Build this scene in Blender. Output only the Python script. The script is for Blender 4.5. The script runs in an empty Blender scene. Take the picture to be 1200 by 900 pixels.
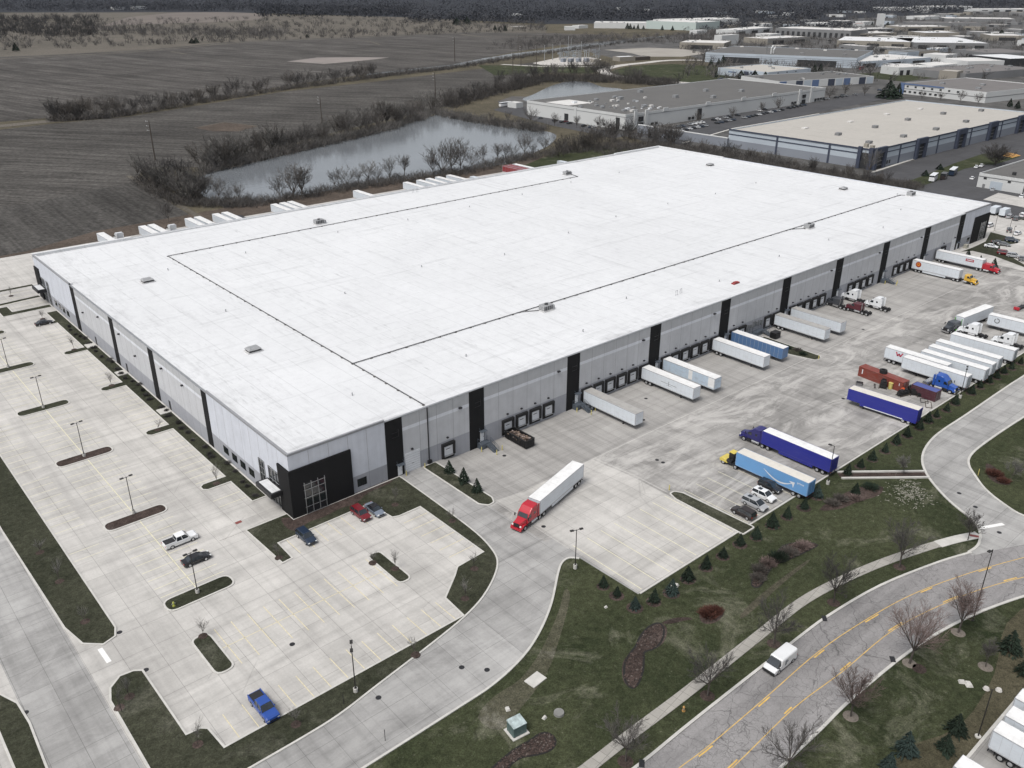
HAZE=1.1e-5
# Aerial view of a distribution warehouse with its truck yard, parking lot, lawn, pond, fields and industrial park.
import bpy, math, random
from mathutils import Vector, Matrix, Euler
from mathutils.geometry import tessellate_polygon
R = math.radians
scene = bpy.context.scene
COL = scene.collection
rnd = random.Random(7)

# ------------------------------------------------------------------ survey: photo pixel + height -> point of the site
CF, CP, CY, CR = 1017.0494, R(24.98651), R(49.01428), R(0.0769)
CAMPOS = Vector((-58.297, -128.436, 90.509))
_fw = Vector((math.cos(CY)*math.cos(CP), math.sin(CY)*math.cos(CP), -math.sin(CP)))
_rt = Vector((math.sin(CY), -math.cos(CY), 0)); _up = _rt.cross(_fw)
_r2 = _rt*math.cos(CR) + _up*math.sin(CR); _u2 = _up*math.cos(CR) - _rt*math.sin(CR)
def sstep(t):
    t = max(0., min(1., t)); return t*t*(3-2*t)
def gz(x, y):      # height of the truck apron: it dips towards the docks
    if y > .5: return 0.
    return -.9*sstep((x-31)/9)*sstep((262-x)/9)*sstep((y+33)/15)
def G(px, py, z=0.):
    d = _fw + _r2*((px-600)/CF) - _u2*((py-450)/CF)
    t = (z-CAMPOS.z)/d.z
    return CAMPOS + d*t
def GY(px, py):    # on the ground of the site, dip included
    z = 0.
    for _ in range(4):
        q = G(px, py, z); z = gz(q.x, q.y)
    return G(px, py, z)
def PX(P):
    d = Vector(P)-CAMPOS; z = d.dot(_fw)
    return 600+CF*d.dot(_r2)/z, 450-CF*d.dot(_u2)/z

# ------------------------------------------------------------------ mesh builder
class MB:
    def __init__(s): s.v=[]; s.f=[]; s.m=[]; s.smooth=False
    def add(s, vs, fs, mi=0):
        o=len(s.v); s.v+= [tuple(v) for v in vs]
        for f in fs: s.f.append([i+o for i in f]); s.m.append(mi)
        return s
    def box(s, c, size, mi=0, rz=0.):
        hx,hy,hz=[q/2 for q in size]; ca,sa=math.cos(rz),math.sin(rz); vs=[]
        for z in (-hz,hz):
            for x,y in ((-hx,-hy),(hx,-hy),(hx,hy),(-hx,hy)):
                vs.append((c[0]+x*ca-y*sa, c[1]+x*sa+y*ca, c[2]+z))
        return s.add(vs,[(3,2,1,0),(4,5,6,7),(0,1,5,4),(1,2,6,5),(2,3,7,6),(3,0,4,7)],mi)
    def bx(s, x0,x1,y0,y1,z0,z1, mi=0): return s.box(((x0+x1)/2,(y0+y1)/2,(z0+z1)/2),(x1-x0,y1-y0,z1-z0),mi)
    def cyl(s, p, q, r0, r1=None, n=10, mi=0, caps=True):
        r1=r0 if r1 is None else r1; p=Vector(p); q=Vector(q); d=(q-p).normalized()
        a=d.orthogonal().normalized(); b=d.cross(a); vs=[]
        for c,r in ((p,r0),(q,r1)):
            for i in range(n):
                t=2*math.pi*i/n; vs.append(c+a*(r*math.cos(t))+b*(r*math.sin(t)))
        fs=[(i,(i+1)%n,n+(i+1)%n,n+i) for i in range(n)]
        if caps: fs+= [tuple(range(n-1,-1,-1)), tuple(range(n,2*n))]
        return s.add(vs,fs,mi)
    def bar(s, p, q, w, mi=0): return s.cyl(p,q,w*.7,w*.7,4,mi)
    def ext(s, prof, y0, y1, mi=0, inset=0., bev=0.):
        # side profile (x,z) extruded in y; bev rounds the two side edges
        n=len(prof); cx=sum(p[0] for p in prof)/n; cz=sum(p[1] for p in prof)/n
        def sc(k): return [(cx+(x-cx)*(1-k[0]), cz+(z-cz)*(1-k[1])) for x,z in prof]
        if bev:
            wx=max(abs(p[0]-cx) for p in prof); wz=max(abs(p[1]-cz) for p in prof); k=(bev/wx,bev/wz)
            lay=[(y0,sc(k)),(y0+bev*.4,sc((k[0]*.3,k[1]*.3))),(y0+bev*1.2,prof),(y1-bev*1.2,prof),(y1-bev*.4,sc((k[0]*.3,k[1]*.3))),(y1,sc(k))]
        else: lay=[(y0,prof),(y1,prof)]
        vs=[(x,y,z) for y,pr in lay for x,z in pr]; fs=[]
        for l in range(len(lay)-1):
            for i in range(n): j=(i+1)%n; fs.append((l*n+i,l*n+j,(l+1)*n+j,(l+1)*n+i))
        fs.append(tuple(range(n-1,-1,-1))); o=(len(lay)-1)*n; fs.append(tuple(range(o,o+n)))
        return s.add(vs,fs,mi)
    def hexa(s, b, t, mi=0):       # four bottom and four top points
        return s.add(list(b)+list(t),[(3,2,1,0),(4,5,6,7),(0,1,5,4),(1,2,6,5),(2,3,7,6),(3,0,4,7)],mi)
    def sheet(s, pts, z=None, mi=0):
        vs=[(p[0],p[1],z if z is not None else p[2]) for p in pts]
        tr=tessellate_polygon([[Vector((v[0],v[1],0)) for v in vs]])
        fs=[]
        for a,b,c in tr:
            n=(Vector(vs[b])-Vector(vs[a])).cross(Vector(vs[c])-Vector(vs[a])).z
            fs.append((a,b,c) if n>0 else (a,c,b))
        return s.add(vs,fs,mi)
    def prism(s, pts, z0, z1, mi=0, side=None):
        s.sheet(pts,z1,mi); n=len(pts); ar=sum(pts[i][0]*pts[(i+1)%n][1]-pts[(i+1)%n][0]*pts[i][1] for i in range(n))
        P=pts if ar>0 else pts[::-1]
        vs=[(p[0],p[1],z0) for p in P]+[(p[0],p[1],z1) for p in P]
        return s.add(vs,[(i,(i+1)%n,n+(i+1)%n,n+i) for i in range(n)], mi if side is None else side)
    def ribbon(s, pts, w, z, h=0., closed=False, mi=0, off=0.):
        # band of width w along a ground line, h thick
        P=[Vector((p[0],p[1])) for p in pts]; n=len(P); L=[];Rr=[]
        for i in range(n):
            a=P[i-1] if (i>0 or closed) else None; b=P[(i+1)%n] if (i<n-1 or closed) else None
            d1=(P[i]-a).normalized() if a is not None else (b-P[i]).normalized()
            d2=(b-P[i]).normalized() if b is not None else d1
            m=Vector((-(d1.y+d2.y),d1.x+d2.x)); m=m.normalized() if m.length>1e-6 else Vector((-d1.y,d1.x))
            k=1/max(.35,m.dot(Vector((-d1.y,d1.x))))
            L.append(P[i]+m*((w/2+off)*k)); Rr.append(P[i]-m*((w/2-off)*k))
        e=n if closed else n-1
        for i in range(e):
            j=(i+1)%n; a,b,c,d=Rr[i],Rr[j],L[j],L[i]
            if h: s.hexa([(q.x,q.y,z) for q in (a,b,c,d)],[(q.x,q.y,z+h) for q in (a,b,c,d)],mi)
            else: s.add([(q.x,q.y,z) for q in (a,b,c,d)],[(0,1,2,3)],mi)
        return s
    def build(s, name, mats, parent=None, smooth=False, loc=None, rz=None):
        me=bpy.data.meshes.new(name); me.from_pydata(s.v,[],s.f)
        if not isinstance(mats,(list,tuple)): mats=[mats]
        for m in mats: me.materials.append(m)
        if len(mats)>1: me.polygons.foreach_set('material_index',s.m)
        if smooth: me.polygons.foreach_set('use_smooth',[True]*len(me.polygons))
        me.update()
        o=bpy.data.objects.new(name,me); COL.objects.link(o)
        if parent is not None: o.parent=parent
        if loc is not None: o.location=loc
        if rz is not None: o.rotation_euler=(0,0,rz)
        return o

def thing(name,label,cat,loc=(0,0,0),rz=0.,group=None):
    o=bpy.data.objects.new(name,None); COL.objects.link(o); o.location=loc; o.rotation_euler=(0,0,rz)
    o.empty_display_size=.2
    return tag(o,label,cat,group)
def tag(o,label,cat,group=None,kind=None):
    o['label']=label; o['category']=cat
    if group: o['group']=group
    if kind: o['kind']=kind
    return o
def struct(o,kind='structure',label=None):
    o['kind']=kind
    if label: o['label']=label
    return o
KIDS={}
def copy_tree(o,loc=None,rz=None,label=None,group=None,parent=None,scale=None):
    c=o.copy(); COL.objects.link(c)
    if parent is not None: c.parent=parent
    for ch in list(o.children): copy_tree(ch,parent=c)
    if loc is not None: c.location=loc
    if rz is not None: c.rotation_euler=(0,0,rz)
    if label: c['label']=label
    if group: c['group']=group
    if scale: c.scale=scale if isinstance(scale,(tuple,list)) else (scale,)*3
    return c
def smooth_line(P, k=5, closed=False):
    P=[Vector((p[0],p[1],0)) for p in P]; n=len(P); out=[]
    rng=range(n) if closed else range(n-1)
    for i in rng:
        p0=P[i-1] if (i>0 or closed) else P[0]; p1=P[i]; p2=P[(i+1)%n]; p3=P[(i+2)%n] if (i+2<n or closed) else P[-1]
        for j in range(k):
            t=j/k
            out.append(.5*((2*p1)+(p2-p0)*t+(2*p0-5*p1+4*p2-p3)*t*t+(3*p1-p0-3*p2+p3)*t**3))
    if not closed: out.append(P[-1])
    return out
def gp(L): return [G(a,b) for a,b in L]
def round_poly(P, r, k=4):
    out=[]; n=len(P)
    for i in range(n):
        a,b,c=[Vector((q[0],q[1],0)) for q in (P[i-1],P[i],P[(i+1)%n])]
        rr=min(r,(a-b).length*.45,(c-b).length*.45); p=b+(a-b).normalized()*rr; q=b+(c-b).normalized()*rr
        for j in range(k+1):
            t=j/k; out.append(p*(1-t)**2+b*(2*t*(1-t))+q*t*t)
    return out

# ------------------------------------------------------------------ materials
MATS={}
class NT:
    def __init__(s,name):
        s.m=bpy.data.materials.new(name); s.m.use_nodes=True; s.t=s.m.node_tree; s.t.nodes.clear()
        s.out=s.t.nodes.new('ShaderNodeOutputMaterial'); s.b=s.t.nodes.new('ShaderNodeBsdfPrincipled')
        s.t.links.new(s.b.outputs[0],s.out.inputs[0]); MATS[name]=s.m
    def n(s,k): return s.t.nodes.new('ShaderNode'+k)
    def l(s,a,b): s.t.links.new(a,b)
    def put(s,inp,v):
        if hasattr(v,'is_linked') or hasattr(v,'links'): s.l(v,inp)
        else: inp.default_value=v
    def pos(s): return s.n('NewGeometry').outputs['Position']
    def obj(s): return s.n('TexCoord').outputs['Object']
    def rand(s): return s.n('ObjectInfo').outputs['Random']
    def map(s,v,sc=(1,1,1),rz=0.,loc=(0,0,0)):
        n=s.n('Mapping'); s.l(v,n.inputs[0]); n.inputs['Scale'].default_value=sc; n.inputs['Rotation'].default_value=(0,0,rz); n.inputs['Location'].default_value=loc
        return n.outputs[0]
    def noise(s,v,sc,det=4,ro=.55,dist=0.):
        n=s.n('TexNoise'); s.l(v,n.inputs['Vector']); n.inputs['Scale'].default_value=sc; n.inputs['Detail'].default_value=det
        n.inputs['Roughness'].default_value=ro; n.inputs['Distortion'].default_value=dist; return n.outputs[0]
    def voro(s,v,sc,feat='DISTANCE_TO_EDGE'):
        n=s.n('TexVoronoi'); n.feature=feat; s.l(v,n.inputs['Vector']); n.inputs['Scale'].default_value=sc
        return n.outputs['Distance']
    def brick(s,v,w,h,mort,c1,c2,cm,off=0.,bias=0.):
        n=s.n('TexBrick'); n.offset=off; s.l(v,n.inputs['Vector'])
        for k,q in (('Color1',c1),('Color2',c2),('Mortar',cm)): n.inputs[k].default_value=q if len(q)==4 else (*q,1)
        n.inputs['Scale'].default_value=1; n.inputs['Mortar Size'].default_value=mort; n.inputs['Brick Width'].default_value=w
        n.inputs['Row Height'].default_value=h; n.inputs['Bias'].default_value=bias; n.inputs['Mortar Smooth'].default_value=.1
        return n.outputs[0]
    def wave(s,v,sc,dist=0.,det=2,dsc=1.):
        n=s.n('TexWave'); s.l(v,n.inputs['Vector']); n.inputs['Scale'].default_value=sc; n.inputs['Distortion'].default_value=dist
        n.inputs['Detail'].default_value=det; n.inputs['Detail Scale'].default_value=dsc; return n.outputs['Fac']
    def ramp(s,f,stops,interp='LINEAR'):
        n=s.n('ValToRGB'); s.put(n.inputs[0],f); e=n.color_ramp.elements; n.color_ramp.interpolation=interp
        while len(e)<len(stops): e.new(.5)
        for i,(p,c) in enumerate(stops):
            e[i].position=p; c=(c,c,c) if not hasattr(c,'__len__') else c; e[i].color=(*c[:3],1)
        return n.outputs[0]
    def mix(s,f,a,b,mode='MIX'):
        n=s.n('Mix'); n.data_type='RGBA'; n.blend_type=mode; s.put(n.inputs[0],f)
        for i,q in ((6,a),(7,b)):
            if hasattr(q,'links'): s.l(q,n.inputs[i])
            else: n.inputs[i].default_value=(*q[:3],1)
        return n.outputs[2]
    def math(s,op,a,b=0.):
        n=s.n('Math'); n.operation=op; s.put(n.inputs[0],a); s.put(n.inputs[1],b); return n.outputs[0]
    def bump(s,h,st=.3,d=.05):
        n=s.n('Bump'); s.l(h,n.inputs['Height']); n.inputs['Strength'].default_value=st; n.inputs['Distance'].default_value=d
        s.l(n.outputs[0],s.b.inputs['Normal'])
    def fin(s,col,rough=.8,metal=0.,spec=.5,coat=0.):
        s.put(s.b.inputs['Base Color'],col if hasattr(col,'links') else (*col[:3],1)); s.put(s.b.inputs['Roughness'],rough)
        s.b.inputs['Metallic'].default_value=metal; s.b.inputs['Specular IOR Level'].default_value=spec; s.b.inputs['Coat Weight'].default_value=coat
        return s.m
def basic(name,c,rough=.6,metal=0.,var=.12,sc=1.5,spec=.5,coat=0.):
    if name in MATS: return MATS[name]
    t=NT(name); p=t.obj(); f=t.noise(p,sc,5,.6)
    d=[max(0,q*(1-var)) for q in c]; b=[min(1,q*(1+var)) for q in c]
    return t.fin(t.ramp(f,[(.3,d),(.7,b)]),rough,metal,spec,coat)
def paint(name,c,rough=.32,dirt=.12):
    if name in MATS: return MATS[name]
    t=NT(name); p=t.obj(); f=t.noise(p,.8,6,.65); g=t.noise(t.map(p,(.4,.4,3.)),1.3,4)
    col=t.mix(t.math('MULTIPLY',t.ramp(f,[(.45,0.),(.75,1.)]),dirt*2.2),c,[.55*q+.06 for q in c])
    col=t.mix(t.ramp(g,[(.5,0.),(.8,dirt*1.5)]),col,(.22,.2,.18))
    return t.fin(col,rough,0.,.5,.25)
def pave(name,base,slab=(4.6,4.6),rz=0.,mottle=.22,streak=.2,joint=.6,tint=.05,blot=0.):
    t=NT(name); P=t.map(t.pos(),rz=rz)
    k=lambda f:[q*f for q in base]
    b=t.brick(P,slab[0],slab[1],.035,k(1-tint),k(1+tint),k(joint))
    n1=t.noise(P,.035,8,.62,.6); n2=t.noise(P,.22,6,.65,.4); n3=t.noise(P,3.2,3,.6)
    c=t.mix(1.,b,t.ramp(n1,[(.3,1-mottle),(.55,1.),(.75,1+mottle*.55)]),'MULTIPLY')
    c=t.mix(1.,c,t.ramp(n2,[(.3,1-mottle*.7),(.6,1.),(.8,1+mottle*.4)]),'MULTIPLY')
    c=t.mix(1.,c,t.ramp(n3,[(.25,.93),(.7,1.05)]),'MULTIPLY')
    for q,(sx,sy) in enumerate(((.018,.55),(.5,.02))):
        s=t.noise(t.map(P,(sx,sy,1),loc=(q*7,3,0)),1.,5,.62,.3)
        c=t.mix(1.,c,t.ramp(s,[(.28,1-streak),(.5,1.),(.75,1+streak*.35)]),'MULTIPLY')
    if blot:
        v=t.noise(t.map(P,(.05,.13,1),rz=.5),1.,7,.72,1.1)
        c=t.mix(t.ramp(v,[(.5,0.),(.62,blot)]),c,k(1.55))
        v2=t.noise(t.map(P,(.06,.11,1),rz=.5,loc=(31,5,0)),1.,7,.7,1.)
        c=t.mix(t.ramp(v2,[(.52,0.),(.68,blot)]),c,k(.55))
    cr=t.voro(t.map(t.pos(),(1,1,1)),.055); w=t.noise(P,.1,2)
    crm=t.math('MULTIPLY',t.ramp(cr,[(.0,1.),(.006,0.)]),t.ramp(w,[(.52,0.),(.6,.35)]))
    c=t.mix(crm,c,k(.45))
    t.bump(n3,.15,.02)
    return t.fin(c,.85,0.,.3)
def grassmat(name,a,b,c2,sc=1.,tan=.35):
    t=NT(name); P=t.pos()
    n1=t.noise(P,.05*sc,6,.6,.5); n2=t.noise(P,.5*sc,5,.65); n3=t.noise(P,5.,3,.7); st=t.noise(t.map(P,(.45,.03,1),rz=-R(35)),1.,4)
    c=t.ramp(n1,[(.32,a),(.62,b)]); c=t.mix(t.ramp(n2,[(.45,0.),(.75,.8)]),c,b)
    c=t.mix(t.ramp(st,[(.5,0.),(.75,.35)]),c,b)
    n4=t.noise(P,.09,7,.7,.8); c=t.mix(t.math('MULTIPLY',t.ramp(n4,[(.55,0.),(.72,1.)]),tan),c,c2)
    n5=t.noise(P,1.3,7,.8); c=t.mix(t.math('MULTIPLY',t.ramp(n5,[(.6,0.),(.72,1.)]),tan),c,[q*1.25 for q in c2])
    n6=t.noise(P,.9,7,.8); c=t.mix(1.,c,t.ramp(n6,[(.3,.55),(.5,1.),(.7,1.5)]),'MULTIPLY'); c=t.mix(1.,c,t.ramp(n3,[(.25,.5),(.7,1.45)]),'MULTIPLY')
    t.bump(n6,.6,.15)
    return t.fin(c,.95,0.,.1)
def fieldmat(name,base,rz,row=2.6,amp=.3):
    t=NT(name); P=t.map(t.pos(),rz=rz)
    w=t.noise(t.map(P,(.012,1./row,1)),1.6,3,.6); w2=t.noise(t.map(P,(.004,.06,1)),1.,5,.65); n=t.noise(P,.02,6,.65); f=t.noise(P,.55,6,.75)
    k=lambda q:[x*q for x in base]
    c=t.ramp(w,[(.3,k(1-amp)),(.7,k(1+amp))])
    c=t.mix(1.,c,t.ramp(w2,[(.3,.68),(.7,1.3)]),'MULTIPLY'); c=t.mix(1.,c,t.ramp(n,[(.3,.75),(.7,1.22)]),'MULTIPLY')
    c=t.mix(1.,c,t.ramp(f,[(.3,.45),(.7,1.55)]),'MULTIPLY')
    return t.fin(c,.95,0.,.1)

M_CONC=pave('lot_concrete',(.495,.48,.455),(4.6,5.6),0,.18,.17,.6,.055,.14)
M_YARD=pave('yard_concrete',(.345,.335,.32),(4.6,5.6),0,.34,.28,.62,.09,.6)
M_APRON=pave('apron_concrete',(.35,.34,.325),(4.1,5.6),0,.12,.22,.72,.05)
M_DRIVE=pave('drive_concrete',(.36,.355,.345),(4.2,5.),0,.24,.24,.58,.08,.18)
M_WALK=pave('walk_concrete',(.36,.345,.315),(1.6,1.6),R(-8),.12,.08,.6,.05)
M_KERB=basic('kerb_concrete',(.5,.49,.46),.85,0,.12,.6)
M_STRIPE_Y=basic('yellow_marking',(.60,.54,.36),.8,0,.2,2.)
M_LOTSTRIPE=basic('pale_yellow_marking',(.64,.61,.44),.8,0,.12,2.)
M_ROADY=basic('road_yellow_paint',(.62,.40,.10),.8,0,.25,1.2)
M_WHITEP=basic('white_marking',(.75,.75,.73),.8,0,.06,2.)
M_GRASS=grassmat('lawn_grass',(.022,.029,.014),(.048,.054,.029),(.15,.148,.11),1.,.85)
M_ISLAND=grassmat('island_grass',(.024,.027,.017),(.045,.047,.032),(.14,.138,.11),1.4,.5)
M_WILD=grassmat('wild_ground',(.055,.050,.036),(.105,.092,.066),(.20,.175,.13),.35,.5)
M_TAN=grassmat('dry_grass',(.085,.078,.066),(.125,.113,.096),(.18,.165,.14),.2,.4)
M_DIRT=grassmat('bare_dirt',(.055,.046,.038),(.10,.08,.066),(.16,.13,.11),.8,.4)
M_MULCH=grassmat('bark_mulch',(.034,.026,.023),(.068,.051,.045),(.14,.12,.11),3.,.35)
M_FIELD=fieldmat('plowed_field',(.074,.070,.065),R(53),3.0,.45)
_a=G(155,213); _b=G(230,253); M_FIELD3=fieldmat('plowed_field_near',(.066,.063,.059),-math.atan2(_b.y-_a.y,_b.x-_a.x),2.0,.22)
M_FIELD2=fieldmat('plowed_field_far',(.080,.075,.070),-math.atan2(G(277,90).y-G(33,67).y,G(277,90).x-G(33,67).x),5.,.42)
M_GRAVEL=basic('pale_gravel',(.46,.44,.41),.9,0,.25,.3)
M_ASPH=pave('lot_asphalt',(.072,.072,.076),(30,30),0,.2,.12,.95,.03)
M_INDU=pave('industrial_ground',(.105,.102,.098),(60,40),.3,.5,.3,1.1,.12,.35)
def _street():
    t=NT('cracked_asphalt'); P=t.pos(); n1=t.noise(P,.06,7,.65,.4); n3=t.noise(P,4.,3,.7); n2=t.noise(P,.5,5,.6)
    base=(.255,.247,.245); k=lambda q:[x*q for x in base]
    c=t.ramp(n1,[(.3,k(.86)),(.7,k(1.12))]); c=t.mix(1.,c,t.ramp(n2,[(.3,.9),(.7,1.08)]),'MULTIPLY'); c=t.mix(1.,c,t.ramp(n3,[(.25,.88),(.7,1.1)]),'MULTIPLY')
    wv=t.n('TexNoise'); t.l(P,wv.inputs['Vector']); wv.inputs['Scale'].default_value=.5; wv.inputs['Detail'].default_value=4
    Pw=t.n('VectorMath'); Pw.operation='MULTIPLY_ADD'; t.l(wv.outputs[1],Pw.inputs[0]); Pw.inputs[1].default_value=(2.2,2.2,0); t.l(P,Pw.inputs[2]); Pw=Pw.outputs[0]
    d=t.ramp(t.noise(P,.10,5,.65),[(.36,.12),(.6,.8)])
    a=t.ramp(t.voro(Pw,.75),[(0,1.),(.028,0.)]); c=t.mix(t.math('MULTIPLY',a,d),c,k(.36))
    a4=t.ramp(t.voro(Pw,1.3),[(0,1.),(.05,0.)]); d4=t.ramp(t.noise(t.map(P,(.05,.25,1),rz=-R(35)),1.,5,.65),[(.5,0.),(.62,.75)]); c=t.mix(t.math('MULTIPLY',a4,d4),c,k(.34))
    a2=t.ramp(t.voro(Pw,.11),[(0,1.),(.006,0.)]); c=t.mix(t.math('MULTIPLY',a2,.7),c,k(.26))
    dk=t.noise(t.map(P,(.02,.3,1),rz=-R(35)),1.,5,.6,.3); c=t.mix(1.,c,t.ramp(dk,[(.35,.78),(.55,1.04)]),'MULTIPLY')
    return t.fin(c,.9,0.,.25)
M_STREET=_street()
def _water(name,base,rough):
    t=NT(name); P=t.pos(); n=t.noise(t.map(P,(1,1,1)),.35,5,.6); n2=t.noise(P,.02,3)
    t.bump(n,.06,.4)
    return t.fin(t.ramp(n2,[(.3,[q*.9 for q in base]),(.7,[q*1.1 for q in base])]),rough,0.,.9)
M_WATER=_water('pond_water',(.17,.185,.20),.12)
def _roof(name,base,dirt,seam,eave=False):
    t=NT(name); P=t.pos(); k=lambda q:[x*q for x in base]
    b=t.brick(P,6.1,40.,.06,k(1.),k(.985),k(seam*.93),.5)
    n1=t.noise(P,.03,8,.68,.8); n2=t.noise(t.map(P,(.03,.4,1)),1.,6,.7,.2); n4=t.noise(t.map(P,(.35,.03,1)),1.,6,.7,.2); n3=t.noise(P,1.1,6,.75)
    c=t.mix(1.,b,t.ramp(n1,[(.3,1-dirt*.35),(.62,1.02)]),'MULTIPLY')
    c=t.mix(1.,c,t.ramp(n2,[(.27,1-dirt),(.45,1.)]),'MULTIPLY'); c=t.mix(1.,c,t.ramp(n4,[(.27,1-dirt),(.44,1.)]),'MULTIPLY')
    n5=t.noise(P,.07,5,.6,.5)
    n6=t.noise(P,.45,7,.8); c=t.mix(1.,c,t.ramp(n6,[(.32,.92),(.52,1.),(.7,1.02)]),'MULTIPLY')
    c=t.mix(t.math('MULTIPLY',t.ramp(n3,[(.62,0.),(.74,.55)]),t.ramp(n5,[(.5,0.),(.66,1.)])),c,k(.62))
    sp=t.noise(t.map(P,(1.,.12,1)),1.4,5,.75); rows=t.ramp(t.noise(t.map(P,(.25,.01,1)),1.,3,.6),[(.45,0.),(.6,1.)])
    c=t.mix(t.math('MULTIPLY',t.ramp(sp,[(.54,0.),(.70,.75)]),rows),c,k(.6))
    if eave:   # grime gathered along the eaves
        sx=t.n('SeparateXYZ'); t.l(P,sx.inputs[0])
        g=t.noise(t.map(P,(.12,.5,1)),1.,7,.75); g2=t.noise(t.map(P,(.5,.12,1)),1.,7,.75)
        e1=t.math('MULTIPLY',t.ramp(sx.outputs[1],[(0.,1.),(1.,0.)]),1.)
        yy=t.math('MULTIPLY',sx.outputs[1],.12); xx=t.math('MULTIPLY',sx.outputs[0],.07)
        c=t.mix(t.math('MULTIPLY',t.ramp(yy,[(.05,1.),(.9,0.)]),t.ramp(g,[(.46,0.),(.66,.6)])),c,k(.5))
        c=t.mix(t.math('MULTIPLY',t.ramp(xx,[(.03,1.),(.95,0.)]),t.ramp(g2,[(.47,0.),(.68,.5)])),c,k(.55))
    return t.fin(c,.75,0.,.3)
M_ROOF=_roof('white_roof_membrane',(.655,.665,.675),.17,.84,True)
M_ROOFTAN=_roof('tan_roof_membrane',(.43,.41,.375),.12,.95)
M_ROOFGREY=_roof('grey_roof_gravel',(.128,.125,.12),.25,.95)
M_ROOFPALE=_roof('pale_far_roof',(.62,.61,.59),.25,.97)
M_ROOFDARK=_roof('dark_far_roof',(.17,.16,.155),.25,.97)
def panelwall(name,c,w=4.1,joint=.75):
    t=NT(name); P=t.pos(); sx=t.n('SeparateXYZ'); t.l(P,sx.inputs[0]); cb=t.n('CombineXYZ')
    t.l(t.math('ADD',sx.outputs[0],sx.outputs[1]),cb.inputs[0]); t.l(sx.outputs[2],cb.inputs[1])
    k=lambda q:[x*q for x in c]
    n=t.noise(P,.4,5,.6); n2=t.noise(t.map(P,(1.2,1.2,.08)),1.,4,.6)
    col=t.mix(1.,c,t.ramp(n,[(.3,.93),(.7,1.04)]),'MULTIPLY'); col=t.mix(1.,col,t.ramp(n2,[(.3,.94),(.6,1.02)]),'MULTIPLY')
    return t.fin(col,.8,0.,.15)
M_WALL=panelwall('wall_light_grey',(.52,.53,.55)); M_WALL2=panelwall('wall_mid_grey',(.45,.46,.475)); M_WALLB=panelwall('wall_base_grey',(.345,.355,.385))
M_WALLW=panelwall('wall_white_grey',(.58,.605,.66)); M_BAND=panelwall('wall_pale_band',(.66,.68,.72)); M_BLACK=panelwall('wall_charcoal',(.018,.018,.019))
M_JOINT=basic('panel_joint',(.2,.2,.21),.8)
M_COPING=basic('grey_coping',(.26,.265,.28),.5,0,.08)
M_DKMET=basic('dark_metal',(.035,.035,.038),.5,.4); M_STEEL=basic('galvanised_steel',(.38,.39,.40),.45,.6,.15)
M_STAIR=basic('grey_blue_steel',(.11,.13,.155),.55,.3,.15)
M_RUBBER=basic('black_rubber',(.016,.016,.017),.85,0,.2)
def _glass(name,c,r=.08):
    t=NT(name); f=t.noise(t.obj(),.6,3); return t.fin(t.ramp(f,[(.3,[q*.7 for q in c]),(.7,[q*1.3 for q in c])]),r,0.,.8,.3)
M_GLASS=_glass('dark_glass',(.014,.018,.022)); M_AUTOGLASS=_glass('vehicle_glass',(.018,.024,.03),.08)
M_DOORW=basic('white_door',(.66,.68,.71),.5,0,.05)
M_WHITE=paint('white_paint',(.74,.76,.78),.35,.10); M_TRWHITE=paint('trailer_white',(.63,.675,.72),.38,.12); M_TRROOF=paint('trailer_roof_white',(.78,.78,.77),.55,.16)
M_TRROOFG=paint('trailer_roof_weathered',(.40,.39,.37),.6,.3)
M_TRALU=paint('trailer_trim',(.42,.43,.45),.4,.1); M_TYRE=basic('tyre_rubber',(.014,.014,.015),.9,0,.2,4); M_RIM=basic('wheel_rim',(.52,.53,.54),.35,.6,.1)
M_CHROME=basic('chrome',(.6,.6,.61),.2,.9,.05); M_FRAME=basic('chassis_black',(.022,.022,.023),.6,.1,.2)
M_LAMP=basic('headlamp_lens',(.7,.72,.72),.15,0,.05); M_TAIL=basic('tail_lamp_red',(.35,.02,.02),.3,0,.1)
M_YEL=paint('safety_yellow',(.62,.50,.10),.5,.15); M_BOLL=paint('bollard_yellow',(.58,.50,.16),.6,.15)
M_POLE=basic('bronze_pole',(.03,.028,.026),.5,.2,.15)
M_POLECONC=basic('pole_base_concrete',(.50,.49,.46),.9,0,.1)
def barkmat(name,c):
    t=NT(name); P=t.obj(); r=t.rand(); n=t.noise(P,1.3,4)
    col=t.mix(r,[q*.75 for q in c],[q*1.3 for q in c]); return t.fin(t.mix(1.,col,t.ramp(n,[(.3,.75),(.7,1.25)]),'MULTIPLY'),.9,0.,.15)
M_BARK=barkmat('bare_bark',(.085,.075,.068)); M_TWIG=barkmat('bare_twigs',(.110,.103,.098)); M_TWIGR=barkmat('budding_twigs',(.165,.125,.115)); M_TWIGG=barkmat('grey_twigs',(.15,.145,.136)); M_TWIGD=barkmat('dark_twigs',(.065,.062,.060))
M_NEEDLE=barkmat('spruce_needles',(.022,.033,.023)); M_NEEDLE2=barkmat('blue_spruce_needles',(.032,.048,.043)); M_REDTWIG=barkmat('red_shrub_twigs',(.095,.043,.033)); M_BRUSH=barkmat('dry_brush',(.088,.080,.072)); M_GRASSTUFT=barkmat('dry_tuft',(.2,.17,.12))
M_WOOD=basic('weathered_wood',(.07,.058,.048),.9,0,.2)

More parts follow.
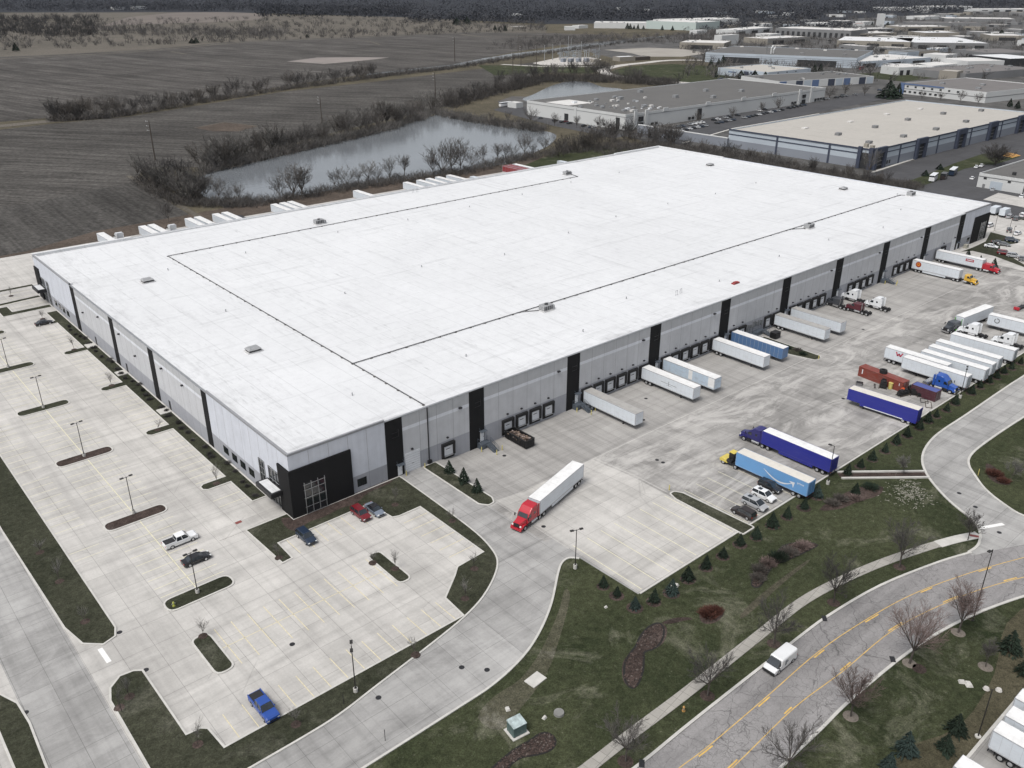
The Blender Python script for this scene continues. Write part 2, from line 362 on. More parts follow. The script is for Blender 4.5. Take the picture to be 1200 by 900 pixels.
# ------------------------------------------------------------------ camera, world, sun
cd=bpy.data.cameras.new('camera'); cam=bpy.data.objects.new('camera',cd); COL.objects.link(cam); scene.camera=cam
cd.sensor_width=36; cd.lens=36*CF/1200; cd.clip_start=1; cd.clip_end=30000
mw=Matrix(((_r2.x,_u2.x,-_fw.x,CAMPOS.x),(_r2.y,_u2.y,-_fw.y,CAMPOS.y),(_r2.z,_u2.z,-_fw.z,CAMPOS.z),(0,0,0,1))); cam.matrix_world=mw
w=bpy.data.worlds.new('World'); scene.world=w; w.use_nodes=True; nt=w.node_tree; nt.nodes.clear()
SUN_EL,SUN_AZ=R(60),R(186)      # azimuth of the sun seen from above, counter-clockwise from +X
sky=nt.nodes.new('ShaderNodeTexSky'); sky.sky_type='NISHITA'; sky.sun_disc=False; sky.sun_elevation=SUN_EL; sky.sun_rotation=R(90)-SUN_AZ
sky.air_density=1.; sky.dust_density=4.; sky.ozone_density=1.
hs=nt.nodes.new('ShaderNodeHueSaturation'); hs.inputs['Saturation'].default_value=.32
bg=nt.nodes.new('ShaderNodeBackground'); bg.inputs[1].default_value=.13; wo=nt.nodes.new('ShaderNodeOutputWorld')
nt.links.new(sky.outputs[0],hs.inputs['Color']); nt.links.new(hs.outputs[0],bg.inputs[0]); nt.links.new(bg.outputs[0],wo.inputs[0])
sl=bpy.data.lights.new('sun','SUN'); sl.energy=1.75; sl.angle=R(22); sl.color=(1,.97,.93); so=bpy.data.objects.new('sun',sl); COL.objects.link(so)
sd=Vector((math.cos(SUN_EL)*math.cos(SUN_AZ),math.cos(SUN_EL)*math.sin(SUN_AZ),math.sin(SUN_EL))); so.rotation_euler=sd.to_track_quat('Z','Y').to_euler(); so.location=(0,0,300)
scene.view_settings.view_transform='Standard'; scene.view_settings.look='None'; scene.view_settings.exposure=.17; scene.view_settings.gamma=1
scene.render.engine='CYCLES'; scene.cycles.use_denoising=True; scene.cycles.max_bounces=5; scene.cycles.diffuse_bounces=1; scene.cycles.glossy_bounces=2
scene.cycles.transparent_max_bounces=4; scene.cycles.caustics_reflective=False; scene.cycles.caustics_refractive=False
scene.render.resolution_x=1024; scene.render.resolution_y=768

# ------------------------------------------------------------------ ground and pavements
def sheet(name,pts,z,mat,kind='structure'):
    return struct(MB().sheet([(p[0],p[1]) for p in pts],z).build(name,mat),kind)
def rect(x0,x1,y0,y1): return [(x0,y0),(x1,y0),(x1,y1),(x0,y1)]
sheet('ground',rect(-9000,14000,-9000,14000),-1.4,M_WILD)
sheet('ground',rect(-9000,14000,224,14000),-.56,M_WILD); sheet('ground',rect(420,14000,-9000,224),-.56,M_WILD); sheet('ground',rect(-9000,-190,-9000,224),-.56,M_WILD)
sheet('ground',rect(262,420,60,224),-.56,M_WILD)
sheet('lawn',[(-260,-420),(520,-420),(520,-56.2),(31.9,-56.2),(31.9,-41),(-260,-41)],-.06,M_GRASS)
def grid(name,x0,x1,y0,y1,st,mat,dz=0.):
    nx=max(1,round((x1-x0)/st)); ny=max(1,round((y1-y0)/st)); m=MB()
    m.add([(x0+(x1-x0)*i/nx,y0+(y1-y0)*j/ny,gz(x0+(x1-x0)*i/nx,y0+(y1-y0)*j/ny)+dz) for j in range(ny+1) for i in range(nx+1)],
          [(j*(nx+1)+i,j*(nx+1)+i+1,(j+1)*(nx+1)+i+1,(j+1)*(nx+1)+i) for j in range(ny) for i in range(nx)])
    return struct(m.build(name,mat,smooth=True))
sheet('parking_lot',rect(-41.5,23.3,-46,212),0,M_CONC)
sheet('parking_lot',rect(-190,-50.6,-120,212),0,M_CONC)
sheet('entrance_road',rect(-50.6,-41.5,-150,212),0,M_DRIVE)
sheet('back_yard',rect(-190,252,212,218),-.006,M_CONC); sheet('back_yard',rect(23.3,252,164,212),-.002,M_YARD); sheet('back_yard',rect(-190,262,218,226),-.5,M_DIRT); sheet('back_yard',rect(252,300,164.6,226),-.36,M_GRASS)
DL=[(23.3,.0),(23.2,-9.4),(23.,-17.9),(22.6,-25.9),(21.7,-31.),(20.2,-34.6),(17,-37.6),(12.1,-40.5),(7,-42.3),(1,-43.6),(-5.3,-44.7),(-11.8,-45.8),(-18.2,-46.9),(-24.7,-47.2),(-41.5,-47.3)]
DR=[(-41.5,-56.3),(-20.7,-56.3),(-5.5,-56.2),(1.2,-56.),(7.9,-54.6),(13.5,-52.2),(19.3,-48.6),(25.3,-43.8),(28.,-42.),(30.,-41.8),(31.3,-43.1),(31.6,-56.3)]
DLs=smooth_line(DL,4); DRs=smooth_line(DR[:-1],4)+[Vector((31.6,-56.3,0))]
sheet('driveway',DLs+DRs+[Vector((32.,-56.3,0)),Vector((32,-36,0)),Vector((30,-34,0)),Vector((30,.0,0))],.004,M_DRIVE)
# truck yard: level part, dipped dock apron
grid('trailer_lot',32,58.5,-56.3,-19.7,2.2,M_CONC)
grid('truck_yard',58.5,263,-34,-19.7,2.2,M_YARD); sheet('truck_yard',rect(58.5,420,-56.3,-34),0,M_YARD); sheet('truck_yard',rect(263,336,-34,0),0,M_CONC); sheet('asphalt_lot',rect(338.5,520,-34,60),-.0,M_ASPH); sheet('grass_verge',rect(336,338.5,-34,14),-.0,M_ISLAND)
grid('dock_apron',30,263,-19.7,0,1.8,M_APRON)
grid('truck_yard',30,32,-36,-19.7,2,M_YARD,.006)
sheet('parking_lot',rect(295.2,336,0,14),0,M_CONC); sheet('asphalt_lot',rect(295.2,338.5,14,60),-.0,M_ASPH)
# pale joint lines between the concrete pours
m=MB()
for a,b in (((32,-19.7),(263,-19.7)),((59.2,-20),(59.2,-39.4)),((31.8,-20),(31.8,-40))):
    n=40; m.ribbon([(a[0]+(b[0]-a[0])*i/n,a[1]+(b[1]-a[1])*i/n) for i in range(n+1)],.2,0)
m.v=[(x,y,gz(x,y)+.012) for x,y,z in m.v]; struct(m.build('pavement_joint',M_CONC))

# raised grass islands with kerbs
def island(name,pts,h=.12,mat=None,kerb=True,r=0.,z=0.):
    P=round_poly(pts,r) if r else [Vector((p[0],p[1],0)) for p in pts]
    o=struct(MB().prism(P,z-.05,z+h,0).build(name,mat or M_ISLAND))
    if kerb: struct(MB().ribbon(P,.3,z-.04,h+.05,True,off=0.).build('kerb',M_KERB))
    return o
island('grass_island',[(-8.6,2.2),(-8.2,-11.),(-6.2,-10.8),(-6.0,-5.2),(12.9,-5.),(13.8,-11.6),(15.,-12.1),(19.8,-12.1),(19.8,-31.),(13.8,-31.4),(12,-33),(7.3,-36.6),(6.9,-41.9),(-32.5,-41.9),(-32.8,-37.5),(-33.5,-36.8),(-35.4,-36.6),(-35.5,-21.),(-36.5,-20.2),(-38.4,-20.),(-40.2,-21.5),(-41.,-24.),(-41.2,-47.1)]+[(p.x-.15,p.y+.1) for p in DLs[::-1]][4:-1]+[(23.1,-.35),(-.35,-.35),(-.35,2.2)])
side=[(-3.4,10.4)]
for y in (21.2,50.8,80.6,110.3): side+=[(-3.4,y-1.3),(-8.,y-1.3),(-8.8,y-.6),(-8.8,y+.6),(-8.,y+1.3),(-3.4,y+1.3)]
island('grass_strip',side+[(-3.4,136),(-8.8,136.3),(-8.8,138.2),(-3.4,138.4),(-3.4,147),(-.35,147),(-.35,10.4)])
for y in (168.,138.5,109.,79.3,49.3,19.4): island('grass_island',rect(-27.7,-16.6,y-1.55,y+1.55),r=1.4,mat=M_MULCH if y<60 else M_ISLAND)
island('grass_island',rect(-27.7,-16.6,-11.1,-7.7),r=1.5)
island('grass_island',rect(-27.8,-25.0,-29.,-19.4),r=1.4); island('grass_island',rect(3.8,6.2,-28.8,-18.8),r=1.1)
island('grass_island',[(-35.3,215),(-35.3,-9),(-36,-11),(-38,-11.7),(-40.3,-9.5),(-41.3,-4),(-42.,31),(-42,215)])
island('grass_island',[(-54.1,-130),(-54,-15.5),(-53.4,-13),(-52.2,-12.6),(-50.8,-16),(-50.5,-21),(-50.9,-31),(-51,-130)])
island('grass_island',[(28.8,-.4),(28.8,-18.6),(30,-20.2),(31.4,-20),(32.2,-18.5),(32.,-.4)],r=.4)
island('grass_island',[(58.5,-57.5),(58.5,-42),(59.2,-40),(60.4,-40),(61.3,-41.5),(61.9,-57.5)],r=.4)
island('grass_island',[(138.5,-3),(138.5,-13),(140.8,-21.6),(142.6,-22.6),(144.4,-21.),(145.,-3.)],z=-.88,r=.5)
island('grass_island',[(-14,151.5),(-14,160.5),(-10.8,160.5),(-10.8,154.3),(-.4,154.3),(-.4,151.5)],r=.3)
# entrance walks
m=MB(); m.bx(-13.5,-.3,2.2,9.9,-.03,.07); struct(m.build('sidewalk',M_CONC))
m=MB(); m.bx(-13.5,-.3,147.,151.4,-.03,.07); struct(m.build('sidewalk',M_CONC))
# parking bay markings
m=MB(); z=.008
def ln(x0,y0,x1,y1,w=.13,mi=0): m.ribbon([(x0,y0),(x1,y1)],w,z,0,mi=mi)
for i in range(14): ln(-30.3+2.75*i,-41.6,-30.3+2.75*i,-36.4)
for i in range(11): ln(-24.+2.72*i,-29.,-24.+2.72*i,-19.3)
ln(-24.8,-24.1,3.6,-24.1)
for i in range(7): ln(-4.4+2.75*i,-10.4,-4.4+2.75*i,-5.3)
for i in range(6): ln(14.4,-28.3+2.75*i,19.6,-28.3+2.75*i)
struct(m.build('parking_bay_lines',M_STRIPE_Y))
m=MB()
for i in range(70):
    y=-6.5+2.74*i
    if min(abs(y-c) for c in (168.,138.5,109.,79.3,49.3,19.4))<1.7: continue
    ln(-27.4,y,-16.7,y,.13)
    if y<132 and y>12: ln(-9.,y,-3.6,y,.13)
    if y>12: ln(-35.1,y,-30.,y,.12)
ln(-22,-7.5,-22,188,.16)
for y in (158,163,168,173,178): ln(-14,y,0,y,.12)
struct(m.build('parking_bay_lines',M_LOTSTRIPE))
m=MB()
for i in range(8): ln(33.+3.55*i,-55.8,33.+3.55*i,-39.8,.14)
for i in range(5): ln(62.4+3.6*i,-55.8,62.4+3.6*i,-41,.1)
struct(m.build('trailer_bay_lines',M_LOTSTRIPE))
m=MB(); m.ribbon(gp([(117,826-66+.0),(128,776)]),.7,.01); struct(m.build('stop_line',M_WHITEP))
m=MB(); q=G(279.5,612.5); m.box((q.x,q.y,.078),(1.2,.8,.012)); struct(m.build('tactile_paving',basic('tactile_red',(.20,.055,.05),.8)))
m=MB(); q=G(1143,628.5); m.box((q.x,q.y,.05),(1.9,.7,.02),0,R(-60)); struct(m.build('tactile_paving',basic('tactile_red',(.20,.055,.05),.8)))
# access road on the right and the public street
AL=[(1330,372),(1260,408),(1200,440),(1133,485),(1100,507),(1085,523),(1080,538),(1084,553),(1095,569),(1113,588),(1135,606),(1144,615),(1148,627),(1145,639),(1134,647)]
AR=[(1290,600),(1230,607),(1200,604),(1176,590),(1155,573),(1143,557),(1136,545),(1138,534),(1155,519),(1200,489),(1270,448),(1350,402)]
al=smooth_line(gp(AL),4); ar=smooth_line(gp(AR),4)
SN=[(600,1010),(655,965),(700,934),(755,894),(800,857),(850,817),(897,780),(935,750),(973,722),(1033,687),(1100,660),(1140,648),(1170,641),(1210,634),(1300,622)]
SS=[(1300,683),(1240,689),(1200,697),(1133,722),(1067,760),(997,817),(960,853),(913,898),(850,965),(800,1020)]
sn=smooth_line(gp(SN),4); ss=smooth_line(gp(SS),4)
sheet('street',[p for p in sn]+[p for p in ss],-.02,M_STREET)
sheet('access_road',[p for p in al]+gp([(1140,651),(1171,643.5),(1210,636.5),(1300,624)])+[p for p in ar],.0,M_DRIVE)
struct(MB().ribbon(al,.45,-.05,.15,off=.1).build('kerb',M_KERB)); struct(MB().ribbon(ar,.45,-.05,.15,off=.1).build('kerb',M_KERB))
k=len(sn)*2//3
struct(MB().ribbon(smooth_line(gp(SN[:12]),4),.42,-.055,.13,off=.25).build('kerb',M_KERB)); struct(MB().ribbon(ss,.42,-.055,.13,off=.25).build('kerb',M_KERB))
struct(MB().ribbon(DRs[:-1],.35,-.05,.14,off=-.15).build('kerb',M_KERB)); struct(MB().ribbon([(32,-56.4),(58.5,-56.4)],.3,-.05,.14).build('kerb',M_KERB)); struct(MB().ribbon([(61.9,-56.4),(420,-56.4)],.3,-.05,.12).build('kerb',M_KERB))
m=MB()
Y1=smooth_line(gp([(745,938),(797,899),(833,872),(900,815),(960,763),(1020,723),(1077,693),(1150,667),(1220,648)]),5)
Y2=smooth_line(gp([(810,940),(862,896),(930,830),(987,787),(1047,738),(1107,707),(1167,685),(1250,664)]),5)
m.ribbon(Y1,.11,-.01); m.ribbon(Y2,.11,-.01)
def dashes(L,off,n0):
    acc=0.; on=[]; tot=0
    for i in range(len(L)-1):
        a,b=L[i],L[i+1]; n=max(1,int((b-a).length/.8))
        for j in range(n):
            tot+=(b-a).length/n; p=a.lerp(b,j/n)
            if (tot+n0)%13.5<3.6: on.append(p)
            else:
                if len(on)>1: m.ribbon(on,.2,-.008,off=off)
                on=[]
dashes(Y1,-.3,2.); dashes(Y2,.3,6.)
struct(m.build('road_centre_lines',M_ROADY))
m=MB(); m.ribbon(gp([(1147.5,619),(1176,614)]),.75,.01); struct(m.build('stop_line',M_WHITEP))
SW=smooth_line(gp([(640,936),(690,899),(740,860),(800,815),(885,748),(940,705),(990,678),(1037,658),(1087,641),(1100,637.5)]),5)
struct(MB().ribbon(SW,1.7,-.05,.09).build('sidewalk',M_WALK)); struct(MB().ribbon(smooth_line(gp([(1099,637.8),(1122,631.5),(1147,626.5)]),4),1.9,-.05,.1).build('sidewalk',M_KERB))
# corner lot with trailers, bottom right
cl=gp([(1118,908),(1132,890),(1203,806),(1320,690),(1500,780),(1300,1100)])
sheet('trailer_lot',cl,.0,M_APRON); struct(MB().ribbon(cl[:4],.4,-.05,.15).build('kerb',M_KERB))
# mulch beds, worn soil and straw
def al_x(y):
    return min((p.x for p in al if abs(p.y-y)<3.),default=1e9)-1.
def bed(pts,label=None,mat=None,z=-.045,h=.0,name='mulch_bed',k=3): 
    P=smooth_line(gp(pts),k,True)
    return struct(MB().sheet([(p.x,p.y) for p in P],z).build(name,mat or M_MULCH),'stuff')
bed([(758,737),(766,732),(776,730),(782,738),(778,752),(768,760),(756,764),(755,772),(754,785),(748,800),(740,806),(732,800),(729,790),(730,776),(738,764),(745,756),(750,746)])
bed([(776,729),(790,724),(804,723),(812,725),(800,727.5),(784,731)]); bed([(573,905),(600,880),(620,868),(634,859),(645,860),(651,868),(646,878),(630,884),(612,887),(598,896),(590,908)])
BEDS=[[(758,737),(766,732),(776,730),(782,738),(778,752),(768,760),(756,764),(755,772),(754,785),(748,800),(740,806),(732,800),(729,790),(730,776),(738,764),(745,756),(750,746)],[(573,905),(600,880),(620,868),(634,859),(645,860),(651,868),(646,878),(630,884),(612,887),(598,896),(590,908)],[(881,684),(886,668),(905,656),(917,640),(940,635),(958,638),(945,646),(925,655),(905,664),(893,684),(886,688)]]
r_=random.Random(31); m=MB(); me_=MB()
def shrink(B_,k=.8):
    cx=sum(q[0] for q in B_)/len(B_); cy=sum(q[1] for q in B_)/len(B_); return [(cx+(x-cx)*k,cy+(y-cy)*k) for x,y in B_]
BEDS=[B_ if i!=0 else [(x+(750-x)*.12,y) for x,y in B_] for i,B_ in enumerate(BEDS)]
for B_ in BEDS:
    P=smooth_line(gp(B_),3,True); me_.ribbon(P,.32,-.043,0,True); xs=[q.x for q in P]; ys=[q.y for q in P]
    for i in range(700):
        x,y=r_.uniform(min(xs),max(xs)),r_.uniform(min(ys),max(ys)); ins=False; j=len(P)-1
        for k_ in range(len(P)):
            if (P[k_].y>y)!=(P[j].y>y) and x<(P[j].x-P[k_].x)*(y-P[k_].y)/(P[j].y-P[k_].y)+P[k_].x: ins=not ins
            j=k_
        if ins: w_=r_.uniform(.06,.28); m.box((x,y,-.02),(w_,w_*r_.uniform(.5,1),w_*r_.uniform(.3,.9)),r_.choice((0,0,0,1,1,2)),r_.uniform(0,3))
struct(m.build('bark_clods',[basic('clod_dark',(.032,.022,.019),.95,0,.3),basic('clod_brown',(.07,.047,.04),.95,0,.3),basic('clod_pale',(.11,.09,.08),.95,0,.3)]),'stuff'); struct(me_.build('bed_edge',basic('wet_soil',(.012,.011,.010),.9)),'stuff')
bed([(820,716),(828,710),(842,710),(848,718),(842,727),(830,731),(821,727)]); bed([(881,684),(886,668),(905,656),(917,640),(940,635),(958,638),(945,646),(925,655),(905,664),(893,684),(886,688)])
bed([(960,597),(985,580),(1010,570),(1034,570),(1030,580),(1005,588),(985,596)]); bed([(1155,546),(1158,543),(1168,549),(1183,564),(1182,568),(1168,566),(1158,558)])
bed([(330,608),(337,620),(350,622),(361,613),(380,606),(400,596),(416,591),(432,578),(458,566),(457,560),(430,570),(413,580),(380,593),(348,606)],z=.126)
bed([(1060,878),(1125,850),(1165,790),(1180,730),(1230,700),(1230,780),(1190,830),(1140,880),(1100,930),(1030,930)],mat=grassmat('thin_grass',(.045,.043,.026),(.075,.068,.045),(.13,.11,.08),1.2,.5),z=-.05,name='worn_lawn')
r_=random.Random(21); m=MB()
for i in range(420):
    q=G(r_.gauss(1068,14),r_.gauss(576,10)); a_=R(-35)+r_.gauss(0,.5); L_=r_.uniform(.15,.8)*r_.random(); W_=r_.uniform(.05,.2)
    if q.x>al_x(q.y): continue
    m.box((q.x,q.y,-.045+i*.00005),(L_,W_,.03),0,a_)
struct(m.build('straw_litter',basic('straw',(.25,.24,.205),.95,0,.3,1.)),'stuff')
bed([(868,720),(885,702),(915,678),(945,657),(947,659),(919,682),(889,709),(871,724)],mat=grassmat('worn_grass',(.045,.043,.03),(.07,.065,.047),(.13,.115,.09),1.5,.6),z=-.05,name='worn_path')
bed([(560,840),(580,815),(610,795),(635,760),(655,715),(662,690),(668,700),(655,750),(640,790),(610,830),(585,855)],mat=grassmat('frost_grass',(.05,.05,.032),(.085,.082,.058),(.24,.23,.2),2.2,.6),z=-.052,name='worn_lawn')
for P in ([(-40,349),(0,341.5),(38,334)],[(-40,365),(0,357.5),(46,347)]): struct(MB().ribbon(gp(P),1.3,-.02,.14).build('grass_strip',M_ISLAND))
for P in ([(-60,152),(0,147),(60,141),(110,137)],): struct(MB().ribbon(smooth_line(gp(P),4),14,-.43).build('dirt_track',M_TAN))
# manhole and drain covers
def cover(px,py,r=.42,z=.016):
    p=GY(px,py); return struct(MB().cyl((p.x,p.y,p.z+z-.01),(p.x,p.y,p.z+z),r,r,14).build('manhole_cover',M_DKMET))
for a in ((342.5,755),(541,782),(570.7,785),(140,741),(171,785),(30,835),(443.5,817.5),(637,617),(770,539),(777,542),(897,516),(884,513),(591,534),(754,492),(1011.5,386),(757,467),(1124,578),(1143,594),(1171,624),(988,467)): cover(*a)
for a in ((966,725),(1046,773),(752,895)):
    p=G(*a); struct(MB().box((p.x,p.y,.07),(1.2,.7,.06),0,R(40)).build('storm_drain_inlet',M_DKMET))

# ------------------------------------------------------------------ fields, water and the ground of the far side
sheet('plowed_field',gp([(-420,380),(-250,345),(0,308),(40,301),(112,277),(232,256),(158,211),(168,195),(240,195),(400,152),(510,127),(620,90),(645,80),(655,69),(530,84),(440,95),(330,107),(250,120),(150,136),(60,144),(0,151),(-350,196)]),-.5,M_FIELD)
sheet('plowed_field',gp([(-400,180),(0,142),(60,137),(150,131),(250,114),(340,99),(430,86),(530,75),(600,61),(700,46),(722,41),(640,38),(540,37.5),(480,40),(400,43.5),(330,46),(280,48),(170,58),(60,64),(-20,67),(-400,80)]),-.45,M_FIELD2)
sheet('dry_grassland',gp([(-400,80),(-20,67),(60,64),(170,58),(280,48),(330,46),(400,43.5),(480,40),(540,37.5),(640,38),(640,30),(560,26),(480,17),(400,18),(330,18),(250,10),(130,9),(30,14),(-400,34)]),-.5,M_TAN)
sheet('farm_field',gp([(120,30),(150,20),(200,15),(240,12.5),(290,15),(318,17),(300,23),(240,26),(200,27)]),-.42,basic('stubble',(.135,.115,.10),.95,0,.15,.01))
sheet('stubble_patch',gp([(336,71.5),(372,67),(420,66.5),(456,67),(440,69),(410,72),(380,74.5)]),-.4,basic('pinkish_stubble',(.22,.195,.18),.95,0,.2,.02))
sheet('dry_patch',gp([(228,149),(262,142.5),(302,147),(280,153),(250,153)]),-.42,M_DIRT)
for P in ([(262,142),(302,147)],[(228,149),(263,142.3)]): struct(MB().ribbon(gp(P),1.2,-.4).build('dirt_track',M_TAN))
for P,wd in (([(-120,74),(60,65.5),(170,59.5),(280,49.5),(330,47),(400,44.5),(480,41),(540,38.5),(640,38.5),(700,41)],9),([(135,28),(190,33),(225,38),(250,43),(280,49)],9),([(0,37),(40,36.5)],8),([(540,40),(575,43),(640,42)],10),([(400,46),(430,48),(445,52)],5),([(200,60),(218,63)],6)):
    struct(MB().ribbon(smooth_line(gp(P),4),wd,-.38).build('dirt_track',M_TAN))
sheet('plowed_field',gp([(-420,386),(-250,347),(0,309),(40,302),(112,278),(231,257),(157,212),(60,232),(-300,300)]),-.485,M_FIELD3)
sheet('dirt_strip',gp([(-60,322),(0,311),(38,301),(112,281),(232,263),(330,240),(480,218),(600,200),(680,182),(655,178),(600,190),(500,205),(430,215),(330,231),(250,245),(200,254),(110,270),(30,293),(-60,310)]),-.45,M_DIRT)
struct(MB().ribbon(smooth_line(gp([(150,205),(175,218),(205,236),(235,254)]),4),2.6,-.44).build('dirt_track',M_TAN))
sheet('grass_verge',gp([(600,199),(650,178),(700,170),(740,172),(770,176),(700,192),(640,203)]),-.4,M_GRASS)
def water(pts,name='pond_water'): return struct(MB().sheet([(p.x,p.y) for p in smooth_line(gp(pts),3,True)],-.5).build(name,M_WATER))
water([(228,209),(255,198),(279,193.5),(310,186),(348,177),(400,164),(430,157),(456,150.5),(490,139),(510,134),(520,129.5),(527,131),(534,135.5),(560,141.5),(585,146),(607,148),(640,153),(652,158),(645,168),(630,176),(597,190),(540,204),(497,211),(434,221),(380,228),(313,240),(270,243),(240,230),(226,218)])
water([(612,116),(626,109.5),(646,100),(668,94.5),(690,95.5),(705,101),(725,103),(735,107),(715,113),(680,118),(640,121)])
water([(430,90),(433,87.5),(478,83.5),(517,79.3),(538,76.5),(567,72.3),(600,66.3),(650,59.3),(680,55.4),(727,49.5),(755,46),(780,42.5),(779,41.5),(755,43.5),(727,47),(683,51.7),(650,56.5),(600,62.3),(575,66.5),(537,71),(517,75),(480,80),(435,84.5)],'canal_water')
sheet('industrial_ground',gp([(660,52),(700,48),(820,38),(850,18),(1300,3),(1600,130),(1600,330),(1165,236),(1000,215),(900,204),(800,180),(740,160),(650,143),(590,128),(583,118),(600,112),(720,116),(800,97),(850,80),(800,62),(720,68)]),-.55,M_INDU)
sheet('substation_pad',gp([(624,73.5),(655,67),(690,66.5),(705,69),(694,75.5),(660,76.5),(636,76)]),-.4,M_GRAVEL)
sheet('bare_lot',gp([(708,58),(760,55.5),(800,57),(830,62),(800,66),(755,66),(740,62)]),-.42,basic('pale_soil',(.30,.28,.25),.95,0,.15,.02))
sheet('meadow',gp([(716,83),(733,78),(760,75.5),(790,74.5),(850,78),(846,87),(870,92),(800,97),(774,94),(745,90),(725,87.5)]),-.42,M_GRASS)
sheet('meadow',gp([(560,76),(640,76),(712,77),(704,82),(690,86),(640,84),(580,88)]),-.42,M_GRASS)
sheet('meadow',gp([(1005,86),(1045,83),(1100,90),(1060,95),(1020,91)]),-.42,M_GRASS); sheet('meadow',gp([(800,80),(843,76),(845,88),(800,92)]),-.43,M_GRASS)
struct(MB().ribbon(smooth_line(gp([(850,71),(800,70),(774,71),(757,73),(733,75.5),(716,78.5),(707,82),(712,86),(724,88.8),(745,91.6),(774,94.4),(810,97)]),5),13,-.36).build('gravel_road',M_GRAVEL))
struct(MB().ribbon(smooth_line(gp([(588,75),(640,77.5),(700,77.5),(716,78.5)]),4),8,-.37).build('gravel_road',M_GRAVEL))
# streets and lots of the industrial park
sheet('asphalt_lot',gp([(738,156),(790,147),(860,132),(960,119),(1010,108),(1050,113),(850,152),(800,170)]),-.45,M_ASPH)
sheet('asphalt_lot',gp([(1000,206),(1030,200),(1200,147),(1320,120),(1420,300),(1200,270),(1160,244),(1090,222)]),-.45,M_ASPH)
sheet('asphalt_lot',gp([(578,128),(600,120),(690,148),(735,158),(720,161),(650,147)]),-.46,M_ASPH)
struct(MB().ribbon(gp([(1022,201),(1090,179),(1200,145)]),1.6,-.4).build('pavement_edge',M_KERB)); struct(MB().ribbon(gp([(800,167),(860,149.5),(960,132.5)]),1.5,-.38).build('pavement_edge',M_KERB))
sheet('grass_verge',gp([(1060,213),(1085,204),(1120,190),(1150,180),(1172,176),(1200,184),(1180,192),(1155,192),(1130,197),(1095,212),(1075,219)]),-.38,M_GRASS)
sheet('concrete_apron',gp([(1152,234),(1170,226),(1240,240),(1240,252),(1190,241)]),.02,M_CONC)
sheet('grass_verge',gp([(1126,295),(1140,290),(1155,283),(1161,272),(1196,281),(1192,285),(1172,288),(1172,293),(1200,310),(1240,322),(1240,328),(1200,313),(1165,300),(1140,294)]),.02,M_ISLAND)

# ------------------------------------------------------------------ the warehouse
WL,WW,WH,WR=295.2,164.56,12.96,13.5
wh=thing('warehouse','vast white-roofed distribution warehouse with grey panel walls, charcoal piers and a row of truck docks','warehouse')
PIERS=[(20.6,24.6),(41.4,45.4),(70,74),(98.6,102.6),(127.3,131.3),(156.2,160.2),(184.9,188.9),(213.7,217.7),(242.4,246.4),(269.6,273.7)]
LP=[(35.3,37.9),(65,68.2),(92.3,95.4),(124,127.4)]
T=.3
def facade(name,axis,u0,u1,piers,c0,c1,bt):
    # axis 'x': front wall at y=0 facing -y; axis 'y': left wall at x=0 facing -x
    m=MB()
    def b(a,c,z0,z1,mi,d=0.,t=T):
        if axis=='x': m.bx(a,c,-d,t,z0,z1,mi)
        else: m.bx(-d,t,a,c,z0,z1,mi)
    edges=[u0]+[q for p in piers for q in p]+[u1]
    for i in range(0,len(edges),2):
        a,c=edges[i],edges[i+1]; corner=(i==0 and c0) or (i==len(edges)-2 and c1)
        if c-a<.1: continue
        if corner: b(a,c,-1.5,3.7,2); b(a,c,3.7,WR-.02,4)
        else: b(a,c,-1.5,3.75,2); b(a,c,3.75,bt,0); b(a,c,bt,bt+.75,3); b(a,c,bt+.75,WH-.01,1)
        n=max(1,round((c-a)/4.1))
        for k in range(1,n):
            u=a+(c-a)*k/n
            if axis=='x': m.bx(u-.03,u+.03,-.004,.0,-1.4,WR-.6 if corner else WH-.2,5)
            else: m.bx(-.004,0,u-.03,u+.03,-1.4,WR-.6 if corner else WH-.2,5)
    return m.build(name,[M_WALL,M_WALL2,M_WALLB,M_BAND,M_WALLW,M_JOINT],wh)
facade('front_wall','x',0,WL,PIERS,True,True,9.65)
facade('side_wall','y',T,WW-T,LP,True,True,10.3)
MB().bx(0,WL,WW-T,WW,-.5,WR,0).build('rear_wall',[M_WALL],wh); MB().bx(WL-T,WL,T,WW-T,-.5,WR,0).build('side_wall',[M_WALLW],wh)
for a,c in PIERS:
    p=MB().bx(a,c,-.06,T,-1.5,WH-.012,0).build('pier',[M_BLACK],wh)
    l=MB()
    for z in (8.9,9.9): l.bx(a+1.5,a+3.1,-.12,-.062,z,z+.1)
    l.bx(a+3.0,a+3.1,-.12,-.062,8.9,10.5); l.build('ladder_frame',M_DKMET,p)
for a,c in LP: MB().bx(-.06,T,a,c,-.5,WH-.012).build('pier',[M_BLACK],wh)
# roof, edge trim and parapets
rf=MB(); rf.bx(T,WL-T,T,WW-T,12.3,12.9).build('roof',M_ROOF,wh)
m=MB()
MB().bx(20.6,273.7,-.07,T+.15,WH-.008,WH+.05).build('roof_edge_trim',M_STEEL,wh)
MB().bx(-.07,T+.15,35.3,127.4,WH-.008,WH+.05).build('roof_edge_trim',M_STEEL,wh)
m=MB()
for (a,c) in ((0,20.6),(273.7,WL)): MB().bx(a-(.05 if a==0 else 0),c,-.08,.35,WR-.45,WR).build('coping',M_COPING,wh)
for (a,c) in ((.35,35.3),(127.4,WW-.35)): MB().bx(-.08,.35,a,c,WR-.45,WR).build('coping',M_COPING,wh)
m=MB()
pb=lambda *q: MB().bx(*q).build('parapet',M_ROOF,wh)
for (a,c) in ((0.35,20.6),(273.7,WL-.95)): pb(a,c,.36,.9,12.86,WR-.12)
for (a,c) in ((.9,35.3),(127.4,WW-.95)): pb(.36,.9,a,c,12.86,WR-.12)
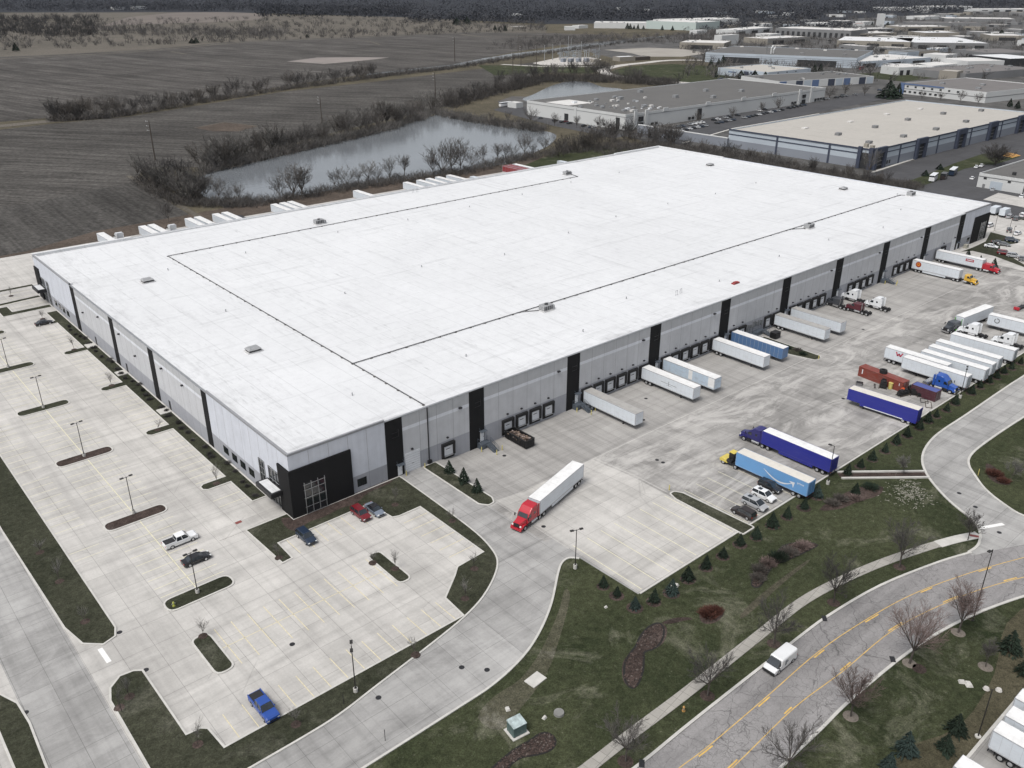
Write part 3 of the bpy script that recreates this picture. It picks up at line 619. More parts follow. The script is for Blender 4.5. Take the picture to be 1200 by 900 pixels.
for a,c,z in ((0,30,WR+.25),(30,262,WR-.15),(262,WL,WR+.3)): pb(a,c,WW-.95,WW+.02,12.86,z)
for a,c,z in ((.35,35,WR-.1),(35,124,WR-.25),(124,WW-.95,WR+.25)): pb(WL-.95,WL+.02,a,c,12.86,z)
# gas pipes across the roof on sleeper blocks, then down the wall
def roofpipe(P):
    m=MB()
    for a,b in zip(P,P[1:]):
        a=Vector((*a,13.1)); b=Vector((*b,13.1)); m.cyl(a,b,.11,.11,6,0); n=int((b-a).length/4.5)
        for i in range(n+1): q=a.lerp(b,i/max(1,n)); m.box((q.x,q.y,12.98),(.5,.5,.16),1)
    return m.build('roof_pipe',[basic('pipe_grey',(.11,.11,.115),.6,.2),basic('pipe_block',(.09,.085,.08),.9)],wh)
roofpipe([(30.8,1.2),(31.6,137),(212,139.5),(213,144)]); roofpipe([(31,28.3),(60,28.6),(212,29.6),(284,30.5),(285.,29)]); roofpipe([(81,28.8),(86,26.2)]); roofpipe([(205,29.6),(210,26.8)])
MB().cyl((30.7,-.12,13),(30.7,-.12,.7),.12,.12,8).box((30.7,-.25,.6),(.9,.5,.7)).build('downpipe',M_DKMET,wh)
def rtu(x,y,s=1.,kind=0):
    m=MB()
    m.bx(x-1.9*s,x+1.9*s,y-1.3*s,y+1.3*s,12.9,13.15,1)
    if kind==0:
        m.bx(x-1.6*s,x+1.6*s,y-1.1*s,y+1.1*s,13.16,14.5*1,0)
        for i in range(5): m.bx(x-1.64*s+i*.62,x-1.3*s+i*.62,y-1.14*s,y-1.1*s-.003,13.4,14.3,2)
        m.cyl((x,y,14.5),(x,y,14.75),.5*s,.5*s,10,2); m.bx(x+1.7*s,x+2.6*s,y-.5,y+.5,13.16,13.9,0)
    else:
        m.bx(x-1.5*s,x+1.5*s,y-1.2*s,y+1.2*s,13.16,13.6,2); m.hexa([(x-1.7*s,y-1.4*s,13.6),(x+1.7*s,y-1.4*s,13.6),(x+1.7*s,y+1.4*s,13.6),(x-1.7*s,y+1.4*s,13.6)],[(x-1.2*s,y-.9*s,14.),(x+1.2*s,y-.9*s,14.),(x+1.2*s,y+.9*s,14.),(x-1.2*s,y+.9*s,14.)],0)
    return m.build('roof_unit',[basic('unit_grey',(.36,.365,.37),.5,.3),basic('unit_curb',(.55,.55,.55),.8),M_DKMET],wh)
for x,y in ((86.8,141.6),(211.5,145.5),(87.3,25.7),(211.9,26.5),(287.,27.6)): rtu(x,y)
for x,y in ((17.7,116.2),(17.6,49.7),(275.8,117.4),(276.4,50.8)): rtu(x,y,.95,1)
for x,y in ((122.1,11.2),(124.2,11.4),(281,30.2),(140,160.5),(142.,160.5)):
    m=MB()
    for q in (-.35,.35): m.bar((x+q,y,12.9),(x+q,y,14.2),.08)
    m.bar((x-.35,y,14.2),(x+.35,y,14.2),.08); m.build('hatch_rail',M_STEEL,wh)
rv=random.Random(3)
for i in range(26):
    x,y=24+ (i%9)*29.5+rv.uniform(-3,3),(14,76,128)[i//9]+rv.uniform(-6,6); MB().cyl((x,y,12.9),(x,y,13.5),.14,.14,8).build('vent_pipe',M_STEEL,wh)
tag(MB().box((142.5,6.7,13.12),(2.6,1.0,.4)).box((142.2,6.6,13.4),(1.1,.8,.3)).build('tarp_bundle',basic('red_tarp',(.28,.05,.05),.8,0,.3)),'small red tarp bundle left on the white warehouse roof','tarp')
# dock doors
def dock(x,ledge=True):
    d=MB(); d.bx(x,x+3.3,-.1,-.002,-.45,3.35,0); d.bx(x,x+3.3,-.55,-.1,2.7,3.35,0); d.bx(x,x+.42,-.5,-.1,.3,2.7,0); d.bx(x+2.88,x+3.3,-.5,-.1,.3,2.7,0)
    o=d.build('dock_door',[M_RUBBER],wh)
    MB().bx(x+.42,x+2.88,-.16,-.1,.35,2.7).build('door_leaf',M_DOORW,o)
    MB().bx(x+1.1,x+2.2,-.175,-.162,1.75,1.9).build('door_window',M_GLASS,o)
    MB().bx(x+.35,x+.75,-.45,-.1,-.1,.3).build('bumper',M_RUBBER,o); MB().bx(x+2.55,x+2.95,-.45,-.1,-.1,.3).build('bumper',M_RUBBER,o)
    MB().bx(x+.5,x+2.8,-.5,-.17,.24,.33).build('leveller_lip',M_STEEL,o)
    wl=MB().bx(x+1.4,x+1.8,-.3,-.002,4.3,4.6).bx(x+1.45,x+1.75,-.5,-.3,4.45,4.6).build('wall_light',M_DKMET,wh)
XD=[33.9]+[50.3+4.07*k for k in range(4)]+[74.8]+[78.9+4.07*k for k in range(5)]+[103.4]+[107.5+4.07*k for k in range(5)]+[132.2,136.3,148.7,152.8]+[161.1]+[165.2+4.1*k for k in range(4)]+[194+4.15*k for k in range(4)]+[223.1+4.15*k for k in range(4)]+[258.]
for x in XD: dock(x)
for x in (24.9,266.4):
    o=MB().bx(x,x+3.6,-.05,-.002,-.2,4.4).build('roll_up_door',M_DOORW,wh); m=MB()
    for k in range(8): m.bx(x+.05,x+3.55,-.06,-.052,.2+k*.52,.23+k*.52)
    m.build('door_seam',M_JOINT,o); MB().bx(x+1.5,x+2.1,-.075,-.062,1.7,1.8).build('door_handle',M_DKMET,o)
    MB().bx(x+1.5,x+1.9,-.4,-.01,4.9,5.2).build('wall_light',M_DKMET,wh)
# man doors on the piers, steel stairs to the raised ones
def mandoor(x,z,y=-.062): 
    o=MB().bx(x,x+1.05,y-.04,y,z,z+2.15).build('door',M_DOORW,wh); MB().bx(x+.85,x+.95,y-.08,y-.042,z+.95,z+1.1).build('door_handle',M_DKMET,o)
    MB().bx(x-.3,x+1.35,y-1.,y,z+2.55,z+2.63).bar((x-.2,y-.9,z+2.6),(x-.2,y,z+3.3),.04).bar((x+1.25,y-.9,z+2.6),(x+1.25,y,z+3.3),.04).build('door_hood',M_STAIR,wh)
mandoor(23.0,.15); mandoor(271,.1)
def stair(x,ramp=4.2,w=1.3,pw=2.6):
    o=MB().bx(x,x+pw,-1.55,-.1,.2,.32).build('dock_stairs',M_STAIR,wh)
    m=MB(); n=8
    for i in range(n):
        z=.2-(i+.5)*1.1/n; m.bx(x+pw-w,x+pw,-1.55-(i+1)*ramp*.62/n,-1.55-i*ramp*.62/n,z-.03,z+.04)
    for s in (x+pw-w,x+pw): m.hexa([(s-.03,-1.55,-.1),(s+.03,-1.55,-.1),(s+.03,-4.2,-1.),(s-.03,-4.2,-1.)],[(s-.03,-1.55,.3),(s+.03,-1.55,.3),(s+.03,-4.2,-.75),(s-.03,-4.2,-.75)])
    m.build('stair_steps',M_STAIR,o)
    m=MB()
    for px in (x+.05,x+pw-.05):
        for py in (-1.5,-.2): m.bar((px,py,-.95),(px,py,1.35),.06)
    for s in (x+pw-w,x+pw):
        m.bar((s,-1.55,1.3),(s,-4.2,.2),.06); m.bar((s,-4.2,-.9),(s,-4.2,.2),.06); m.bar((s,-2.8,-.35),(s,-2.8,.8),.06); m.bar((s,-1.55,.8),(s,-4.2,-.3),.05)
    m.bar((x+.05,-1.5,1.3),(x+pw-w,-1.5,1.3),.06); m.bar((x+.05,-1.5,1.3),(x+.05,-.2,1.3),.06); m.build('handrail',M_STAIR,o)
    MB().bx(x,x+pw-w,-1.56,-1.5,-.95,.2).bx(x,x+.05,-1.5,-.1,-.95,.2).build('skirt_panel',M_STAIR,o)
for a in (41.4,70.,213.7): stair(a+2.); mandoor(a+2.8,.33)
for a in (98.6,127.3,156.2,184.9,242.4): mandoor(a+2.8,.33)
stair(143.2,4.2,1.2,4.2); stair(139.6,3.,1.,2.4)
m=MB()
for i,(a,z,w,h) in enumerate(((140.6,1.2,1.1,1.6),(142.,1.6,.6,1.),(143.2,1.5,1.0,1.8),(144.6,1.7,.6,1.2),(145.6,1.5,.8,1.6),(147.,1.4,.7,1.4))): m.bx(a,a+w,-.35,-.004,z,z+h)
m.build('electrical_box',basic('box_grey',(.2,.21,.22),.6,.2),wh)
for a in (38.6,66.8,95.6,124,181.8,211,239.6): MB().bx(a,a+.7,-.5,-.004,10.05,10.35).build('wall_light',M_DKMET,wh)
# corner blocks with curtain glazing, canopies and office windows
def glazing(x0,x1,y0,y1,z0,z1,nu,zs,axis):
    g=MB().bx(x0,x1,y0,y1,z0,z1).build('curtain_window',M_GLASS,wh); m=MB()
    if axis=='x':
        for i in range(nu+1): u=x0+(x1-x0)*i/nu; m.bx(u-.045,u+.045,y0-.14,y0-.003,z0-.15,z1+.25)
        for z in zs: m.bx(x0-.25,x1+.1,y0-.17,y0-.142,z-.05,z+.05)
    else:
        for i in range(nu+1): u=y0+(y1-y0)*i/nu; m.bx(x0-.14,x0-.003,u-.07,u+.07,z0-.1,z1+.1)
        for z in zs: m.bx(x0-.17,x0-.142,y0-.1,y1+.1,z-.07,z+.07)
    m.build('window_frame',M_STEEL,g)
def corner(x0,x1):
    MB().bx(x0,x1,-.35,-.002,-.1,10.05).build('entrance_block',[M_BLACK],wh)
corner(-.0,12.65); MB().bx(-.35,-.002,-.35,4.2,-.1,10.05).build('entrance_block',[M_BLACK],wh)
glazing(2.45,6.65,-.39,-.352,.1,6.6,3,(.15,1.7,3.6,5.3,6.4),'x')
corner(282.6,WL-.002); glazing(288.7,292.9,-.39,-.352,.1,7.,3,(.15,1.7,3.6,5.3,6.8),'x')
MB().bx(WL+.002,WL+.35,-.35,4.2,-.1,10.05).build('entrance_block',[M_BLACK],wh)
def win(x0,x1,y0,y1,z0,z1,ax):
    f=MB().bx(x0,x1,y0,y1,z0,z1).build('window',M_DKMET,wh)
    if ax=='x': MB().bx(x0+.08,(x0+x1)/2-.04,y0-.012,y0-.002,z0+.08,z1-.08).bx((x0+x1)/2+.04,x1-.08,y0-.012,y0-.002,z0+.08,z1-.08).build('pane',M_GLASS,f)
    else: MB().bx(x0-.012,x0-.002,y0+.08,(y0+y1)/2-.04,z0+.08,z1-.08).bx(x0-.012,x0-.002,(y0+y1)/2+.04,y1-.08,z0+.08,z1-.08).build('pane',M_GLASS,f)
win(13.7,15.8,-.03,-.001,1.2,2.9,'x'); win(279.6,281.8,-.03,-.001,1.2,2.8,'x')
for y in (27.6,23.5,19.7,15.8): win(-.03,-.001,y,y+2.4,1.3,3.,'y'); win(-.03,-.001,WW-y-2.4,WW-y,1.3,3.,'y')
for f in (lambda a,b:(a,b), lambda a,b:(WW-b,WW-a)):
    a,b=f(10.4,12.6); glazing(-.03,-.002,a,b,.1,7.5,2,(.15,2.4,4.6,6,7.5),'y')
    a,b=f(4.35,8.6); glazing(-.03,-.002,a,b,.1,7.5,3,(.15,2.4,5.2,7.5),'y')
    a,b=f(3.0,9.2)
    c=MB().bx(-2.7,-.15,a,b,3.75,4.7).build('canopy',M_DKMET,wh); MB().bx(-2.25,-.5,a+.45,b-.45,4.702,4.74).build('canopy_top',M_ROOF,c)
MB().bx(-.35,-.002,WW-4.6,WW+.1,-.1,9.9).build('entrance_block',[M_BLACK],wh)
for y in (48,60,78,88,104,118):
    MB().bx(-.5,-.002,y,y+.5,7.3 if y%4 else 10.,7.6 if y%4 else 10.3).build('wall_light',M_DKMET,wh)
for y in (59.2,87.4,111.4):
    o=MB().bx(-.06,-.002,y-.5,y+.55,.1,2.3).build('door',M_DKMET,wh); MB().bx(-2.9,-.45,y-1.5,y+1.5,.1,.3).build('door_stoop',M_KERB,wh)

# ------------------------------------------------------------------ vehicles
WM={}
def wheel(par,x,y,r=.5,w=.3,side=1,rim=None):
    k=(r,w,side)
    if k not in WM:
        a=MB().cyl((0,-w/2,0),(0,w/2,0),r,r,16); b=MB().cyl((0,side*(w/2+.005),0),(0,side*(w/2+.03),0),r*.62,r*.5,12)
        t=a.build('wheel',M_TYRE,par); q=b.build('rim',rim or M_RIM,t); WM[k]=(t.data,q.data)
    else:
        t=bpy.data.objects.new('wheel',WM[k][0]); COL.objects.link(t); t.parent=par
        q=bpy.data.objects.new('rim',WM[k][1]); COL.objects.link(q); q.parent=t
    t.location=(x,y,r); return t
def letters(text,size,mat,par,loc,rot,name='lettering',ext=.004,sx=1.):
    c=bpy.data.curves.new(name,'FONT'); c.body=text; c.size=size; c.extrude=ext; c.align_x='CENTER'; c.align_y='CENTER'; c.offset=.012*size
    tmp=bpy.data.objects.new(name,c); COL.objects.link(tmp); dg=bpy.context.evaluated_depsgraph_get()
    me=bpy.data.meshes.new_from_object(tmp.evaluated_get(dg)); bpy.data.objects.remove(tmp); me.name=name; me.materials.clear(); me.materials.append(mat)
    o=bpy.data.objects.new(name,me); COL.objects.link(o); o.parent=par; o.location=loc; o.rotation_euler=rot; o.scale=(sx,1,1); return o

def trailer(label,loc,rz,side=None,roof=None,group=None,L=16.15,skirt=False,gear=True,ribs=True,kind='dry',trim=None,cat='trailer',axles=True,wheels_x=None,front=None):
    side=side or M_TRWHITE; roof=roof or M_TRROOF; trim=trim or M_TRALU
    t=thing('semi_trailer',label,cat,loc,rz,group); h=1.3; z0,z1=1.18,4.05
    b=MB()
    if kind=='drop':
        b.bx(0,L-3.2,-h,h,.75,z1); b.bx(L-3.2,L,-h,h,1.3,z1)
    else: b.bx(0,L,-h,h,z0,z1)
    b.build('box_body',side,t)
    r=MB().bx(.02,L-.02,-h+.03,h-.03,z1+.003,z1+.04)
    for i in range(1,22): x=L*i/22; r.bx(x-.03,x+.03,-h+.08,h-.08,z1+.041,z1+.058)
    r.build('roof',roof,t)
    m=MB()
    for s in (-1,1):
        m.bx(0,L,s*h-.012,s*h+.012,z1-.1,z1+.06)
        if kind!='drop': m.bx(0,L,s*h-.02,s*h+.02,z0-.06,z0+.12)
        for x in (.04,L-.04): m.bx(x-.06,x+.06,s*(h-.02)-.04,s*(h-.02)+.04,z0,z1+.05)
    m.bx(-.03,.0,-h,h,z1-.12,z1+.05); m.bx(L,L+.03,-h,h,z1-.1,z1+.05); m.build('edge_rail',trim,t)
    if ribs:
        m=MB(); n=13
        for i in range(1,n):
            for s in (-1,1): x=L*i/n; m.bx(x-.02,x+.02,s*h-.008,s*h+.008,z0+.12,z1-.1)
        m.build('side_seams',trim if ribs==2 else basic('seam_grey',(.5,.52,.54),.5,.1),t)
    d=MB().bx(-.06,-.002,-h+.06,-.02,z0+.05,z1-.12).bx(-.06,-.002,.02,h-.06,z0+.05,z1-.12).build('rear_door',front or side,t)
    m=MB()
    for y in (-.75,-.3,.3,.75): m.bx(-.1,-.061,y-.03,y+.03,z0+.06,z1-.15)
    m.build('lock_rod',M_DKMET,d)
    for s in (-1,1): MB().box((-.06,s*(h-.25),z0-.09),(.02,.3,.12)).build('tail_light',M_TAIL,t)
    MB().bx(L,L+.02,-h+.1,h-.1,z0+.1,z1-.15).build('front_panel',front or side,t)
    f=MB()
    f.bx(.4,L-.3,-.55,-.42,.95,z0-.01).bx(.4,L-.3,.42,.55,.95,z0-.01)
    for i in range(12): f.bx(1+i*1.25,1.1+i*1.25,-h+.1,h-.1,1.05,z0-.01)
    f.build('frame_rail',M_FRAME,t)
    u=MB().bx(-.02,.1,-h+.1,h-.1,.5,.62)
    for y in (-.6,.6): u.bx(0,.08,y-.05,y+.05,.6,z0-.02)
    u.build('underride_bar',M_FRAME,t)
    for x in (wheels_x or (1.6,2.85)):
        for s in (-1,1): wheel(t,x,s*.95,.5,.62,s)
        MB().cyl((x,-.8,.5),(x,.8,.5),.09,.09,6).build('axle',M_FRAME,t)
    for s in (-1,1): MB().box((.85,s*.95,.6),(.02,.6,.7)).build('mud_flap',M_RUBBER,t)
    if gear:
        for s in (-1,1): MB().bx(L-4.,L-3.86,s*.8-.07,s*.8+.07,.08,z0).box((L-3.93,s*.8,.05),(.35,.3,.08)).build('landing_leg',M_FRAME,t)
    if skirt:
        for s in (-1,1): MB().bx(3.9,L-4.3,s*(h-.05)-.015,s*(h-.05)+.015,.5,z0-.07).build('side_skirt',side,t)
    return t

def tractor(label,loc,rz,col,sleeper=True,group=None,accent=None,roofcol=None,stacks=True,fair=True,hi=True,tank=M_CHROME):
    t=thing('truck_tractor',label,'semi truck',loc,rz,group); roofcol=roofcol or col
    f=MB().bx(-1.3,6.3,-.5,-.36,.72,1.0).bx(-1.3,6.3,.36,.5,.72,1.0)
    for x in (-1.2,-.0,1.1): f.bx(x-.08,x+.08,-.36,.36,.75,.97)
    f.build('chassis',M_FRAME,t)
    MB().cyl((0,0,1.02),(0,0,1.12),.5,.5,14).hexa([(-.9,-.3,1.0),(-.3,-.3,1.0),(-.3,.3,1.0),(-.9,.3,1.0)],[(-.9,-.25,1.02),(-.3,-.3,1.1),(-.3,.3,1.1),(-.9,.25,1.02)]).build('fifth_wheel',M_DKMET,t)
    for x in (-.66,.66):
        for s in (-1,1): wheel(t,x,s*.93,.5,.6,s)
    for s in (-1,1): wheel(t,5.25,s*1.03,.5,.32,s); MB().box((-1.25,s*.93,.62),(.03,.6,.6)).build('mud_flap',M_RUBBER,t)
    x0=1.35 if sleeper else 2.55
    top=3.85 if hi else 2.95
    if sleeper: prof=[(x0,1.0),(4.55,1.0),(4.55,2.02),(4.1,2.88),(3.75,3.1),(3.1,top-.12),(2.5,top),(x0,top)] if hi else [(x0,1.0),(4.55,1.0),(4.55,2.02),(4.1,2.85),(3.9,2.95),(x0,3.0)]
    else: prof=[(x0,1.0),(4.55,1.0),(4.55,2.02),(4.12,2.85),(3.9,2.95),(x0,2.95)]
    c=MB().ext(prof,-1.22,1.22,0,bev=.16).build('cab',col,t)
    hd=MB().hexa([(4.5,-.98,1.),(6.35,-.82,1.),(6.35,.82,1.),(4.5,.98,1.)],[(4.5,-.95,2.08),(6.25,-.66,1.72),(6.25,.66,1.72),(4.5,.95,2.08)])
    for s in (-1,1): hd.ext([(4.62,.75),(4.75,1.12),(5.0,1.25),(5.5,1.25),(5.78,1.12),(6.4,1.05),(6.45,.75),(5.85,.7),(5.7,1.0),(5.25,1.12),(4.8,1.0),(4.7,.7)],min(s*.8,s*1.2),max(s*.8,s*1.2))
    hd.build('hood',accent or col,t)
    MB().hexa([(4.57,-1.08,2.1),(4.60,-1.08,2.1),(4.60,1.08,2.1),(4.57,1.08,2.1)],[(4.16,-.98,2.83),(4.19,-.98,2.83),(4.19,.98,2.83),(4.16,.98,2.83)]).build('windshield',M_AUTOGLASS,t)
    for s in (-1,1):
        MB().ext([(3.45,2.0),(4.45,2.0),(4.1,2.7),(3.45,2.7)],min(s*1.215,s*1.235),max(s*1.215,s*1.235)).build('side_window',M_AUTOGLASS,t)
        if sleeper and hi: MB().bx(2.1,2.6,min(s*1.215,s*1.23),max(s*1.215,s*1.23),2.2,2.7).build('side_window',M_AUTOGLASS,t)
        k=MB().cyl((1.5 if sleeper else 2.4,s*.98,.72),(3.3 if sleeper else 3.6,s*.98,.72),.33,.33,12).build('fuel_tank',tank,t)
        MB().bx(3.55,4.55,min(s*.8,s*1.2),max(s*.8,s*1.2),.45,.98).build('cab_step',M_DKMET,t)
        MB().box((6.3,s*.88,1.22),(.18,.32,.26)).build('headlight',M_LAMP,t)
        MB().bar((4.35,s*1.22,2.4),(4.75,s*1.5,2.4),.03).box((4.78,s*1.5,2.35),(.1,.22,.6)).build('mirror',M_DKMET,t)
        if stacks: MB().cyl((x0-.2,s*1.0,1.),(x0-.2,s*1.0,3.95 if hi else 3.6),.09,.09,8).build('exhaust_stack',tank,t)
        if sleeper and fair: MB().bx(x0-.55,x0-.02,s*1.2-.02,s*1.2+.02,1.05,top-.1).build('side_fairing',col,t)
    MB().bx(6.3,6.42,-.58,.58,.95,1.66).build('grille',M_DKMET if col is not M_CHROME else M_CHROME,t)
    MB().bx(6.35,6.6,-1.18,1.18,.42,.85).build('bumper',M_CHROME if stacks else accent or col,t)
    return t

def edge_trailer(label,pr,pf,edge='L',snap=None,z=4.05,**k):
    A=G(*pr,z); B=G(*pf,z); d=(B-A); d.z=0; d.normalize()
    if snap is not None: d=Vector((math.cos(R(snap)),math.sin(R(snap)),0))
    L=k.get('L',16.15); left=Vector((-d.y,d.x,0)); o=-left*1.3 if edge=='L' else left*1.3
    mid=(A+B)*.5; rear=mid+o-d*(L/2); rear.z=0
    t=trailer(label,rear,math.atan2(d.y,d.x),**k); return t,rear+d*(L-.9),math.atan2(d.y,d.x)

# --- road cars: lower body, glazed cabin, roof, wheels, lamps
CARS=dict(sedan=dict(L=4.8,w=.91,belt=.95,roof=1.43,cab=[(.75,.95),(1.35,1.38),(2.75,1.42),(3.55,.97)],hood=.86,wb=(.95,3.75)),
 suv=dict(L=4.75,w=.95,belt=1.08,roof=1.72,cab=[(.06,1.08),(.3,1.62),(2.75,1.70),(3.55,1.1)],hood=1.0,wb=(.95,3.75)),
 minivan=dict(L=5.1,w=.99,belt=1.08,roof=1.75,cab=[(.06,1.08),(.28,1.66),(3.1,1.74),(4.15,1.1)],hood=.98,wb=(1.0,4.1)),
 pickup=dict(L=5.9,w=1.0,belt=1.15,roof=1.9,cab=[(2.05,1.15),(2.2,1.82),(3.75,1.88),(4.4,1.2)],hood=1.15,wb=(1.15,4.85)),
 van=dict(L=5.9,w=1.02,belt=1.15,roof=2.2,cab=[(4.2,1.2),(4.25,2.0),(4.45,2.05),(5.15,1.2)],hood=1.12,wb=(1.15,4.75)))
def car(kind,label,loc,rz,col,group=None,cat=None,roofcol=None,rack=False,sunroof=False):
    c=CARS[kind]; L,w,be,ro=c['L'],c['w'],c['belt'],c['roof']; a,b=c['wb']
    name={'sedan':'parked_car','suv':'sport_utility_car','minivan':'minivan','pickup':'pickup_truck','van':'cargo_van'}[kind]
    t=thing(name,label,cat or {'sedan':'car','suv':'car','minivan':'minivan','pickup':'pickup truck','van':'van'}[kind],loc,rz,group)
    def arch(x): return [(x+.42,.28),(x+.36,.55),(x+.18,.7),(x-.18,.7),(x-.36,.55),(x-.42,.28)]
    low=[(.02,.35),(.0,.75),(.06,be)]
    hd=c['hood']
    if kind=='van': up=[(.1,be),(.12,2.0),(.3,2.15),(4.1,2.18),(4.25,2.05),(4.3,1.2),(5.0,1.15),(5.75,1.0),(5.88,.8),(5.9,.45)]
    elif kind=='pickup': up=[(.06,be),(4.4,be),(5.6,hd-.02),(5.86,hd-.2),(5.9,.5)]
    else: up=[(.06,be),(c['cab'][-1][0],be),(L-.6,hd-.05),(L-.12,hd-.22),(L,.5)]
    prof=[(.02,.32),(.0,.7)]+up+[(L-.05,.3)]+arch(b)+arch(a)
    m=MB().ext(prof,-w,w,0,bev=.24 if kind=='van' else .15); body=m.build('body',col,t)
    cab=c['cab']; k=.16
    g=MB(); p=cab; wb,wt=w-.05,w-.22
    if kind!='van' or True:
        vs=[]
        for y,q in ((-wb,0),(-wt,1),(wt,1),(wb,0)): pass
        x0,z0=p[0];x1,z1=p[1];x2,z2=p[2];x3,z3=p[3]
        g.hexa([(x0,-wb,z0-.03),(x3,-wb,z3-.03),(x3,wb,z3-.03),(x0,wb,z0-.03)],[(x1,-wt,z1),(x2,-wt,z2),(x2,wt,z2),(x1,wt,z1)])
    g.build('window_glass',M_AUTOGLASS,t)
    r=MB(); r.hexa([(x1-.05,-wt-.02,z1+.004),(x2+.05,-wt-.02,z2+.004),(x2+.05,wt+.02,z2+.004),(x1-.05,wt+.02,z1+.004)],[(x1+.06,-wt+.08,z1+.05),(x2-.1,-wt+.08,z2+.05),(x2-.1,wt-.08,z2+.05),(x1+.06,wt-.08,z1+.05)])
    for s in (-1,1):   # pillars
        for (xa,za),(xb,zb) in (((x0,z0),(x1,z1)),((x3,z3),(x2,z2)),((x0*.55+x3*.45,z0),(x1*.5+x2*.5,z1*.5+z2*.5))):
            r.bar((xa,s*(wb+.005),za),(xb,s*(wt+.005),zb),.075)
    if kind!='van': r.build('roof',roofcol or col,t)
    if sunroof: MB().bx(x1+.7,x1+1.5,-.4,.4,z2+.03,z2+.056).build('sunroof',M_AUTOGLASS,t)
    if rack:
        for s in (-1,1): MB().bar((x1+.1,s*(wt-.05),z1+.1),(x2-.2,s*(wt-.05),z2+.1),.04).build('roof_rack',M_DKMET,t)
    for x in (a,b):
        for s in (-1,1): wheel(t,x,s*(w-.1),.34 if kind in('sedan',) else .38,.24,s)
    for s in (-1,1):
        MB().box((L-.12,s*(w-.25),.68),(.22,.34,.16)).build('headlight',M_LAMP,t); MB().box((.03,s*(w-.2),.85),(.1,.22,.2)).build('tail_light',M_TAIL,t)
        MB().box((x3-.25,s*(w+.07),be+.06),(.14,.16,.13)).build('wing_mirror',col if kind!='van' else M_DKMET,t)
    MB().box((L-.02,0,.55),(.08,w*1.1,.22)).build('grille',M_DKMET,t)
    if kind=='pickup':
        MB().bx(.15,2.0,-.82,.82,1.152,1.165).build('truck_bed',M_DKMET,t); 
        for s in (-1,1): MB().bx(.05,2.05,s*.93-.06,s*.93+.06,1.15,1.24).build('bed_rail',col,t)
    if kind=='van': MB().bx(5.84,5.98,-.98,.98,.32,.72).build('bumper',M_RUBBER,t)
    return t
def at_wheels(kind,label,pr,pf,side,col,snap=None,**k):
    A=GY(*pr);B=GY(*pf); d=B-A; d.z=0; d.normalize()
    if snap is not None: d=Vector((math.cos(R(snap)),math.sin(R(snap)),0))
    c=CARS[kind]; left=Vector((-d.y,d.x,0)); o=(-left if side=='L' else left)*(c['w']-.1)
    q=(A+B)*.5+o-d*((c['wb'][0]+c['wb'][1])/2); q.z=gz(q.x,q.y)
    return car(kind,label,q,math.atan2(d.y,d.x),col,**k)

P_BLACK=paint('car_black',(.012,.012,.014),.25,.03); P_CARWHITE=paint('car_white',(.72,.73,.74),.3,.06); P_SILVER=paint('car_silver',(.36,.37,.385),.3,.06)
P_BLUE=paint('pickup_blue',(.022,.07,.30),.28,.05); P_RED=paint('car_dark_red',(.15,.010,.016),.28,.04); P_NAVY=paint('car_navy',(.018,.03,.055),.28,.04); P_BROWN=paint('car_brown_black',(.028,.022,.021),.3,.06)
P_GREY=paint('car_grey',(.14,.145,.15),.3,.06)
at_wheels('pickup','white crew cab pickup parked alone in the left parking lot',(201.7,643.5),(227,633.5),'R',P_CARWHITE,0)
at_wheels('sedan','black sedan parked below the white pickup in the left lot',(221.5,664.6),(243,656.5),'R',P_BLACK,0)
at_wheels('suv','dark blue small car parked at the grass edge near the charcoal entrance corner',(349.5,630),(359,638.8),'R',P_NAVY,-90)
at_wheels('suv','dark red car parked facing the lot beside the silver car',(413.7,602.3),(423.5,611.8),'R',P_RED,-90)
at_wheels('sedan','silver-blue sedan with a black roof parked right of the dark red car',(430,597.8),(440,606),'R',paint('car_steel_blue',(.17,.20,.25),.3,.05),-90,roofcol=P_BLACK)
at_wheels('pickup','bright blue pickup parked at the bottom edge of the front lot',(296.5,829.5),(309.2,843.2),'R',P_BLUE,-90)
at_wheels('sedan','black car parked by the far end of the long side wall',(46,383),(59.3,379.8),'R',P_BLACK,0)
v=at_wheels('van','white cargo van driving along the cracked asphalt street',(929,775.5),(911,790.5),'L',P_CARWHITE)
for s in (1,): MB().bx(2.9,3.35,s*1.025,s*1.035,.8,1.7).bx(2.55,2.85,s*1.025,s*1.035,1.15,1.45).build('door_emblem',basic('emblem_grey',(.16,.18,.2),.5,0,.5,6),v)
letters('SERVICE',.26,basic('emblem_grey',(.16,.18,.2)),v,(1.2,1.04,1.5),(R(90),0,R(180))) if False else None
at_wheels('suv','black sport utility vehicle parked tight beside the pale blue trailer',(889.6,569.2),(908.6,580.9),'R',P_BLACK,-90)
at_wheels('suv','white car with dark sunroof parked between the black and the silver vehicles',(884.2,581.2),(899.6,589.6),'R',P_CARWHITE,-90,sunroof=True)
at_wheels('minivan','silver minivan parked between the white car and the dark brown car',(873.3,590.8),(888.6,600),'R',P_SILVER,-90,sunroof=True)
at_wheels('suv','dark brown car parked at the yard corner nearest the lawn',(875.2,609.3),(860.5,602.3),'L',P_BROWN,90,rack=True)

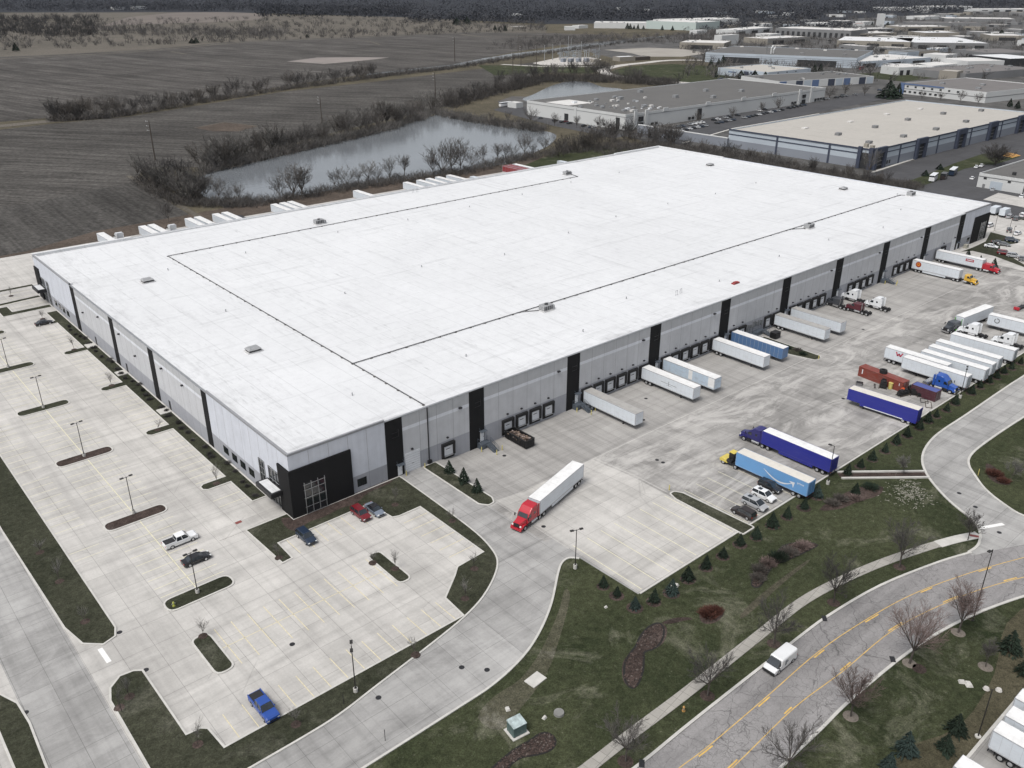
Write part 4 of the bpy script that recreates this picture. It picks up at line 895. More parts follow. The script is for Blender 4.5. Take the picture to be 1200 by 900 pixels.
# --- trailers backed to the docks
def docked(label,x,nose,**k):
    y=-.75; t=trailer(label,(x+1.65,y,-.9),R(-90),**k); return t
for i in range(1): pass
docked('white trailer at the dock next to the stairs, first trailer right of the open dumpster',74.6,0,roof=M_TRROOFG,group='trailers backed to the docks')
tq=docked('white trailer with thin dark pinstripes, beside the pale blue trailer at the docks',95.1,0,roof=M_TRROOF,group='trailers backed to the docks')
MB().bx(6.2,11.,-1.32,-1.306,2.5,2.56).bx(8.6,8.68,-1.32,-1.306,2.1,3.2).bx(8.0,9.6,-1.32,-1.306,2.05,2.1).build('pinstripe',M_DKMET,tq)
tq=docked('pale blue weathered trailer with one white panel backed to the docks',103.2,0,side=paint('trailer_pale_blue',(.50,.60,.70),.45,.25),roof=M_TRROOF,group='trailers backed to the docks')
MB().bx(8.2,9.4,-1.325,-1.306,1.5,3.9).bx(14.2,16.,-1.325,-1.306,1.5,3.9).build('white_panel',M_TRROOF,tq)
docked('clean white trailer at the dock left of the solid blue trailer',123.7,0,roof=M_TRROOF,group='trailers backed to the docks')
docked('solid blue trailer with a white roof backed to the docks',132.,0,side=paint('trailer_mid_blue',(.085,.17,.33),.45,.2),group='trailers backed to the docks',trim=paint('trailer_mid_blue_trim',(.12,.2,.35),.45))
docked('white trailer left of its twin near the planted dock median',152.6,0,roof=M_TRROOFG,group='trailers backed to the docks')
docked('white trailer right of its twin beside the row of dock doors',160.9,0,roof=M_TRROOFG,group='trailers backed to the docks')
T8=docked('white trailer with round orange logo backed to the docks behind a yellow truck',235.2,0,skirt=True,gear=False)
T9=docked('white trailer with red name panel hitched to the red truck at the far docks',252.9,0,gear=False)
o=MB().cyl((2.2,-1.305,2.9),(2.2,-1.33,2.9),.95,.95,24,0).cyl((2.2,-1.331,2.9),(2.2,-1.34,2.9),.62,.62,20,1)
o.build('round_logo',[basic('logo_red',(.3,.035,.02),.5),basic('logo_orange',(.62,.22,.03),.5)],T8)
letters('A',1.05,basic('logo_red',(.3,.035,.02),.5),T8,(2.2,-1.345,2.9),(R(90),0,0))
MB().bx(10.4,13.2,-1.33,-1.305,2.6,3.5).build('name_panel',basic('panel_red',(.33,.03,.045),.5),T9)
letters('MIDWAY',.5,M_DOORW,T9,(11.8,-1.335,3.05),(R(90),0,0)) if False else MB().bx(10.75,12.85,-1.34,-1.331,2.95,3.2).build('panel_lettering',M_DOORW,T9)
P_TRYEL=paint('truck_yellow',(.60,.36,.045),.35,.06); P_TRRED=paint('truck_red',(.42,.016,.03),.32,.05); P_TRBLUE=paint('truck_blue',(.022,.085,.36),.3,.05); P_TRNAVY=paint('truck_navy',(.022,.02,.13),.3,.05)
P_MAROON=paint('truck_maroon',(.085,.014,.022),.35,.08); P_GREEN=paint('truck_green',(.10,.42,.045),.35,.06); P_CHARC=paint('truck_charcoal',(.05,.055,.065),.35,.08)
tractor('yellow day cab truck with black roof fairing in front of the orange logo trailer',(235.2+1.65,-.75-15.25,-.85),R(-90),P_TRYEL,sleeper=False,stacks=False)
q=bpy.context.scene.objects; 
tractor('red truck with white sleeper skirts hitched at the far dock',(252.9+1.65,-.75-15.25,-.85),R(-90),P_TRRED,hi=False)
# --- the moving red truck
t,kp,rz=edge_trailer('clean white trailer behind the red truck turning in the yard',(684.4,543.9),(632.8,587.8),'L',skirt=True,gear=False,ribs=False)
tractor('bright red sleeper truck pulling a white trailer out of the yard',kp,R(-162)-0.06+R(-2),P_TRRED,stacks=False)
t,kp,rz=edge_trailer('royal blue trailer with white roof behind the dark blue truck',(974,537.3),(894.7,506.7),'L',90,side=paint('trailer_royal_blue',(.018,.024,.24),.4,.05),gear=False,ribs=False,skirt=True,trim=paint('royal_trim',(.03,.035,.26),.4))
tractor('dark blue sleeper truck hitched to the royal blue trailer',kp,R(92),P_TRNAVY)
PRIME=paint('trailer_sky_blue',(.13,.31,.58),.42,.08)
t,kp,rz=edge_trailer('sky blue trailer with a white curved arrow, pushed by a yellow yard tractor',(945.3,565.3),(865.3,531.3),'L',91,side=PRIME,gear=False,ribs=False,roof=paint('trailer_roof_cream',(.66,.63,.57),.6,.12),trim=paint('sky_trim',(.2,.34,.55),.4))
# curved arrow on the flank facing the cars (local left side, +y)
m=MB(); n=26; U=[];Lw=[]
for i in range(n+1):
    s=i/n; x=9.7-6.6*s; z=3.55-2.0*math.sin(math.pi*(.08+.72*s))**1.15+.25*s; wd=.04+.30*math.sin(math.pi*min(1,s*.95+.03))**.8
    U.append((x,z+wd*.5));Lw.append((x,z-wd*.5))
for i in range(n): m.add([(U[i][0],1.312,U[i][1]),(U[i+1][0],1.312,U[i+1][1]),(Lw[i+1][0],1.312,Lw[i+1][1]),(Lw[i][0],1.312,Lw[i][1])],[(0,1,2,3)])
e=U[-1]; m.add([(e[0]+.9,1.313,e[1]+.12),(e[0]-.35,1.313,e[1]+.25),(e[0]-.1,1.313,e[1]-1.05),(e[0]+.15,1.313,e[1]-.35)],[(0,1,2,3)])
m.build('arrow_logo',M_DOORW,t); letters('prime',.62,M_DOORW,t,(1.55,1.315,3.2),(R(90),0,R(180)))
# yellow yard tractor
def yardtractor(label,loc,rz):
    t=thing('yard_tractor',label,'yard tractor',loc,rz)
    MB().bx(-1.2,3.6,-.45,.45,.6,.95).build('chassis',M_FRAME,t); MB().ext([(2.0,.6),(3.9,.6),(3.9,1.15),(3.6,1.4),(2.0,1.4)],-1.2,1.2,bev=.1).build('engine_deck',M_YEL,t)
    c=MB().ext([(1.1,1.),(2.3,1.),(2.2,2.75),(1.15,2.75)],-1.1,.35,bev=.08).build('cab',M_DKMET,t); MB().bx(1.05,2.35,-1.15,.4,2.76,2.84).build('cab_roof',M_YEL,c); MB().bx(2.29,2.31,-1.0,.25,1.6,2.6).bx(1.3,2.1,-1.13,-1.11,1.6,2.6).build('window_glass',M_AUTOGLASS,c)
    for s in (-1,1): wheel(t,3.0,s*1.0,.5,.32,s); wheel(t,0,s*.93,.5,.6,s); MB().box((3.92,s*.8,1.),(.06,.3,.2)).build('headlight',M_LAMP,t)
    MB().cyl((0,0,.96),(0,0,1.1),.5,.5,12).build('fifth_wheel',M_DKMET,t); MB().cyl((1.6,.85,1.),(1.6,.85,3.1),.08,.08,8).build('exhaust_stack',M_DKMET,t); MB().bx(1.,2.2,.4,1.2,.95,1.5).build('battery_box',M_DKMET,t)
yardtractor('yellow yard tractor coupled to the sky blue arrow trailer',kp+Vector((math.cos(rz)*.9,math.sin(rz)*.9,0)),rz)
# --- trailers and trucks along the lawn side of the yard
t,_,_=edge_trailer('royal blue drop-frame trailer with white roof parked beside the red container',(1074.7,480.7),(996,456),'L',94,side=paint('trailer_royal_blue',(.018,.024,.24),.4,.05),kind='drop',gear=True,ribs=False,trim=paint('royal_trim',(.03,.035,.26),.4),roof=paint('trailer_roof_cream',(.66,.63,.57),.6,.12))
MB().bx(5,11.,-1.315,-1.303,.8,.95).bx(3,12,1.303,1.315,.8,1.).build('name_strip',M_DOORW,t)
G1='white trailers parked side by side facing the lawn'
t,_,_=edge_trailer('white trailer with a red winged letter logo, leftmost of the parked white row',(1037.3,406),(1111,429.5),'R',-90,group=G1)
m=MB(); 
for k,(a,b) in enumerate((((0,1.1),(.45,0)),((.45,0),(.8,.8)),((.8,.8),(1.15,0)),((1.15,0),(1.7,1.1)))):
    m.hexa([(2.9+a[0],-1.318,2.6+a[1]),(3.25+a[0],-1.318,2.6+a[1]),(3.25+a[0],-1.306,2.6+a[1]),(2.9+a[0],-1.306,2.6+a[1])],[(2.9+b[0],-1.318,2.6+b[1]),(3.25+b[0],-1.318,2.6+b[1]),(3.25+b[0],-1.306,2.6+b[1]),(2.9+b[0],-1.306,2.6+b[1])])
m.build('wing_logo',basic('logo_crimson',(.42,.012,.05),.5),t); m=MB()
for k in range(7): m.bx(5.2+.55*k,5.55+.55*k,-1.318,-1.306,2.75,3.1)
m.build('logo_lettering',basic('letter_grey',(.2,.2,.22),.6),t)
edge_trailer('white trailer right behind the blue truck, lowest of the parked white row',(1130.7,441.3),(1061.3,419.3),'L',90,group=G1)
edge_trailer('white trailer second from the blue truck in the parked row',(1153.3,434.4),(1081,411.3),'L',90,group=G1)
edge_trailer('white trailer with pale roof between two others in the parked row',(1163,427),(1088.3,406.3),'L',90,group=G1)
edge_trailer('white trailer at the far end of the row beside the green truck',(1171.7,420.3),(1096,400.3),'L',90,group=G1)
edge_trailer('long white trailer standing behind the rounded white truck and the green truck',(1186.7,410.6),(1116.7,392),'L',92)
t,_,_=edge_trailer('white trailer with a grey ring logo at the right edge of the yard',(1230,386.5),(1160,368.3),'L',93,skirt=False)
m=MB(); N=24
for i in range(N): 
    a,b=2*math.pi*i/N,2*math.pi*(i+1)/N
    if i not in (3,4): m.add([(13.6+r*math.cos(q),1.315,2.8+r*math.sin(q)) for r,q in ((.75,a),(.75,b),(.5,b),(.5,a))],[(0,1,2,3)])
m.build('ring_logo',basic('ring_grey',(.17,.18,.19),.5),t)
t,kp,rz=edge_trailer('white trailer behind the green and black truck crossing the yard',(1165.6,358.9),(1130,372.8),'L',gear=False,ribs=False)
tractor('black long nose truck with lime green sides hauling a white trailer',kp,rz-.12,P_CHARC,accent=P_CHARC,hi=False,tank=P_GREEN,fair=False)
def tr_px(label,pf,pr,col,z=0.,snap=None,**k):
    A=GY(*pf);B=GY(*pr); d=A-B; d.z=0; d.normalize()
    if snap is not None: d=Vector((math.cos(R(snap)),math.sin(R(snap)),0))
    q=(A+B)*.5-d*2.6; q.z=gz(q.x,q.y); return tractor(label,q,math.atan2(d.y,d.x),col,**k)
tr_px('bright blue sleeper truck facing the lawn beside the short maroon container',(1125,462),(1080,450),P_TRBLUE,snap=-91)
tr_px('rounded white sleeper truck facing right between long white trailers',(1143,414),(1119,405.5),M_WHITE,snap=-88,stacks=False)
tr_px('lime green day cab truck partly hidden behind the parked white trailers',(1146,412),(1176,421),P_GREEN,snap=92,sleeper=False)
tr_px('white sleeper truck beside the green and black truck',(1126.5,390.5),(1151,396),M_WHITE,snap=92,stacks=False)
tr_px('white sleeper truck standing behind the long white trailer at right',(1168.5,402),(1191,408.5),M_WHITE,snap=92,stacks=False)
tr_px('white sleeper truck standing alone near the dock doors, facing the wall',(1013,357.5),(1042,366),M_WHITE,snap=91,stacks=False)
tr_px('maroon long nose truck without trailer in front of the dock doors',(984,361),(1027,371.3),P_MAROON,snap=90,hi=False,fair=False)
tr_px('charcoal truck tucked between the maroon truck and the wall',(971,356),(990,363),P_CHARC,snap=88,hi=False,fair=False)
tr_px('white truck nosed against the wall behind the maroon truck',(986,347.5),(1013,354.5),M_WHITE,snap=90,stacks=False)
tr_px('dark truck parked close behind the maroon one with bare chassis',(977,353),(1000,360),P_MAROON,snap=90,hi=False,fair=False,sleeper=False) if False else None
# --- containers
def container(label,loc,rz,L,col,name='shipping_container',opentop=False,h=2.6,topc=None):
    t=thing(name,label,'container',loc,rz); w=1.22
    m=MB(); n=int(L/.28)
    m.bx(0.05,L-.05,-w+.04,w-.04,.15,h-.06)
    for i in range(n):
        x=.1+(L-.2)*i/n
        for s in (-1,1): m.bx(x,x+.14,s*(w-.03)-.025,s*(w-.03)+.025,.2,h-.1)
    m.build('corrugated_walls',col,t); MB().bx(.06,L-.06,-w+.08,w-.08,h-.058,h-.02).build('roof',topc or col,t)
    f=MB()
    for x in (.06,L-.06):
        for y in (-w,w): f.bx(x-.08,x+.08,y-.08,y+.08,.02,h)
        for z in (.1,h-.05): f.bx(x-.07,x+.07,-w,w,z-.08,z+.06)
    for y in (-w,w):
        for z in (.1,h-.05): f.bx(.1,L-.1,y-.06,y+.06,z-.08,z+.05)
    f.build('corner_frame',col,t)
    d=MB().bx(-.03,-.0,-w+.1,-.01,.2,h-.15).bx(-.03,-.0,.01,w-.1,.2,h-.15).build('container_door',col,t); m=MB()
    for y in (-.85,-.35,.35,.85): m.cyl((-.06,y,.15),(-.06,y,h-.1),.03,.03,6)
    m.build('lock_rod',M_STEEL,d); return t
P_CONT=paint('container_red',(.20,.038,.024),.6,.25); P_CONT2=paint('container_maroon',(.07,.016,.026),.6,.2)
A=G(1059,448.7,2.6);B=G(1008,429.3,2.6); d=(B-A).normalized(); rzc=math.atan2(d.y,d.x); le=Vector((-d.y,d.x,0)); p=A-le*1.22; p.z=0
c=container('rust red shipping container with scrap tyres on top beside the blue trailer',p,rzc,12.2,P_CONT)
letters('TRITON',.55,M_DOORW,c,(11.2,1.25,1.9),(R(90),R(90),R(180))) if False else MB().bx(11.0,11.25,1.25,1.262,.9,2.1).bx(.9,1.05,1.25,1.262,1.4,2.1).build('container_marking',M_DOORW,c)
def tyrestack(label,p,n=3):
    t=thing('tyre_stack',label,'tyres',p)
    for i in range(n):
        m=MB(); N=14
        for j in range(N):
            a,b=2*math.pi*j/N,2*math.pi*(j+1)/N; q=lambda r,z,an:(r*math.cos(an),r*math.sin(an),z)
            for (r0,z0),(r1,z1) in (((.28,.0),(.55,.0)),((.55,.0),(.55,.26)),((.55,.26),(.28,.26)),((.28,.26),(.28,.0))): m.add([q(r0,z0+i*.27,a),q(r1,z1+i*.27,a),q(r1,z1+i*.27,b),q(r0,z0+i*.27,b)],[(0,1,2,3)])
        o=m.build('tyre',M_TYRE,t); o.location=(.06*(i%2),.05*i,0); o.scale=(1.7,1.7,1)
tp=Vector((p.x,p.y,0))+d*6.3; tp.z=2.62; tyrestack('stack of black tyres lying on the rust red container',tp)
A=G(1098,460,2.5); p=A+Vector((-.15,.1,0)); p.z=0
c=container('short maroon container with a blue tarp roof beside the bright blue truck',(p.x+1.25,p.y-.1,0),R(88),6.1,P_CONT2,h=2.5,topc=paint('tarp_blue',(.06,.085,.28),.6,.2))
# --- scrap between the containers
def engine(label,px,py,seed,s=1.):
    p=G(px,py); r=random.Random(seed); t=thing('scrap_engine',label,'scrap engine',(p.x,p.y,0),r.uniform(0,3))
    MB().bx(-1.4*s,1.4*s,-.6*s,.6*s,.25,1.1*s).build('engine_block',basic('scrap_black',(.02,.02,.02),.7,.3,.3),t)
    MB().cyl((-.8*s,0,1.1*s),(-.8*s,0,1.5*s),.4*s,.4*s,10).bx(.1*s,1.2*s,-.4*s,.4*s,1.11*s,1.5*s).build('air_housing',M_DKMET,t)
    MB().cyl((1.41*s,0,.6*s),(1.7*s,0,.6*s),.45*s,.45*s,12).build('fan',M_DKMET,t)
    MB().bx(-1.6*s,1.6*s,-.75*s,-.6*s,.02,.25).bx(-1.6*s,1.6*s,.6*s,.75*s,.02,.25).build('pallet_skid',M_WOOD,t); return t
engine('long black scrap engine block with a yellow cap lying behind the royal blue trailer',1035,452.5,1,1.25); engine('black scrap machine beside the orange part near the red container',1058,463,2,1.0); engine('black greasy gearbox pile near the short maroon container',1068.5,460.5,3,1.1); engine('small black scrap motor right of the gearbox pile',1076,463.5,4,.7)
p=G(1043,455.5); tag(MB().cyl((p.x,p.y,1.5),(p.x,p.y,1.62),.55,.55,14).cyl((p.x,p.y,.02),(p.x,p.y,1.5),.5,.5,14).build('oil_drum',basic('drum_yellow',(.55,.47,.16),.5)),'pale yellow topped drum among the black scrap engines','drum')
p=G(1058.5,461); tag(MB().hexa([(p.x-.6,p.y-.7,.05),(p.x+.6,p.y-.7,.05),(p.x+.5,p.y+.8,.05),(p.x-.5,p.y+.8,.05)],[(p.x-.4,p.y-.6,1.3),(p.x+.5,p.y-.5,1.2),(p.x+.3,p.y+.6,1.4),(p.x-.4,p.y+.6,1.3)]).build('hood_panel',paint('panel_orange',(.5,.08,.02),.5)),'orange truck hood panel propped among the scrap engines','hood panel')
p=G(1007,450.2); tag(MB().ext([(-1.1,0),(1.1,0),(.8,.45),(-.7,.5)],-.8,.8,bev=.1).build('bonnet',M_DKMET,None,loc=(p.x,p.y,0),rz=.4),'black bonnet lying on the yard above the royal blue trailer','vehicle part')
for k,(a,b,w,h) in enumerate(((1088,474.5,3.4,1.3),(1083,470,2.2,1.6),(1025,452.5,2.4,.25))):
    p=G(a,b); m=MB(); m.ribbon([(-w/2,-h/2),(w/2,-h/2),(w/2,h/2),(-w/2,h/2)],.14,.02,.1,True); tag(m.build('scrap_lattice',M_DKMET if k else M_WOOD,None,loc=(p.x,p.y,0),rz=.5),['brown open frame lying flat beside the maroon container','dark rectangular frame lying left of the brown frame','thin dark beam lying behind the royal blue trailer'][k],'frame')
tk=thing('steel_tank','silver cylindrical tank lying behind the bright blue truck','tank',G(1086,452.3),R(0)); MB().cyl((-1.6,0,1.0),(1.6,0,1.0),.75,.75,16).build('tank_shell',M_CHROME,tk); MB().bx(-1.2,-1.,-.7,.7,.0,.6).bx(1.,1.2,-.7,.7,.0,.6).build('cradle',M_FRAME,tk)
# --- roll-off box full of debris at the dock, square bin by the median
t=thing('roll_off_dumpster','long black open dumpster full of debris backed to the second dock bay','dumpster',(51.9,-.7,-.9),R(-90))
m=MB(); w=1.25; L=6.9
m.bx(0,L,-w,w,.25,.4); m.bx(0,L,-w,-w+.1,.4,2.0); m.bx(0,L,w-.1,w,.4,2.0); m.bx(0,.1,-w+.1,w-.1,.4,2.); m.bx(L-.1,L,-w+.1,w-.1,.4,2.)
for i in range(9):
    for s in (-1,1): m.bx(.3+i*.75,.42+i*.75,s*(w+.04)-.05,s*(w+.04)+.05,.3,1.95)
m.build('steel_box',basic('dumpster_black',(.013,.013,.014),.55,.2,.4),t); m=MB()
m.bx(0,L,-w-.1,-w+.14,1.96,2.08); m.bx(0,L,w-.14,w+.1,1.96,2.08); m.bx(L-.14,L+.06,-w,w,1.96,2.08); m.build('top_rim',M_FRAME,t)
m=MB(); r=random.Random(5)
for i in range(130): m.box((r.uniform(.4,L-.4),r.uniform(-w+.2,w-.2),r.uniform(1.1,1.8)),(r.uniform(.2,.9),r.uniform(.15,.6),r.uniform(.04,.25)),r.choice((0,0,1,2)),r.uniform(0,3))
struct(m.build('debris',[basic('debris_tan',(.19,.14,.11),.9,0,.4),basic('debris_pale',(.30,.25,.23),.9,0,.3),basic('debris_brown',(.07,.05,.042),.9,0,.4)],t),'stuff')
for s in (-1,1): wheel(t,.5,s*.9,.2,.2,s); wheel(t,L-.5,s*.9,.2,.2,s)
p=GY(908,396); t=thing('trash_bin','square black lidded bin standing by the planted dock median','bin',(p.x,p.y,p.z),0); MB().ext([(-1.2,.15),(1.2,.15),(1.3,1.6),(-1.3,1.8)],-.95,.95,bev=.06).build('bin_body',basic('dumpster_black',(.013,.013,.014)),t); MB().bx(-1.35,1.35,-1.,1.,1.8,1.9).build('lid',M_RUBBER,t)
for x in (-.9,.9):
    for s in (-1,1): wheel(t,x,s*.7,.12,.1,s)
# --- back yard row behind the warehouse
GB='trailers parked along the back fence'
BK=[(33.1,'t'),(48.6,'t'),(52.1,'t'),(66.8,'d'),(70.6,'t'),(78.2,'t'),(82.2,'t'),(104,'t'),(108,'t'),(111.6,'t'),(144.4,'t'),(171.6,'t'),(179.2,'t'),(184.7,'t'),(190.3,'t'),(197,'t'),(233,'r'),(236.2,'r'),(239.8,'t')]
txt={33.1:'white trailer with a white truck beside it, first behind the roof edge at far left',48.6:'left trailer of the second pair behind the roof',52.1:'right trailer of the second pair, next to a lone white truck',66.8:'left white trailer of the pair right of the lone white truck behind the warehouse',70.6:'right white trailer of the pair right of the lone white truck behind the warehouse',78.2:'left white trailer of the pair near the lone bare tree',82.2:'white trailer right of its twin, next to the dark bin behind the roof',104:'left trailer of the trio below the big bare trees',108:'middle trailer of the trio below the big bare trees',111.6:'right trailer of the trio below the big bare trees',144.4:'lone white trailer at the pond side of the warehouse',171.6:'first of the long row of white trailers at the pond',179.2:'second of the long row of white trailers at the pond',184.7:'third of the long row of white trailers at the pond',190.3:'fourth of the long row of white trailers at the pond',197:'last of the long row of white trailers at the pond',233:'red trailer behind the warehouse, left of the other red one',236.2:'red trailer right of its twin behind the warehouse',239.8:'white trailer beside the red trailers behind the warehouse'}
P_TRR=paint('trailer_red',(.23,.02,.025),.5,.15)
for x,k in BK:
    trailer(txt[x],(x+1.3,214.6-16.15,0),R(90),side=P_TRR if k=='r' else M_TRWHITE,roof=P_TRR if k=='r' else M_TRROOF,group=GB,gear=True,front=M_DKMET if k=='d' else None)
p=G(140,276.5,2.5); tractor('white truck parked at far left beside the first back trailer',(p.x,p.y-2,0),R(90),M_WHITE,stacks=False); p=G(202,267,2.5); tractor('white truck parked alone between trailers behind the warehouse',(p.x,p.y-2,0),R(90),M_WHITE,stacks=False)
for a,b,l in ((278,253,'dark square bin behind the warehouse roof, right of a trailer pair'),(553,208,'white box container at the right end of the pond row'),(655,189.5,'small white box container near the far roof corner')):
    p=G(a,b,2.4); container(l,(p.x,p.y-6.,0),R(90),6.1,M_DKMET if a==278 else M_TRWHITE,h=2.6 if a==278 else 3.)

for px,py,l in ((1163.7,856.3,'nearest white trailer in the bottom right corner lot, cut by the edge'),(1177.9,838.6,'middle white trailer in the bottom right corner lot'),(1189.4,818,'upper white trailer in the bottom right corner lot'),(1117.5,898,'white trailer corner peeking in at the bottom edge of the corner lot')):
    A=G(px,py,4.05); trailer(l,(A.x+1.3,A.y,0),R(-90),group='trailers in the corner lot',gear=False)

# ------------------------------------------------------------------ trees and shrubs
def limb(m,p,q,r0,r1,n=4):
    p=Vector(p);q=Vector(q);d=q-p
    if d.length<1e-4: return
    d.normalize(); a=d.orthogonal().normalized(); b=d.cross(a); vs=[]
    for c,r in ((p,r0),(q,r1)):
        for i in range(n): t=2*math.pi*i/n; vs.append(c+a*(r*math.cos(t))+b*(r*math.sin(t)))
    m.add(vs,[(i,(i+1)%n,n+(i+1)%n,n+i) for i in range(n)])
def twig(m,p,q,w,r):
    d=(q-p); s=d.cross(Vector((r.uniform(-1,1),r.uniform(-1,1),r.uniform(-1,1)))); 
    if s.length<1e-5: return
    s=s.normalized()*w; m.add([p-s,p+s,q+s*.3,q-s*.3],[(0,1,2,3)])
def bare_tree_mesh(h,spread,seed,fine=1.,tw=.03,levels=4,trunk_r=None,upright=.5,stem=.22,nb=(4,6)):
    r=random.Random(seed); T=MB(); Cn=MB(); tr=trunk_r or h*.018
    def grow(p,d,L,rad,lv):
        seg=2 if lv<2 else 1; q=p
        for k in range(seg):
            dd=(d+Vector((r.uniform(-.12,.12),r.uniform(-.12,.12),r.uniform(-.02,.1)))).normalized(); e=q+dd*(L/seg)
            ra=rad*(1-.35*k/seg); rb=rad*(1-.35*(k+1)/seg)
            if lv<=1: limb(T,q,e,ra,rb,6 if lv==0 else 4)
            elif lv<levels-1: limb(Cn,q,e,ra,rb,3)
            else: twig(Cn,q,e,max(tw,ra),r)
            q=e; d=dd
        if lv>=levels: return
        n=r.randint(*nb) if lv<levels-1 else int(r.randint(4,6)*fine)
        for i in range(n):
            t=r.uniform(.35,1.) if lv>0 else r.uniform(.75,1.)
            o=p.lerp(q,t); az=r.uniform(0,2*math.pi)+i*2.4; sp=spread*(r.uniform(.55,1.15)) if lv==0 else r.uniform(.45,.95)
            side=d.orthogonal().normalized(); side.rotate(Matrix.Rotation(az,3,d)); nd=(d*math.cos(sp)+side*math.sin(sp)); nd.z+=upright*.35; nd.normalize()
            f={0:.62,1:.62,2:.6,3:.6}.get(lv,.6)
            grow(o,nd,(h*(1-stem)*.55 if lv==0 else L*f)*r.uniform(.75,1.15),rad*.55,lv+1)
        if lv>0: grow(q,d,L*.6,rad*.6,lv+1)
    grow(Vector((0,0,-.1)),Vector((r.uniform(-.04,.04),r.uniform(-.04,.04),1)),h*stem*1.4,tr,0)
    return T,Cn
def vase_tree_mesh(h,ang,seed,nl=8,ns=9,nt=6,tw=.016,stem=.24,tr=None,jit=.10,sub=True):
    # clear trunk, ascending limbs, side branches along each limb, fine twigs along those
    r=random.Random(seed); T=MB(); Cn=MB(); tr=tr or h*.017; top=Vector((r.uniform(-.02,.02)*h,r.uniform(-.02,.02)*h,h*stem)); limb(T,(0,0,-.1),top,tr,tr*.8,7)
    def branch(p,d,L,r0,r1,n,m,k):
        pts=[p]; 
        for i in range(n):
            d=(d+Vector((r.uniform(-jit,jit),r.uniform(-jit,jit),r.uniform(-.02,.08)))).normalized(); q=pts[-1]+d*(L/n); limb(m,pts[-1],q,r0+(r1-r0)*i/n,r0+(r1-r0)*(i+1)/n,k); pts.append(q)
        return pts,d
    def at(pts,t): f=t*(len(pts)-1); i=min(int(f),len(pts)-2); return pts[i].lerp(pts[i+1],f-i),(pts[i+1]-pts[i]).normalized()
    for i in range(nl+1):
        az=i*2.399+r.uniform(-.3,.3); a=(ang*r.uniform(.45,1.12)) if i<nl else .05; d=Vector((math.sin(a)*math.cos(az),math.sin(a)*math.sin(az),math.cos(a)))
        L=h*(1-stem)*r.uniform(.8,1.02)*(1. if a<.8 else .82); o=Vector((0,0,0)).lerp(top,r.uniform(.78,1.)); pts,_=branch(o,d,L,tr*.5,tr*.08,5,T if i<nl else T,4)
        for j in range(ns):
            t=.18+.78*(j+r.random())/ns; p,dd=at(pts,t); sd=dd.orthogonal().normalized(); sd.rotate(Matrix.Rotation(r.uniform(0,6.283),3,dd)); b=r.uniform(.4,.85); nd=(dd*math.cos(b)+sd*math.sin(b)); nd.z+=.18; nd.normalize()
            l2=L*(.42-.24*t)*r.uniform(.7,1.2); sp,_=branch(p,nd,l2,max(tw*1.1,tr*.16),tw*.6,2,Cn,3)
            for k in range(nt):
                p2,d2=at(sp,.25+.75*(k+r.random())/nt); sd=d2.orthogonal().normalized(); sd.rotate(Matrix.Rotation(r.uniform(0,6.283),3,d2)); b=r.uniform(.3,.8); e=p2+((d2*math.cos(b)+sd*math.sin(b)).normalized()+Vector((0,0,.15)))*l2*r.uniform(.3,.6); twig(Cn,p2,e,tw,r)
                if sub:
                    for q in range(2): twig(Cn,p2.lerp(e,r.uniform(.3,.8)),e+Vector((r.uniform(-1,1),r.uniform(-1,1),r.uniform(-.3,1)))*l2*.16,tw*.8,r)
    return T,Cn
def bare_tree(label,loc,h,spread,seed,group=None,crown=None,name='bare_tree',cat='tree',**k):
    t=thing(name,label,cat,loc,random.Random(seed).uniform(0,6.3),group); T,Cn=(vase_tree_mesh(h,spread,seed,**k) if 'ns' in k else bare_tree_mesh(h,spread,seed,**k))
    T.build('trunk',M_BARK,t); Cn.build('crown',crown or M_TWIG,t); return t
# street trees along the public road
for px,py,h,s,cr,lab in ((1066,777,10.5,.62,M_TWIGR,'large bare street tree with pinkish buds on the verge, biggest beside the road curve'),(997,839,8.2,.62,M_TWIGR,'rounded budding street tree on the verge, in its own mulch ring below the road'),(1123,741,8.8,.5,M_TWIGR,'bare street tree beside the tall street lamp'),(921,908,9.,.95,M_TWIG,'wide bare tree at the bottom edge of the picture below the road'),
    (907,754,8.4,.95,M_TWIGD,'bare dark tree on the verge just above the white van'),(977,706,8.6,.95,M_TWIGD,'bare spreading tree between the walk and the road, right of the van'),(1054,664,9.,.85,M_TWIGD,'bare dark tree by the walk near the road curve'),(829,815,8.4,.95,M_TWIGD,'bare dark tree left of the yellow hydrant side of the walk'),(733,892,7.6,.9,M_TWIG,'bare tree between walk and road at the bottom of the lawn'),(1134,633,5.5,.8,M_TWIG,'small bare tree at the access road corner')):
    bare_tree(lab,G(px,py),h,s,px,crown=cr,nl=11 if cr is M_TWIGR else 9,ns=12 if cr is M_TWIGR else 11,nt=10 if cr is M_TWIGR else 9,tw=.015 if cr is M_TWIGR else .018,stem=.26 if cr is M_TWIGR else .3,jit=.07 if cr is M_TWIGR else .12)
for i,(px,py) in enumerate(((1066,777),(997,839),(1123,741),(921,908),(907,754),(977,706),(1054,664),(829,815),(733,892),(1077,786-3),(1155,781))):
    p=G(px,py); struct(MB().cyl((p.x,p.y,-.06),(p.x,p.y,-.03),1.05,.9,14).build('mulch_ring',basic('mulch_pale',(.15,.13,.11),.95,0,.3,3) if i in (0,1,2,10) else M_MULCH),'stuff')
bare_tree('slim bare sapling in a pale mulch ring in the bottom right corner lawn',G(1155,781),4.2,.5,77,levels=4,tw=.02)
